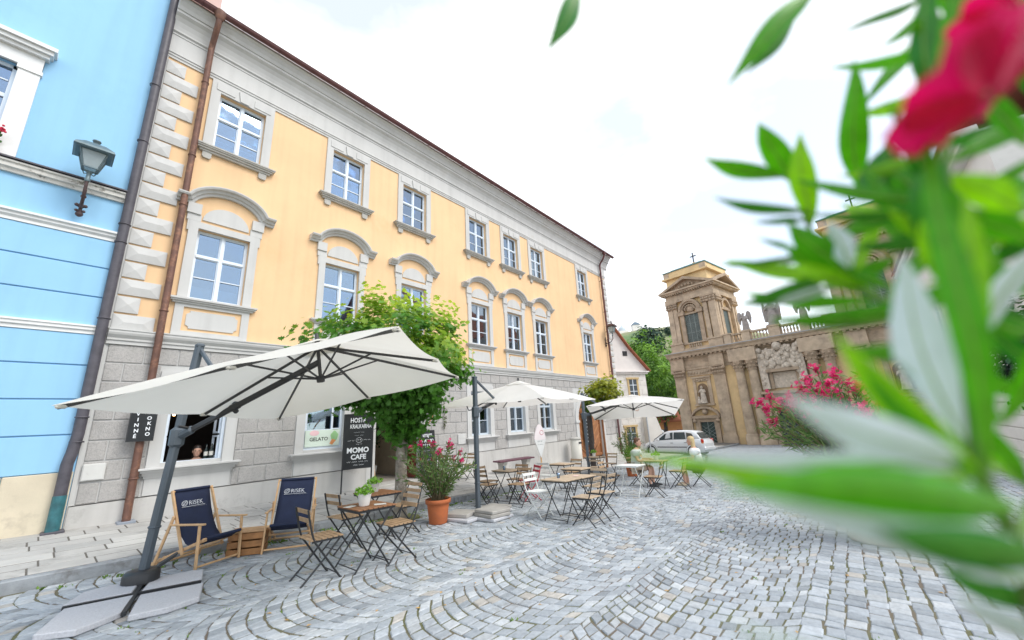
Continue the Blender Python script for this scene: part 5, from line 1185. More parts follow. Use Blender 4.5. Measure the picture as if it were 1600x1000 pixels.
for f in(lambda x:x,lambda x:18-x):
    for x0,x1,o in((-.4,.66,.28),(3.42,4.45,.28)):
        mb=MB(); bx(mb,f,x0,x1,-o,.01,.9,6.2); bx(mb,f,x0-.12,x1+.12,-o-.12,.01,-.8,.78); bx(mb,f,x0-.06,x1+.06,-o-.06,.01,.78,.92); bx(mb,f,x0+.15,x1-.15,-o-.03,-o+.02,1.2,5.9)
        p=cp('pilaster',mb,m_chs)
        cb=MB(); bx(cb,f,x0-.02,x1+.02,-o-.04,.01,6.2,6.32); bx(cb,f,x0-.18,x1+.18,-o-.20,.01,6.98,7.12); bx(cb,f,x0-.04,x1+.04,-o-.06,.01,6.32,6.98)
        for i in range(5):
            for j in range(2): cb.sphere((f(x0+(x1-x0)*(i+.5)/5),-o-.10-.04*j,6.48+.3*j),.13,7,5)
        for s_ in(x0-.06,x1+.06): cb.sphere((f(s_),-o-.12,6.85),.17,8,6)
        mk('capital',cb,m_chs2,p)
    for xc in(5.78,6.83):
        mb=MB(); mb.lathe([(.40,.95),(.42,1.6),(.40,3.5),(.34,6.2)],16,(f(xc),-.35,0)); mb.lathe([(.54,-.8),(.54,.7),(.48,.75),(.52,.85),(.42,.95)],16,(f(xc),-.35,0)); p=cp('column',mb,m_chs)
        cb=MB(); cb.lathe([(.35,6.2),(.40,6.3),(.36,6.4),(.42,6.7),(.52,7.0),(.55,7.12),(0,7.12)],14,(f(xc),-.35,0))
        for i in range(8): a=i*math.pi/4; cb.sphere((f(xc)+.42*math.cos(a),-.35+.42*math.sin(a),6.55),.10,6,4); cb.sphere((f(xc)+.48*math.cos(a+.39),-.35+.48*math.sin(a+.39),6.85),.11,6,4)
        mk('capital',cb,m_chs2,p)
    mb=MB(); bx(mb,f,4.5,5.3,-.05,.01,-.8,7.0); bx(mb,f,5.25,7.4,-.9,.01,-.8,.05); cp('bay_panel',mb,m_chy)
    # niche with statue frame
    mb=MB(); bx(mb,f,1.28,1.55,-.14,.01,3.65,6.1); bx(mb,f,2.65,2.98,-.14,.01,3.65,6.1); bx(mb,f,1.2,3.05,-.24,.01,6.1,6.25); bx(mb,f,1.2,3.05,-.26,.01,3.5,3.66); bx(mb,f,1.55,2.65,-.12,.01,5.75,6.1)
    for i in range(6): mb.sphere((f(1.5+i*.24),-.14,5.9+.05*math.sin(i*2)),.11,6,4)
    bx(mb,f,.9,3.3,-.10,.01,6.36,6.9)
    for i in range(9): mb.sphere((f(1.0+i*.27),-.12,6.72-.16*math.sin(math.pi*i/8)),.11,6,4)
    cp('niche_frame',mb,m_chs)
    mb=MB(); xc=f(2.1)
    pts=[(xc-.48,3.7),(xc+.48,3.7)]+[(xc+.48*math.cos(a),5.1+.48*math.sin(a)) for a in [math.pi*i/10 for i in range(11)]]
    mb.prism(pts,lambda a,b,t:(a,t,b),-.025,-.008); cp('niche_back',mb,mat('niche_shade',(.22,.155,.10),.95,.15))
    # doorway
    mb=MB(); bx(mb,f,.95,1.4,-.25,.01,-.8,2.35); bx(mb,f,2.72,3.15,-.25,.01,-.8,2.35); bx(mb,f,1.4,2.72,-.2,.01,2.02,2.35); bx(mb,f,.75,3.3,-.4,.01,2.35,2.6)
    xc=f(2.03); prev=None
    for i in range(13):
        a=R(25)+R(130)*i/12; pnt=(xc+1.45*math.cos(a),2.05+1.40*math.sin(a))
        if prev: mb.prism([prev,pnt,(pnt[0],pnt[1]-.22),(prev[0],prev[1]-.22)],lambda a_,b_,t:(a_,t,b_),-.45,.01)
        prev=pnt
    mb.sphere((xc,-.2,2.95),.28,8,6); 
    for s_ in(.95,3.1): mb.sphere((f(s_),-.3,2.15),.2,8,6)
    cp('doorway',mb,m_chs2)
    mb=MB(); bx(mb,f,1.4,2.72,-.04,-.01,-.8,2.02); dr=cp('door',mb,m_lat)
    gb=MB()
    for k in range(-3,9): gb.beam((f(1.42),-.06,-.3+.3*k),(f(2.7),-.06,.5+.3*k),.03,.03) if -.3+.3*k<1.25 and k>0 else None
    for k in range(0,8): gb.beam((f(2.7),-.065,-.6+.3*k),(f(1.42),-.065,.2+.3*k),.03,.03) if k<6 else None
    gb.box(xc-.03,xc+.03,-.08,-.04,-.8,2.02)
    mk('door_grille',gb,mat('grille_grey',(.20,.24,.23),.5,.2),dr)
    # entablature breaks over the supports
    for x0,x1 in((-.55,.8),(3.3,4.6),(5.2,7.45)):
        mb=MB(); bx(mb,f,x0,x1,-.42 if x0<5 else -.85,.01,7.12,8.2); cp('entablature_block',mb,m_chs)
mb=MB()
n=0
def crun(prof,x0,x1,m,name):
    q=MB();k=len(prof);V=[(x,-o,z) for x in(x0,x1) for o,z in prof]; q.add(V,[(i,i+1,k+i+1,k+i) for i in range(k-1)]+[tuple(range(k)),tuple(range(k,2*k))]); return cp(name,q,m)
crun([(0,6.95),(.12,6.95),(.12,7.2),(.17,7.2),(.17,7.4),(.08,7.42),(.08,8.05),(.2,8.1),(.3,8.25),(.65,8.3),(.72,8.5),(.85,8.62),(.85,8.68),(0,8.75)],-.75,18.75,m_chs,'main_entablature')
crun([(0,8.69),(.90,8.69),(.90,8.74),(0,8.80)],-.85,18.85,m_lead,'cornice_flashing')
mb=MB()
for i in range(46): mb.box(-.5+i*.41,-.3+i*.41,-.62,-.2,8.17,8.30)
cp('modillion_row',mb,m_chs2)
# middle relief and portal
mb=MB(); mb.box(7.5,10.5,-.35,.01,6.1,7.75); mb.box(7.35,7.9,-.45,.01,4.5,7.4); mb.box(10.1,10.65,-.45,.01,4.5,7.4)
q=random.Random(3)
for i in range(110):
    x=q.uniform(7.35,10.65); z=q.uniform(6.2,7.9) if 7.9<x<10.1 else q.uniform(4.5,7.8); mb.sphere((x,-.42+q.uniform(-.05,.06),z),q.uniform(.1,.24),7,5,sc=(1,.6,1.2))
mb.sphere((9,-.5,7.95),.36,10,8); mb.sphere((7.55,-.45,7.75),.26,8,6); mb.sphere((10.5,-.45,7.85),.26,8,6)
cp('coat_of_arms_relief',mb,m_wst)
mb=MB(); mb.box(7.85,10.2,-.6,.01,5.85,6.08); mb.box(7.95,8.2,-.3,.01,4.5,5.85); mb.box(9.85,10.1,-.3,.01,4.5,5.85); mb.box(7.2,10.85,-.7,.01,4.1,4.32); mb.box(7.35,10.7,-.45,.01,3.7,4.1); cp('relief_cornice',mb,m_chs2)
mb=MB(); mb.box(8.2,9.85,-.16,.01,4.55,5.8); tb=cp('inscription_tablet',mb,m_wst)
mb=MB(); r0,r1=1.05,1.4
for i in range(14):
    a,b=math.pi*i/14,math.pi*(i+1)/14
    mb.prism([(9+r0*math.cos(a),2.0+r0*math.sin(a)),(9+r1*math.cos(a),2.0+r1*math.sin(a)),(9+r1*math.cos(b),2.0+r1*math.sin(b)),(9+r0*math.cos(b),2.0+r0*math.sin(b))],lambda p_,q_,t:(p_,t,q_),-.3,.01)
for s_ in(-1,1): mb.box(9+s_*1.05,9+s_*1.4,-.3,.01,-.8,2.0); mb.box(9+s_*1.42,9+s_*1.8,-.45,.01,-.8,3.7)
cp('portal_arch',mb,m_chs)
pd=cp('portal_door',MB().prism([(7.95,-.8),(10.05,-.8)]+[(9+1.05*math.cos(math.pi*i/12),2.0+1.05*math.sin(math.pi*i/12)) for i in range(13)],lambda a,b,t:(a,t,b),-.06,-.02),m_lat)
gb=MB()
for k in range(14): gb.beam((7.96,-.08,-.6+.25*k-1),(10.04,-.08,1.0+.25*k-1),.025,.025) if 0<k<10 else None
for k in range(14): gb.beam((10.04,-.085,-.6+.25*k-1),(7.96,-.085,1.0+.25*k-1),.025,.025) if 0<k<10 else None
mk('door_grille',gb,MT['grille_grey'],pd)
# balustrade
for x0,x1 in((4.95,5.55),(6.5,7.15),(8.6,9.45),(10.85,11.5),(12.45,13.05)): cp('balustrade_pedestal',MB().box(x0,x1,-.35,.35,8.8,9.65).box(x0-.06,x1+.06,-.42,.42,9.65,9.76),m_chs)
for x0,x1 in((5.55,6.5),(7.15,8.6),(9.45,10.85),(11.5,12.45)):
    cp('balustrade_rail',MB().box(x0+.07,x1-.07,-.22,.22,8.8,8.92).box(x0+.07,x1-.07,-.24,.24,9.52,9.66),m_chs)
    k=int((x1-x0-.1)/.235)
    for i in range(k): cp('baluster',MB().lathe([(.085,8.92),(.05,9.0),(.09,9.14),(.085,9.2),(.04,9.36),(.07,9.46),(.07,9.52)],8,(x0+.12+(x1-x0-.24)*(i+.5)/k,0,0)),m_chs)
# towers
def tower(f,label_i):
    mir=f(1)-f(0); X=lambda x:f(x)
    def b(mb,x0,x1,y0,y1,z0,z1): bx(mb,f,x0,x1,y0,y1,z0,z1)
    mb=MB(); b(mb,.15,4.4,.1,4.7,8.7,15.3); b(mb,.1,4.3,.15,4.6,15.3,16.6); body=cp('tower_body',mb,m_chy)
    mb=MB(); b(mb,-.4,4.9,-.3,5.1,8.7,8.95); b(mb,-.28,1.0,-.2,1.0,8.95,9.6); b(mb,3.5,4.82,-.2,1.0,8.95,9.6); b(mb,3.5,4.82,3.9,5.0,8.95,9.6);
    b(mb,-.34,1.06,-.28,1.0,9.6,9.74); b(mb,3.44,4.88,-.28,1.06,9.6,9.74); b(mb,3.44,4.88,3.84,5.08,9.6,9.74); b(mb,1.0,3.5,-.12,.1,8.95,9.1); b(mb,1.0,3.5,-.12,.1,9.5,9.62); b(mb,4.4,4.6,1.0,3.9,8.95,9.1)
    for i in range(6): mb.lathe([(.09,9.1),(.05,9.2),(.1,9.3),(.05,9.42),(.08,9.5)],8,(X(1.6+i*.22),-.02,0))
    cp('tower_pedestal',mb,m_chs)
    for xs_,ys_ in(((-.1,.45),0),((.5,.9),0),((3.55,3.95),0),((4.1,4.7),0)):
        mb=MB(); b(mb,xs_[0],xs_[1],-.16,.15,9.74,13.25); p=cp('tower_pilaster',mb,m_chs)
        cb=MB(); b(cb,xs_[0]-.1,xs_[1]+.1,-.28,.15,13.8,13.95); b(cb,xs_[0]-.03,xs_[1]+.03,-.2,.15,13.25,13.8)
        for i in range(3):
            for j in range(2): cb.sphere((X(xs_[0]+(xs_[1]-xs_[0])*(i)/2),-.22,13.38+.25*j),.13,6,5)
        mk('capital',cb,m_chs2,p)
    for y0,y1 in((.12,.55),(.75,1.1),(3.75,4.1),(4.3,4.75)):
        mb=MB(); b(mb,4.35,4.72,y0,y1,9.74,13.25); p=cp('tower_side_pilaster',mb,m_chs)
        cb=MB(); b(cb,4.35,4.85,y0-.08,y1+.08,13.25,13.95)
        for j in range(2):
            for i in range(3): cb.sphere((X(4.82),y0+(y1-y0)*i/2,13.38+.25*j),.13,6,5)
        mk('capital',cb,m_chs2,p)
    mb=MB(); b(mb,-.2,4.8,-.25,5.0,13.95,14.35); b(mb,-.1,4.7,-.15,4.9,14.35,14.75); b(mb,-.45,5.05,-.5,5.25,14.85,15.0); b(mb,-.6,5.2,-.65,5.4,15.0,15.14)
    for i in range(22): b(mb,-.3+i*.24,-.18+i*.24,-.45,-.1,14.75,14.86)
    for i in range(22): b(mb,4.7,5.0,-.3+i*.24,-.18+i*.24,14.75,14.86)
    cp('tower_entablature',mb,m_chs)
    mb=MB()
    for s_ in(0,1):
        c=2.3
        A_=[(-.6 if s_==0 else 5.2,15.14),(c,16.35)]
        dx=A_[1][0]-A_[0][0]; dz=A_[1][1]-A_[0][1]
        mb.prism([(X(A_[0][0]),A_[0][1]),(X(A_[1][0]),A_[1][1]),(X(A_[1][0]),A_[1][1]-.28),(X(A_[0][0]+(.55 if s_==0 else -.55)),A_[0][1])],lambda p_,q_,t:(p_,t,q_),-.65,.16)
        mb.prism([(-.65 if s_==0 else 5.4,15.14),(2.35,16.35),(2.35,16.07),((-.1 if s_==0 else 4.85),15.14)],lambda p_,q_,t:(X(t),p_,q_),4.28,5.2)
    mb.prism([(X(-.1),15.14),(X(4.7),15.14),(X(2.3),16.1)],lambda p_,q_,t:(p_,t,q_),-.2,.12)
    for i in range(5): mb.sphere((X(1.6+i*.35),-.25,15.4+.12*math.sin(math.pi*i/4)),.16,7,5)
    cp('tower_pediment',mb,m_chs2)
    mb=MB(); b(mb,-.2,4.65,-.2,4.95,16.6,16.75); b(mb,.0,4.4,.0,4.75,16.75,17.35)
    cp('tower_attic',mb,m_chy)
    for x0,x1 in((.0,.55),(3.85,4.42)):
        mb=MB(); b(mb,x0-.03,x1,-.03,.12,16.78,17.3); cp('attic_corner_block',mb,m_chs)
    mb=MB(); r=[[(X(a_),b_,z) for a_,b_ in((0-o,0-o),(4.4+o,0-o),(4.4+o,4.75+o),(0-o,4.75+o))] for o,z in((.08,17.35),(.08,17.45),(-.5,17.62),(-.6,17.75),(-2.0,18.05))]
    mb.loft(r,0,False,True); rf=cp('tower_roof',mb,m_grn)
    mk('ball',MB().sphere((X(2.35),2.4,18.2),.30,12,8),m_gold,rf); mk('cross',MB().box(X(2.35)-.05,X(2.35)+.05,2.35,2.45,18.45,19.6).box(X(2.35)-.32,X(2.35)+.32,2.36,2.44,19.15,19.25),BLACKM,rf)
    # window with arched hood
    mb=MB(); b(mb,1.1,1.5,-.14,.15,9.62,12.45); b(mb,2.95,3.35,-.14,.15,9.62,12.45); b(mb,1.0,1.6,-.3,.15,12.45,12.9); b(mb,2.85,3.45,-.3,.15,12.45,12.9); b(mb,1.5,2.95,-.1,.15,12.45,12.62)
    for i in range(12):
        a,b2=math.pi*i/12,math.pi*(i+1)/12
        for r0,r1,o in((.72,.9,-.25),(.9,1.12,-.36)): mb.prism([(X(2.22)+r0*math.cos(a),12.85+r0*math.sin(a)),(X(2.22)+r1*math.cos(a),12.85+r1*math.sin(a)),(X(2.22)+r1*math.cos(b2),12.85+r1*math.sin(b2)),(X(2.22)+r0*math.cos(b2),12.85+r0*math.sin(b2))],lambda p_,q_,t:(p_,t,q_),o,.14)
    mb.sphere((X(2.22),.0,13.05),.5,10,6,sc=(1.1,.35,.8))
    for i in range(9): a=math.pi*i/8; mb.sphere((X(2.22)+.5*math.cos(a),-.15,12.95+.4*math.sin(a)),.12,6,4)
    cp('belfry_window_frame',mb,m_chs2)
    mb=MB(); b(mb,1.5,2.95,.06,.12,9.65,12.45); lv=cp('belfry_louvre',mb,m_lat)
    gb=MB()
    for k in range(26): b(gb,1.52,2.93,.02,.07,9.7+k*.105,9.74+k*.105)
    for k in (1,2): b(gb,1.5+k*.48-.025,1.5+k*.48+.025,.0,.06,9.65,12.45)
    for k in (1,2): b(gb,1.5,2.95,-.005,.06,9.65+k*.93-.025,9.65+k*.93+.025)
    mk('louvre_slat',gb,MT['grille_grey'],lv)
    mb=MB(); b(mb,4.38,4.52,1.55,1.85,9.7,12.6); b(mb,4.38,4.52,3.0,3.3,9.7,12.6); b(mb,4.38,4.6,1.4,3.45,12.6,12.9)
    for i in range(10):
        a,b2=math.pi*i/10,math.pi*(i+1)/10; mb.prism([(2.42+.75*math.cos(a),12.85+.75*math.sin(a)),(2.42+1.0*math.cos(a),12.85+1.0*math.sin(a)),(2.42+1.0*math.cos(b2),12.85+1.0*math.sin(b2)),(2.42+.75*math.cos(b2),12.85+.75*math.sin(b2))],lambda p_,q_,t:(X(t),p_,q_),4.38,4.7)
    cp('side_window_frame',mb,m_chs2)
    mb=MB(); b(mb,4.38,4.44,1.85,3.0,9.7,12.6); cp('side_louvre',mb,m_lat)
tower(lambda x:x,0); tower(lambda x:18-x,1)
# statues
def statue(label,pos,h,wings,m,group,child=False):
    w=Matrix.Translation(CO)@Matrix.Rotation(CRZ,4,'Z')@Vector(pos)
    t=thing('stone_statue',label,'statue',tuple(w),CRZ,group); s=h/1.8; mb=MB()
    rings=[]
    for z,rx,ry,ox in((0,.34,.28,0),(.25,.30,.25,.02),(.7,.27,.22,.05),(1.0,.22,.18,.03),(1.25,.27,.19,.0),(1.42,.24,.16,-.02),(1.5,.09,.09,-.02)):
        rings.append([((ox+rx*math.cos(a)*(1+.10*math.sin(5*a+z*4)))*s,ry*math.sin(a)*(1+.10*math.sin(5*a+z*4))*s,z*s) for a in [R(20*i) for i in range(18)]])
    mb.loft(rings,0,True,True); mb.sphere((-.02*s,-.02*s,1.64*s),.125*s,10,8,sc=(.9,1,1.15)); mb.sphere((-.02*s,.03*s,1.70*s),.13*s,8,6)
    mb.tube([(.23*s,0,1.38*s),(.33*s,-.08*s,1.15*s),(.16*s,-.26*s,1.12*s)],[.075*s,.065*s,.045*s],7); mb.tube([(-.23*s,0,1.38*s),(-.32*s,-.1*s,1.12*s),(-.12*s,-.27*s,1.28*s)],[.075*s,.065*s,.045*s],7)
    mk('figure',mb,m,t); mk('plinth',MB().box(-.36*s,.36*s,-.3*s,.3*s,-.01,.06*s,bev=.02*s),m,t)
    if wings:
        for q in(-1,1):
            mk('wing',MB().prism([(q*.1,1.35),(q*.28,1.85),(q*.46,1.95),(q*.62,1.70),(q*.64,1.2),(q*.55,.75),(q*.42,.62),(q*.34,1.0)],lambda a,b,t_:(a*s,t_,b*s),.10*s,.2*s),m,t)
    if child: mk('child_figure',MB().sphere((-.42*s,-.1*s,.62*s),.11*s,8,6).lathe([(.18*s,0),(.16*s,.3*s),(.1*s,.5*s),(0,.55*s)],10,(-.42*s,-.08*s,0)),m,t)
    return t
m_gst=mat('grey_statue_stone',(.30,.275,.26),.9,.25,vs=3,bump=.5,bs=20)
statue('winged angel statue on the church balustrade beside the left tower',(6.85,0,9.78),1.62,True,m_gst,'angel statues on the church balustrade')
statue('winged angel statue on the church balustrade toward the right tower',(11.2,0,9.78),1.62,True,m_gst,'angel statues on the church balustrade')
st=statue('large stone figure with raised cloak at the middle of the church balustrade',(9.02,0,9.78),2.2,False,m_gst,None)
mk('cloak',MB().prism([(-.62,.4),(-.68,1.5),(-.55,2.25),(-.5,1.7),(0,2.0),(.45,1.7),(.52,2.3),(.62,1.4),(.55,.4)],lambda a,b,t_:(a,t_,b),.1,.4),m_gst,st)
statue('pale saint statue with child in the left niche of the church',(2.1,-.22,3.72),1.6,False,m_wst,'saint statues in the church niches',True)
statue('pale saint statue in the right niche of the church',(15.9,-.22,3.72),1.6,False,m_wst,'saint statues in the church niches')
# ================================================================== white gabled house
def plane_uz(px,py,O,e):
    nrm=Vector((-e.y,e.x,0)); v=ray(px,py); o=O-Vector((0,0,CAMZ)); k=o.dot(nrm)/v.dot(nrm); p=v*k-o; return p.dot(e),p.z
WO=G(1024,701); we=Vector((.88,-.475,0)).normalized()
m_whs=mat('whitewashed_stone',(.72,.70,.66),.9,.07,vs=1.4,bump=.15,bs=40,stain=((.5,.47,.42),1.0,.62,.8)); m_whp=mat('white_gable_plaster',(.74,.71,.69),.9,.05); m_oc=mat('ochre_surround',(.56,.42,.22),.85,.1)
wh=thing('white_house','whitewashed gabled house beyond the yellow house','house',tuple(WO),math.atan2(we.y,we.x))
U=lambda px,py: plane_uz(px,py,WO,we)
ez=U(1013,580)[1]; wl=-14.0
mb=MB(); mb.box(wl,0,.0,9,-.6,ez); 
mb.prism([(wl,ez),(.35,ez),(-1.4,ez+1.9),(-2.6,ez+3.5),(wl,ez+4.6)],lambda a,b,t:(a,t,b),.05,9); cpw=mk('wall',mb,m_whp,wh)
mk('eave_moulding',MB().box(wl,.18,-.12,.02,ez-.25,ez-.1).box(wl,.3,-.22,.02,ez-.1,ez),m_whp,wh)
rb_=MB()
for (a,b) in (((.45,ez+.0),(-1.4,ez+2.0)),((-1.4,ez+2.0),(-2.6,ez+3.6)),((-2.6,ez+3.6),(wl,ez+4.8))): rb_.beam((a[0],4.4,a[1]),(b[0],4.4,b[1]),9.3,.07,(0,0,1))
mk('roof',rb_,m_tile,wh)
q=random.Random(4); zz=-.3; row=0
while zz<ez-.35:
    x=-.02-(.3 if row%2 else 0)
    while x>-6.5:
        l=q.uniform(.5,.75); mk('wall_block',MB().box(x-l+.03,x,-.025,.01,zz+.02,zz+.36,bev=.01),m_whs,wh); x-=l
    zz+=.38; row+=1
for nm,(a,b,c,d) in (('up',(979,593,1000,622)),('low',(975,668,999,700))):
    u0,z1=U(a,b); u1,z0=U(c,d); w_=mk('window',MB().box(u0,u0+.18,-.06,.02,z0,z1).box(u1-.18,u1,-.06,.02,z0,z1).box(u0-.08,u1+.08,-.09,.02,z1,z1+.16).box(u0,u1,-.061,.02,z0-.12,z0),m_oc,wh)
    mk('pane',MB().box(u0+.18,u1-.18,-.032,-.028,z0,z1),mat('dark_pane',(.08,.10,.12),.1,.1),w_); c_=(u0+u1)/2
    mk('frame',MB().box(c_-.03,c_+.03,-.045,-.03,z0,z1).box(u0+.18,u1-.18,-.046,-.03,z0+(z1-z0)*.35,z0+(z1-z0)*.35+.05).box(u0+.18,u1-.18,-.046,-.03,z0+(z1-z0)*.68,z0+(z1-z0)*.68+.05),m_frame,w_)
u0,z0=U(979,556); mk('gable_window',MB().box(u0-.35,u0+.1,.02,.06,z0,z0+.4),BLACKM,wh)
mk('buttress',MB().prism([(-.9,-.6),(.9,-.6),(.75,.6),(.1,2.4),(-.1,2.6),(-.9,2.6)],lambda a,b,t:(a,t,b),-.5,1.2),m_whs,wh)
# orange house far behind
oo=At(1053,690,50); oo.z=gz(oo.x)
oh=thing('orange_house','small orange house with red tiled roof beside the church','house',tuple(oo),R(-52))
mk('wall',MB().box(-2.2,2.6,0,5,-1,2.4),mat('orange_plaster',(.55,.27,.12),.9,.1),oh); mk('roof',MB().prism([(-.3,2.4),(5.3,2.4),(2.5,4.6)],lambda a,b,t:(t,a,b),-2.5,2.9).box(-2.6,3.0,-.4,-.3,2.3,2.45),m_tile,oh); mk('door',MB().box(.6,1.5,-.03,.02,-.9,1.3),mat('brown_door',(.12,.07,.05),.6,.2),oh); mk('window',MB().box(-1.4,-.6,-.03,.02,.4,1.4),MT['dark_pane'],oh)
rh=At(1038,688,58); rh.z=gz(rh.x)
r2h=thing('brick_house','dull red brick house behind the parked cars','house',tuple(rh),R(-40)); mk('wall',MB().box(-5,2,0,6,-1,3.6),mat('dull_brick',(.30,.16,.11),.9,.2,vs=4),r2h); mk('roof',MB().prism([(-.3,3.6),(6.3,3.6),(3,6)],lambda a,b,t:(t,a,b),-5.2,2.2),m_tile,r2h); mk('window',MB().box(-1,0,-.03,.02,.8,2),MT['dark_pane'],r2h)
# hill with chapel
def hill_h(x,y):
    c=At(1010,517,360); dx,dy=x-c.x,y-c.y
    a=math.exp(-((dx)/150)**2-((dy)/170)**2); return (c.z+2)*a
mh=mat('dry_hill_grass',(.24,.25,.13),.95,.25,vs=.05,stain=((.10,.17,.06),.03,.48,.6)); mb=MB()
nx,ny=40,40; X0h,X1h,Y0h,Y1h=75,560,-250,520
mb.add([(X0h+(X1h-X0h)*i/nx,Y0h+(Y1h-Y0h)*j/ny,-3+hill_h(X0h+(X1h-X0h)*i/nx,Y0h+(Y1h-Y0h)*j/ny)*(min(1,max(0,i/6)))) for i in range(nx+1) for j in range(ny+1)],[(i*(ny+1)+j,(i+1)*(ny+1)+j,(i+1)*(ny+1)+j+1,i*(ny+1)+j+1) for i in range(nx) for j in range(ny)],0,True)
tag(mk('hill',mb,mh),kind='structure')
def hz(p): return -3+hill_h(p.x,p.y)
def hit(px,py):
    d=90
    while d<420:
        p=At(px,py,d)
        if p.z<=hz(p): return p
        d+=2
    return p
p=At(993.5,515,352); cz=hz(p)
c1=thing('hill_chapel','white chapel tower with dark pyramid roof on the hill','chapel',(p.x,p.y,cz-1),R(40))
mk('wall',MB().box(-3.2,3.2,-3.2,3.2,-3,6.5),m_whp,c1); rr=[[(a*k,b*k,z) for a,b in((-1,-1),(1,-1),(1,1),(-1,1))] for k,z in((3.6,6.5),(2.2,8.6),(.2,10))]; mk('roof',MB().loft(rr,0,False,True),mat('slate_roof',(.10,.15,.20),.7,.1),c1); mk('window',MB().box(-.8,.8,-3.3,-3.15,2.5,4.5),BLACKM,c1); mk('annex',MB().box(3.2,7,-2.5,2.5,-3,3),m_whp,c1)
p=At(972,517,352); c2=thing('domed_chapel','pale domed chapel on the hill left of the tower','chapel',(p.x,p.y,hz(p)-1),R(40))
mk('wall',MB().box(-6,6,-4,4,-3,2.5),m_whp,c2); mk('dome',MB().lathe([(3.6,2.5),(3.6,4),(3.2,5.6),(2,7),(.7,7.6),(.5,9),(0,10)],14),mat('dome_lead',(.42,.48,.52),.6,.1),c2)
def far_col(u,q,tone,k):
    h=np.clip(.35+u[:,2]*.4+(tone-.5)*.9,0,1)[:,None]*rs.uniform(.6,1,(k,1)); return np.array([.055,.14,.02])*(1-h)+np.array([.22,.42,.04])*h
def far_dark(u,q,tone,k): return np.array([.035,.075,.05])*rs.uniform(.6,1.5,(k,1))
for px,py,d,r_,l in((1018,540,320,8,'dark round tree on the hillside, right of two'),(1012,546,318,6,'dark round tree on the hillside, left of two'),(1045,520,345,3,'tiny dark tree on the hill crest near the church tower'),(1018.5,517,350,2.2,'tiny dark tree on the bare hill crest beside the chapel')):
    p=hit(px,py+r_*1.6); z0=hz(p); t=thing('hill_tree',l,'tree',(p.x,p.y,z0),group='dark trees on the hill'); mk('trunk',MB().tube([(0,0,-.5),(0,0,r_)],r_*.1,6),m_barkd,t); mk('crown',crown((0,0,r_*1.1),(r_,r_,r_*.9),40,22,r_*.25,r_*.30,RHOMB,far_dark,m_leafd),None,t)
for px,py,d,r_,l in((1030,600,52,(3.6,3.6,4.6),'bright green tree between the white house and the church'),(1048,590,62,(3.2,3.2,5.2),'deeper green tree close behind the church corner'),(1004,566,60,(3,3,3.5),'green treetop just over the white house roof')):
    p=At(px,py,d); z0=gz(p.x); t=thing('broadleaf_tree',l,'tree',(p.x,p.y,z0),group='trees behind the white house'); mk('trunk',MB().tube([(0,0,-.5),(0,0,p.z-z0)],[.3,.2],8),m_barkd,t); mk('crown',crown((0,0,p.z-z0),r_,110,46,.55,.42,RHOMB,far_col,m_leafd),None,t)
for i,(px,d) in enumerate(((1000,150),(1018,140),(1036,150),(1050,130))):
    p=At(px,580,d); z0=hz(p); t=thing('foothill_tree',('green tree at the hill foot above the white house roof','green tree at the hill foot left of the church tower, second from the left','green tree at the hill foot left of the church tower, third from the left','green tree at the hill foot touching the church tower')[i],'tree',(p.x,p.y,z0),group='trees at the foot of the hill'); hh=max(p.z-z0-5,3); mk('trunk',MB().tube([(0,0,-.5),(0,0,hh)],.4,6),m_barkd,t); mk('crown',crown((0,0,hh),(5.5,5.5,4),70,30,1.0,1.0,RHOMB,far_col,m_leafd),None,t)
# ================================================================== right side of the square
rbz=gz(24); m_rw=mat('right_house_white',(.70,.69,.66),.88,.06,vs=1,stain=((.5,.48,.45),.8,.6,.8))
rh_=thing('white_right_house','white house with banded ground floor on the right side of the square','house',(26,-4.75,gz(22)))
rp=lambda n,mb,m,par=None: mk(n,mb,m,par or rh_,absolute=par is None)
mb=MB(); mb.box(17,35,-14,-4.75,-1.6,9.4); rp('wall',mb,m_rw)
for k in range(9):
    rp('rustication_band',MB().box(17,34.9,-4.75,-4.69,-1.0+k*.46,-1.0+k*.46+.43,bev=.015),m_rw)
rp('string_course',MB().box(17,35.1,-4.75,-4.55,3.25,3.45),m_rw); rp('cornice',MB().box(17,35.3,-4.75,-4.35,9.2,9.4).box(17,35.5,-4.75,-4.15,9.4,9.6),m_rw)
mb=MB(); mb.add([(16.7,-4.0,9.6),(35.6,-4.0,9.6),(35.6,-9.5,14.2),(16.7,-9.5,14.2),(16.7,-15,9.6),(35.6,-15,9.6)],[(0,1,2,3),(3,2,5,4)]); rp('roof',mb,m_tile)
for i,x in enumerate((19.8,23.2,26.6,30,33.2)):
    w_=rp('window',MB().box(x-.75,x-.52,-4.75,-4.66,4.6,6.9).box(x+.52,x+.75,-4.75,-4.66,4.6,6.9).box(x-.85,x+.85,-4.75,-4.56,6.9,7.12).box(x-.8,x+.8,-4.75,-4.54,4.45,4.6),m_blw)
    mk('pane',MB().box(x-.52,x+.52,-4.735,-4.73,4.6,6.9),MT['dark_pane'],w_); mk('frame',MB().box(x-.04,x+.04,-4.735,-4.70,4.6,6.9).box(x-.52,x+.52,-4.735,-4.705,6.0,6.08).box(x-.52,x-.46,-4.735,-4.70,4.6,6.9).box(x+.46,x+.52,-4.735,-4.70,4.6,6.9),m_frame,w_)
mb=MB(); mb.add([(x,y,gz(x)+.10) for x in(2,20,40) for y in(-4.8,-3.35)],[(0,2,3,1),(2,4,5,3)])
rpv=tag(mk('right_pavement',mb,m_slab),kind='structure')
x=6.0
while x<34:
    o=mk('kerb_stone',MB().obox((0,0,0),(1.18,.16,.22),Matrix.Rotation(math.atan(SLOPE),3,'Y'),0,.012),m_kerb,rpv); o.location=(x+.6,-3.28,gz(x+.6)+.0); x+=1.2
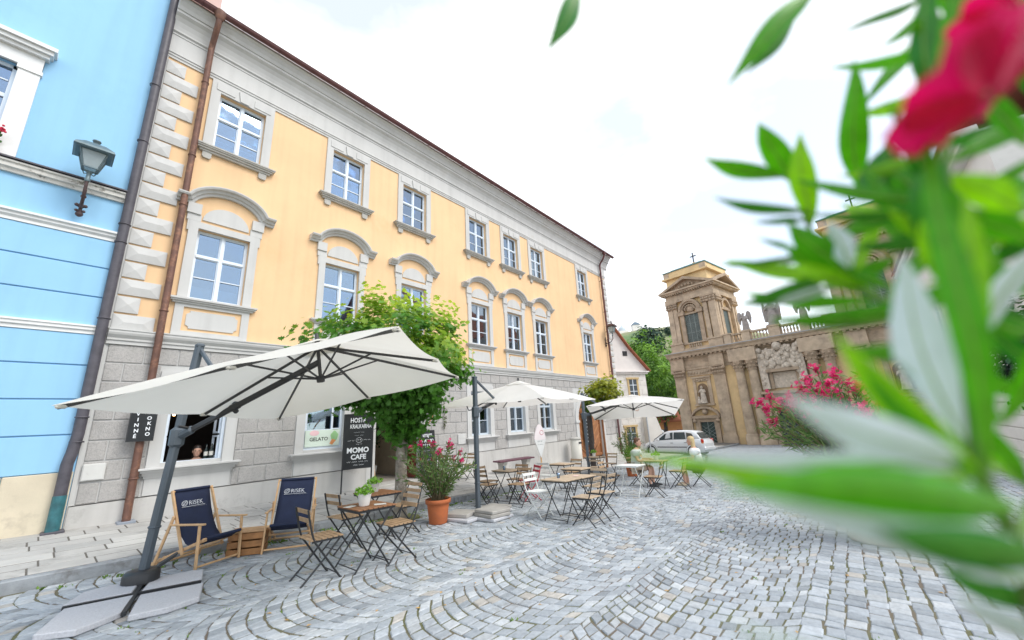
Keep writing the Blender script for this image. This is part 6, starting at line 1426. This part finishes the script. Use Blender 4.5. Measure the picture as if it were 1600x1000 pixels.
t=thing('pavement_tree','dark green bushy tree before the white house on the right','tree',(16.4,-3.9,gz(16.4)+.1)); mk('trunk',MB().tube([(0,0,-.05),(.05,0,2.2)],[.1,.07],8),m_barkd,t); mk('crown',crown((0,0,3.0),(1.5,.75,1.35),95,40,.2,.16,RHOMB,lambda u,q,tn,k:far_dark(u,q,tn,k)*.9+np.array([.05,.10,.01])*np.clip(u[:,2:3]*.9,0,1),m_leaf),None,t)
# ================================================================== cars
m_carw=mat('silver_white_paint',(.62,.65,.67),.3,.02,coat=.6); m_cg=mat('car_glass',(.03,.045,.05),.06,.05,coat=.3); m_tyre=mat('tyre_rubber',(.02,.02,.02),.85,.1); m_rim=mat('alloy',(.45,.46,.48),.35,.05,metal=.6); m_tail=mat('tail_lamp_red',(.45,.03,.015),.25,.05)
m_trim=mat('grey_bumper_strip',(.18,.19,.20),.6,.05); m_ind=mat('amber_lamp',(.6,.22,.02),.3,.05)
def car(label,x,y,rz,z=None):
    t=thing('parked_car',label,'car',(x,y,gz(x) if z is None else z),rz,tilt=True)
    # forward +x ; sections: x, half width low, belt z, roof z, half width roof
    S=[(-1.86,.62,.40,.68,.66),(-1.80,.76,.24,.86,.72),(-1.60,.80,.20,.93,.78),(-1.0,.815,.18,.93,.80),(0,.82,.18,.90,.805),(.75,.815,.18,.87,.80),(1.0,.81,.18,.84,.79),(1.5,.79,.20,.74,.74),(1.80,.70,.24,.64,.62),(1.90,.55,.34,.54,.48)]
    rings=[]
    for sx,hw,zb,zt,ht in S:
        rings.append([(sx,-hw*.9,zb),(sx,-hw,zb+.10),(sx,-hw,zb+(zt-zb)*.6),(sx,-ht,zt-.04),(sx,-ht*.9,zt),(sx,ht*.9,zt),(sx,ht,zt-.04),(sx,hw,zb+(zt-zb)*.6),(sx,hw,zb+.10),(sx,hw*.9,zb)])
    mk('body',MB().loft(rings,0,True,True),m_carw,t)
    C=[(-1.66,.90,.95,.70,.66),(-1.40,.89,1.30,.75,.60),(-1.15,.89,1.39,.76,.58),(-.5,.89,1.42,.765,.59),(.15,.88,1.40,.765,.58),(.42,.87,1.33,.76,.56),(1.12,.84,.86,.74,.70)]
    rings=[[(sx,-hb,zb),(sx,-ht-.02,zt-.07),(sx,-ht+.05,zt),(sx,ht-.05,zt),(sx,ht+.02,zt-.07),(sx,hb,zb)] for sx,zb,zt,hb,ht in C]
    mk('cabin',MB().loft(rings,0,True,True),m_carw,t)
    for s in(-1,1):
        f=lambda sx,k: None
        def gp(sx,k):       # point on the cabin side at station sx, height fraction k
            for a,b in zip(C,C[1:]):
                if a[0]<=sx<=b[0]:
                    q=(sx-a[0])/(b[0]-a[0]); v=[a[i]+(b[i]-a[i])*q for i in range(5)]
                    return (sx,s*((v[3]+(v[4]+.02-v[3])*k)+.012),v[1]+(v[2]-.07-v[1])*k)
        for pts in ([(-.10,.08),(.88,.10),(.40,.90),(-.10,.93)],[(-.86,.08),(-.17,.08),(-.17,.93),(-.80,.93)],[(-1.33,.20),(-.93,.10),(-.88,.9),(-1.2,.80)]):
            P=[Vector(gp(*q)) for q in pts]; mk('side_window',MB().add(P+[p-Vector((0,s*.01,0)) for p in P],[(0,1,2,3),(4,5,6,7),(0,1,5,4),(1,2,6,5),(2,3,7,6),(3,0,4,7)]),m_cg,t)
        for wx in(-1.18,1.22):
            wl_=mk('wheel',MB().lathe([(.0,-.09),(.26,-.09),(.30,-.06),(.30,.06),(.26,.09),(.0,.09)],20),m_tyre,t); wl_.data.transform(Matrix.Rotation(R(90),4,'X')); wl_.location=(wx,s*.73,.30)
            rm=mk('rim',MB().lathe([(0,.02),(.05,.025),(.18,.0),(.20,.02),(.20,-.02),(0,-.02)],16),m_rim,wl_); rm.data.transform(Matrix.Rotation(R(90),4,'X')); rm.location=(0,s*.095,0)
        mk('door_handle',MB().obox((-.05,s*.82,.72),(.16,.03,.03),None,0,.01),m_trim,t); mk('door_handle',MB().obox((-.85,s*.825,.74),(.16,.03,.03),None,0,.01),m_trim,t)
        mk('side_strip',MB().box(-.9,.85,s*.80,s*.835,.46,.53,bev=.008),m_trim,t)
        mk('tail_lamp',MB().obox((-1.74,s*.70,.80),(.16,.13,.26),None,0,.04),m_tail,t); mk('indicator',MB().obox((-1.755,s*.71,.72),(.14,.12,.06),None,0,.02),m_ind,t)
        mk('headlamp',MB().obox((1.70,s*.58,.60),(.26,.22,.14),None,0,.05),m_rim,t); mk('mirror',MB().obox((.72,s*.88,.92),(.10,.16,.12),None,0,.03),m_carw,t)
        mk('wheel_arch',MB().tube([(1.22+.34*math.cos(a),s*.805,.30+.34*math.sin(a)) for a in [math.pi*i/10 for i in range(11)]],.02,5),m_trim,t); mk('wheel_arch',MB().tube([(-1.18+.34*math.cos(a),s*.80,.30+.34*math.sin(a)) for a in [math.pi*i/10 for i in range(11)]],.02,5),m_trim,t)
    mk('windscreen',MB().add([(.50,-.52,1.30),(.50,.52,1.30),(1.08,.66,.90),(1.08,-.66,.90)],[(0,1,2,3)]).add([(.51,-.52,1.31),(.51,.52,1.31),(1.10,.66,.91),(1.10,-.66,.91)],[(0,1,2,3)]),m_cg,t)
    mk('rear_window',MB().add([(-1.44,-.54,1.27),(-1.44,.54,1.27),(-1.68,.62,.97),(-1.68,-.62,.97)],[(0,1,2,3)]).add([(-1.455,-.54,1.28),(-1.455,.54,1.28),(-1.70,.62,.98),(-1.70,-.62,.98)],[(0,1,2,3)]),m_cg,t)
    mk('bumper',MB().obox((-1.84,0,.42),(.16,1.5,.22),None,0,.06),m_carw,t); mk('bumper',MB().obox((1.86,0,.40),(.16,1.3,.2),None,0,.06),m_carw,t)
    return t
car('silver white hatchback parked before the church, front to the left',24.7,8.15,R(84))
car('white car farther back, half hidden behind the silver hatchback',34.5,13.0,R(20))
sp_=thing('sign_pole','thin grey sign pole standing before the silver hatchback','pole',(21.6,8.55,gz(21.6))); mk('shaft',MB().tube([(0,0,0),(0,0,2.9)],.035,8),m_lead,sp_); mk('plate',MB().box(-.03,-.01,-.2,.2,2.3,2.85,bev=.004),m_lead,sp_)
# ================================================================== people
m_skin=mat('skin',(.55,.32,.23),.55,.08,vs=8)
def skin_body(name,V,E,Rd,m,par,root=0,sub=1):
    me=bpy.data.meshes.new(name); me.from_pydata([tuple(v) for v in V],E,[]); o=bpy.data.objects.new(name,me); COL.objects.link(o); o.parent=par; me.materials.append(m)
    md=o.modifiers.new('skin','SKIN'); md.use_smooth_shade=True
    for i,r in enumerate(Rd): me.skin_vertices[0].data[i].radius=(r,r) if not isinstance(r,tuple) else r; me.skin_vertices[0].data[i].use_root=(i==root)
    s=o.modifiers.new('sub','SUBSURF'); s.levels=sub; s.render_levels=2; return o
def head(par,c,s,hair_m,fx,long=False):
    """c centre, fx unit facing vector; a face with eyes, nose, mouth, ears and hair"""
    c=Vector(c); f=Vector(fx).normalized(); l=Vector((0,0,1)).cross(f).normalized(); u=Vector((0,0,1)); M=Matrix((f,l,u)).transposed()
    mb=MB(); n=14; rings=[]
    for z,rx,ry,ox in((-.115,.03,.03,.045),(-.10,.055,.048,.03),(-.06,.078,.063,.012),(-.01,.09,.072,.0),(.04,.094,.075,-.004),(.085,.08,.066,-.008),(.115,.045,.04,-.01),(.122,.01,.01,-.01)):
        rings.append([c+M@Vector(((ox+rx*math.cos(a))*s,ry*math.sin(a)*s,z*s)) for a in [2*math.pi*i/n for i in range(n)]])
    mb.loft(rings,0,True,True)
    mb.add([c+M@Vector(p)*s for p in((.088,0,.02),(.118,0,-.028),(.09,.017,-.035),(.09,-.017,-.035))],[(0,1,2),(0,3,1),(1,3,2)])
    for q in(-1,1): mb.sphere(c+M@Vector((0,q*.076,-.005))*s,.022*s,6,5,sc=(.9,.5,1.3))
    h=mk('head',mb,m_skin,par)
    em=MB(); 
    for q in(-1,1): em.sphere(c+M@Vector((.086,q*.03,.012))*s,.011*s,6,5)
    mk('eye',em,BLACKM,h); mk('mouth',MB().obox(c+M@Vector((.084,0,-.062))*s,(.012*s,.04*s,.010*s),M,0,.003*s),mat('lip',(.40,.12,.10),.5,.05),h)
    hb=MB(); rings=[]
    for z,rx,ry,ox in((-.02,.075,.082,-.035),(.03,.09,.086,-.022),(.075,.095,.082,-.012),(.115,.07,.062,-.012),(.135,.02,.02,-.012)): rings.append([c+M@Vector(((ox+rx*math.cos(a))*s,ry*math.sin(a)*s,z*s)) for a in [2*math.pi*i/n for i in range(n)]])
    hb.loft(rings,0,True,True)
    if long: hb.loft([[c+M@Vector(((-.05+.06*math.cos(a))*s,.085*math.sin(a)*s,z*s)) for a in [2*math.pi*i/10 for i in range(10)]] for z in(.05,-.05,-.14,-.19)],0,True,True)
    mk('hair',hb,hair_m,h); return h
def sitter(label,x,y,rz,shirt,short,hair,shoe,z=None,hz_=.46,lean=.05,longhair=False):
    z=gz(x) if z is None else z
    t=thing('person',label,'person',(x,y,z),rz)
    V=[(0,0,.50),(.02,0,.68),(lean,0,.86),(lean+.02,0,.98),(lean+.05,0,1.06)]
    V+=[(.02,.09,.50),(.42,.12,.50),(.40,.12,.10),(.42,.12,.05),(.53,.13,.03),(.02,-.09,.50),(.42,-.12,.50),(.36,-.12,.10),(.38,-.12,.05),(.49,-.13,.03)]
    V+=[(lean+.01,.17,.93),(lean+.08,.22,.70),(.34,.16,.72),(lean+.01,-.17,.93),(lean+.08,-.22,.70),(.34,-.16,.72)]
    b=len(V)
    for base,s in((17,1),(20,-1)):
        w=Vector(V[base]); 
        V.append(tuple(w+Vector((.07,0,0))))
        for k in range(4): V.append(tuple(w+Vector((.13,(-.03+.02*k),-.01)))); V.append(tuple(w+Vector((.165,(-.035+.023*k),-.025))))
        V.append(tuple(w+Vector((.08,-s*.05,.01))))
    E=[(0,1),(1,2),(2,3),(3,4),(0,5),(5,6),(6,7),(7,8),(8,9),(0,10),(10,11),(11,12),(12,13),(13,14),(3,15),(15,16),(16,17),(3,18),(18,19),(19,20)]
    Rd=[.14,.125,.14,.10,.05,.09,.07,.042,.045,.03,.09,.07,.042,.045,.03,.06,.045,.032,.06,.045,.032]
    for base in(17,20):
        p=b; E.append((base,p)); Rd.append(.03)
        for k in range(4): E+=[(p,b+1+2*k),(b+1+2*k,b+2+2*k)]; Rd+=[.010,.008]
        E.append((base,b+9)); Rd.append(.011); b+=10
    skin_body('body',V,E,Rd,m_skin,t)
    Vs=[(0,0,.49),(.02,0,.68),(lean,0,.86),(lean+.02,0,.99),(lean+.01,.15,.935),(lean+.05,.205,.80),(lean+.01,-.15,.935),(lean+.05,-.205,.80)]
    skin_body('shirt',Vs,[(0,1),(1,2),(2,3),(3,4),(4,5),(3,6),(6,7)],[.175,.16,.18,.14,.125,.10,.125,.10],shirt,t)
    skin_body('shorts',[(-.02,0,.50),(.02,.09,.50),(.36,.12,.505),(.02,-.09,.50),(.36,-.12,.505)],[(0,1),(1,2),(0,3),(3,4)],[.155,.11,.092,.11,.092],short,t)
    for k,(fx,s) in enumerate(((.47,1),(.43,-1))): mk('shoe',MB().loft([[(fx-.10+px,s*.125+py*w_,zz) for px,py in ()] or [(fx+dx,s*.125+w_*math.cos(a),.045+zz*math.sin(a)) for a in [R(30*i) for i in range(12)]] for dx,w_,zz in((-.10,.03,.03),(-.05,.05,.045),(.05,.05,.04),(.13,.045,.03),(.17,.02,.015))],0,True,True),shoe,t)
    head(t,(lean+.07,0,1.20),1.0,hair,(1,0,-.05),longhair)
    return t
m_br=mat('brown_hair',(.10,.045,.02),.6,.2,vs=40); m_bl=mat('blond_hair',(.55,.42,.22),.6,.2,vs=40); m_dk=mat('dark_hair',(.02,.014,.012),.5,.2,vs=40)
sitter('man in a pale grey shirt and beige shorts sitting at the far table',11.42,5.02,R(-80),mat('pale_grey_shirt',(.52,.54,.55),.85,.08),mat('beige_shorts',(.42,.36,.28),.85,.08),m_br,BLACKM)
sitter('person in a white shirt with blond hair sitting with back to the church',12.15,3.50,R(100),mat('white_shirt',(.76,.77,.78),.85,.05),mat('navy_skirt',(.05,.06,.09),.85,.1),m_bl,mat('light_shoe',(.5,.42,.3),.7,.1),longhair=True)
# woman behind the serving window
hp_=Wl(308,705,D+.62)
wv=thing('person','smiling dark haired woman in black inside the open serving window','person',(hp_.x,D+.62,.25),R(-90))
hh=hp_.z-.25
skin_body('body',[(0,0,hh-.62),(0,0,hh-.42),(0,0,hh-.25),(0,0,hh-.15),(0,0,hh-.09),(0,.17,hh-.24),(.06,.21,hh-.46),(.2,.12,hh-.52),(0,-.17,hh-.24),(.06,-.21,hh-.46),(.2,-.12,hh-.52),(.0,0,hh-.9),(0,.1,.02),(0,-.1,.02)],[(0,1),(1,2),(2,3),(3,4),(2,5),(5,6),(6,7),(2,8),(8,9),(9,10),(0,11),(11,12),(11,13)],[.13,.12,.12,.06,.045,.055,.045,.03,.055,.045,.03,.14,.07,.07],m_skin,wv)
skin_body('black_top',[(0,0,hh-.92),(0,0,hh-.42),(0,0,hh-.26),(0,0,hh-.19),(0,.17,hh-.24),(.05,.21,hh-.44),(0,-.17,hh-.24),(.05,-.21,hh-.44)],[(0,1),(1,2),(2,3),(2,4),(4,5),(2,6),(6,7)],[.175,.155,.155,.11,.10,.08,.10,.08],mat('black_cloth',(.014,.013,.014),.9,.1),wv)
head(wv,(.0,0,hh),1.0,m_dk,(1,-.15,0),True)
# bottles and bulbs in the serving window
m_bot=mat('dark_bottle_glass',(.012,.02,.02),.1,.1); m_lab=mat('bottle_label',(.55,.53,.48),.7,.05)
for i,(x,y,h) in enumerate(((2.50,D+.30,.30),(2.58,D+.24,.31),(2.62,D+.36,.28))):
    t=thing('wine_bottle',('dark wine bottle at the left of three on the serving window ledge','dark wine bottle in the middle of three on the serving window ledge','dark wine bottle at the right of three on the serving window ledge')[i],'bottle',(x,y,1.136),group='wine bottles in the serving window'); mk('glass',MB().lathe([(0,0),(.037,.0),(.038,.01),(.038,h*.6),(.015,h*.75),(.014,h),(0,h)],12),m_bot,t); mk('label',MB().lathe([(.0388,h*.2),(.0388,h*.48)],12),m_lab,t)
m_bulb=mat('warm_bulb',(1,.7,.4),.5,0,emit=((1,.55,.22),9.0))
for i,(px,py) in enumerate(((272,648),(297,645),(317,645),(350,648))):
    p=Wl(px,py,D+(1.3,1.5,1.4,.5)[i]); t=thing('pendant_bulb',('first warm glowing bulb from the left inside the serving window','second warm glowing bulb from the left inside the serving window','third warm glowing bulb from the left inside the serving window','warm glowing bulb at the right jamb inside the serving window')[i],'bulb',tuple(p)); mk('globe',MB().sphere((0,0,0),.028,8,6),m_bulb,t); mk('cable',MB().tube([(0,0,.025),(0,0,max(.05,2.98-p.z))],.004,4),BLACKM,t)
# white bag / box behind the mast inside the window, counter
o=thing('counter','dark counter inside the open serving window','counter',(2.2,D+1.2,.22)); mk('top',MB().box(-1.2,1.1,-.3,.3,.85,.9,bev=.01),m_bar,o); mk('front',MB().box(-1.2,1.1,-.26,-.22,.0,.85),m_bar,o); 
# ================================================================== the oleander close to the camera
m_ol1=mat('oleander_leaf_green',(.075,.36,.004),.36,.2,vs=90,trans=.5,spec=.45); m_ol2=mat('oleander_leaf_dark',(.03,.22,.012),.34,.2,vs=90,trans=.4,spec=.5); m_ol3=mat('oleander_leaf_young',(.26,.62,.008),.38,.2,vs=90,trans=.55,spec=.4)
m_olu=mat('oleander_underside_sheen',(.66,.76,.78),.4,.06,vs=50,trans=.35,spec=.6); m_rib_=mat('leaf_midrib',(.25,.45,.06),.5,.05,trans=.3)  # paler leaf underside, with an overexposed sheen painted into its colour
m_ols=mat('green_stem',(.10,.22,.03),.6,.15,vs=40); m_pet=mat('magenta_petal',(.74,.004,.12),.5,.18,vs=30,trans=.45)
pl=thing('oleander_bush','blurred green oleander branches with a magenta flower in the right foreground','oleander',(.62,-.42,gz(.6)))
fo=lambda n,mb,m,par=None,fx=True: mk(n,mb,m,par or pl,absolute=par is None,fixn=fx)
def leafw(B,T,hw,m,roll=0.0,bend=.06,rr=1.0):
    L=(T-B).length; d=(T-B)/L; view=((B+T)/2-Vector((0,0,CAMZ))).normalized(); s=d.cross(view).normalized(); nrm=s.cross(d).normalized()
    s2=(s*math.cos(roll)+nrm*math.sin(roll)).normalized(); n2=s2.cross(d).normalized(); mb=MB(); K=16; rows=[]
    for i in range(K+1):
        f=i/K; ww=hw*math.sin(math.pi*f**.9)**1.05*(1+.05*math.sin(9*f+L*90)) if 0<f<1 else 0
        ww+=.0009*max(0,1-f*6)+.0002; c=B+d*L*f+n2*(-bend*L*math.sin(math.pi*f))+s2*(.02*L*math.sin(5*f+L*50))
        rows.append([c-s2*ww+n2*ww*.25,c-s2*ww*.5+n2*ww*.07,c,c+s2*ww*.5+n2*ww*.07,c+s2*ww+n2*ww*.25])
    mb.add([p for r in rows for p in r],[(i*5+j,i*5+j+1,(i+1)*5+j+1,(i+1)*5+j) for i in range(K) for j in range(4)],0,True)
    o=fo('leaf',mb,m,None,False)
    mk('midrib',MB().tube([r[2]-n2*.0002 for r in rows[:-1]],[.0010*rr*(1-.8*i/K) for i in range(K)],5),m_rib_,o); return o
def leaf(b,t,wpx,m,roll=0.0,bend=.06):
    B=At(*b);T=At(*t); dep=(b[2]+t[2])/2; k=.92 if b[0]<1380 else .72
    return leafw(B,T,wpx*k/F_PX*dep/2/max(.35,math.cos(roll)),m,roll,bend,(dep/.3)**.5)
g,dk,yg,un=m_ol1,m_ol2,m_ol3,m_olu
LV=[((908,-30,.46),(857,82,.44),34,dk,.2),((1275,-25,.42),(1133,133,.40),36,g,.2),((1250,10,.43),(1166,118,.42),22,dk,.5),((1450,-12,.44),(1310,57,.42),17,dk,.4),((1462,8,.42),(1376,73,.41),22,g,.3),((1458,35,.42),(1345,173,.40),30,g,.2),
 ((1346,300,.40),(1329,94,.38),40,g,.1),((1232,282,.40),(1187,190,.39),40,g,.1),((1264,352,.39),(1250,206,.38),38,yg,.1),((1222,279,.40),(1098,246,.39),28,g,.3),((1262,334,.38),(1115,308,.39),18,dk,.5),((1262,344,.39),(1178,345,.39),12,dk,.6),
 ((1382,232,.40),(1446,146,.36),24,g,.4),((1366,318,.36),(1392,224,.36),62,dk,.0),((1480,332,.30),(1258,334,.34),24,dk,.5),((1336,442,.34),(1232,346,.36),48,g,.1),((1330,418,.33),(1296,345,.35),34,un,.2),((1440,300,.33),(1380,260,.36),50,g,.2),
 ((1480,352,.30),(1385,356,.32),20,g,.5),((1500,378,.28),(1330,384,.33),34,dk,.4),((1300,436,.35),(1153,475,.37),27,dk,.3),((1320,446,.34),(1180,478,.37),16,un,.4),((1410,492,.30),(1200,498,.34),32,g,.3),((1390,500,.30),(1260,508,.33),20,g,.5),
 ((1262,400,.38),(1118,413,.42),9,dk,.7),((1256,393,.38),(1185,372,.41),9,dk,.7),((1262,402,.38),(1172,422,.41),10,un,.6),((1400,400,.32),(1330,440,.34),30,g,.3),((1395,448,.31),(1320,424,.34),26,g,.4),
 ((1525,745,.205),(1296,518,.22),62,yg,.1),((1530,760,.20),(1340,560,.21),40,g,.5),((1500,722,.19),(1214,618,.185),88,un,.1),((1500,690,.21),(1400,400,.25),86,un,.1),((1480,640,.22),(1395,556,.235),24,un,.4),
 ((1535,735,.20),(1462,190,.23),58,g,.1),((1550,640,.22),(1500,300,.26),50,yg,.2),((1590,780,.18),(1120,762,.155),104,g,.1),((1560,748,.23),(968,717,.215),52,yg,.1),((1560,735,.22),(1060,700,.21),44,un,.3),
 ((1590,840,.18),(1180,792,.17),100,un,.2),((1640,885,.160),(1372,822,.160),92,dk,.1),((1640,905,.22),(1330,812,.21),50,un,.4),((1640,960,.25),(1465,884,.25),50,dk,.2),((1650,1010,.24),(1488,925,.24),48,un,.3),((1560,1050,.13),(1120,978,.12),44,un,.5),
 ((1510,180,.28),(1490,-60,.30),58,g,.2),((1470,170,.30),(1440,-40,.32),50,dk,.3),((1560,420,.26),(1420,230,.30),54,g,.3),((1470,240,.27),(1430,380,.28),60,dk,.2),((1600,330,.26),(1480,270,.29),60,yg,.2),((1620,380,.27),(1470,320,.30),50,g,.2),((1640,470,.28),(1490,390,.30),44,g,.3),
 ((1640,600,.30),(1520,480,.32),40,dk,.3),((1640,350,.28),(1540,420,.31),36,dk,.3),((1540,330,.28),(1400,330,.33),30,g,.3),((1590,450,.28),(1400,460,.33),34,g,.4),((1640,60,.32),(1560,-20,.34),44,g,.2),((1600,230,.30),(1530,120,.33),40,g,.3),((1500,420,.3),(1340,260,.36),34,g,.3),((1470,330,.32),(1340,300,.36),40,g,.2)]
for b,t,w,m,r_ in LV: leaf(b,t,w,m,r_)
def stem(pts,r): return fo('stem',MB().tube([At(*p) for p in pts],r,8),m_ols)
rootp=Vector((.62,-.42,.45))
s1=[At(*p) for p in((1660,1150,.30),(1590,850,.22),(1530,740,.205),(1505,560,.24),(1490,400,.28),(1475,250,.29),(1500,60,.31),(1510,-120,.34))]
fo('stem',MB().tube([rootp,rootp.lerp(s1[0],.6)+Vector((.03,0,.05))]+s1,[.009,.008,.0065,.0045,.004,.0035,.003,.003,.0025,.002],8),m_ols)
s2=[At(*p) for p in((1505,560,.24),(1450,500,.29),(1380,470,.32),(1320,440,.34),(1280,390,.37),(1262,350,.39),(1235,285,.40))]; fo('stem',MB().tube(s2,[.0035,.003,.003,.0026,.0024,.002,.0016],8),m_ols)
stem([(1490,400,.28),(1420,340,.33),(1370,318,.37),(1346,298,.40)],.0022); stem([(1475,250,.29),(1462,120,.36),(1458,20,.42),(1455,-60,.44)],.0022); stem([(1300,-140,.43),(1285,-60,.425),(1270,-20,.42)],.002); stem([(1458,20,.42),(1380,-60,.43),(1300,-140,.43)],.002); stem([(930,-110,.47),(908,-25,.46)],.0018); stem([(1300,-140,.43),(1100,-170,.45),(930,-110,.47)],.002)
stem([(1660,1150,.30),(1650,1000,.25),(1635,900,.22)],.003); stem([(1590,850,.22),(1660,650,.29),(1640,420,.28),(1640,60,.32)],.003); stem([(1660,1150,.30),(1560,1120,.16),(1558,1052,.13)],.002)
# whorls of leaves along the nearer stems
q=random.Random(11)
def whorl(px,py,d,n,lmin,lmax,mats,wd):
    p=At(px,py,d); ax=(up*.75+fwd*q.uniform(-.1,.3)-rt*q.uniform(-.2,.5)).normalized(); u_=ax.orthogonal().normalized(); v_=ax.cross(u_); a0=q.uniform(0,6.3)
    for k in range(n):
        a=a0+k*6.283/n+q.uniform(-.25,.25); e=(ax*q.uniform(.1,.8)+u_*math.cos(a)+v_*math.sin(a)).normalized()
        if e.dot(fwd)<-.35: e=(e-fwd*(e.dot(fwd)+.2)).normalized()
        leafw(p,p+e*q.uniform(lmin,lmax),wd*q.uniform(.8,1.1),q.choice(mats),q.uniform(-.5,.5),q.uniform(-.08,.1),1)
for px,py,d in((1505,560,.26),(1498,470,.28),(1490,400,.30),(1480,320,.31),(1478,250,.32),(1490,150,.33),(1500,60,.34),(1380,470,.335),(1420,340,.345),(1320,440,.355),(1650,640,.31),(1640,520,.31),(1640,420,.31),(1640,300,.32),(1640,180,.33),(1640,60,.34),(1600,760,.28),(1560,660,.27)):
    whorl(px,py,d,3,.075,.115,(g,g,dk,yg,un) if py>350 else (g,g,dk,yg),.0068)
# blossoms: broad petals, turned half away
def blossom(fc,ax,r,n=5,w0=.6):
    u_=ax.orthogonal().normalized(); v_=ax.cross(u_)
    for k in range(n):
        a=k*6.283/n+.5; w=(u_*math.cos(a)+v_*math.sin(a)); w2=ax.cross(w); mb=MB(); rows=[]
        for i in range(9):
            f=i/8; wd=r*w0*math.sin(math.pi*(.10+.78*f))**.8; c=fc+w*(r*.08+r*f)+ax*(r*.55*f-r*.25*f*f)+w2*r*.12*f*f
            rows.append([c+w2*wd*t+ax*(r*.16*abs(t)*f) for t in(-1,-.5,0,.5,1)])
        mb.add([p for rr in rows for p in rr],[(i*5+j,i*5+j+1,(i+1)*5+j+1,(i+1)*5+j) for i in range(8) for j in range(4)],0,True); fo('petal',mb,m_pet,None,False)
f1=At(1540,150,.20); blossom(f1,(fwd*.55-rt*.25+up*.55).normalized(),.034,5,.75)
f2=At(1625,75,.21); blossom(f2,(fwd*.6-rt*.5+up*.3).normalized(),.030,5,.7)
f3=At(1570,10,.24); blossom(f3,(fwd*.4+up*.6-rt*.2).normalized(),.022)
for f_ in(f1,f2,f3): fo('calyx',MB().tube([f_,f_.lerp(At(1560,-60,.28),.4),At(1530,-80,.325)],.0014,6),m_ols)
# its pot stands on the cobbles below the frame
fo('pot',MB().lathe([(0,0),(.15,0),(.16,.02),(.21,.40),(.23,.41),(.23,.47),(.2,.47),(.19,.42)],20,(.62,-.42,gz(.62))),m_terra); fo('soil',MB().lathe([(.19,.44),(0,.455)],14,(.62,-.42,gz(.62))),MT['potting_soil'])
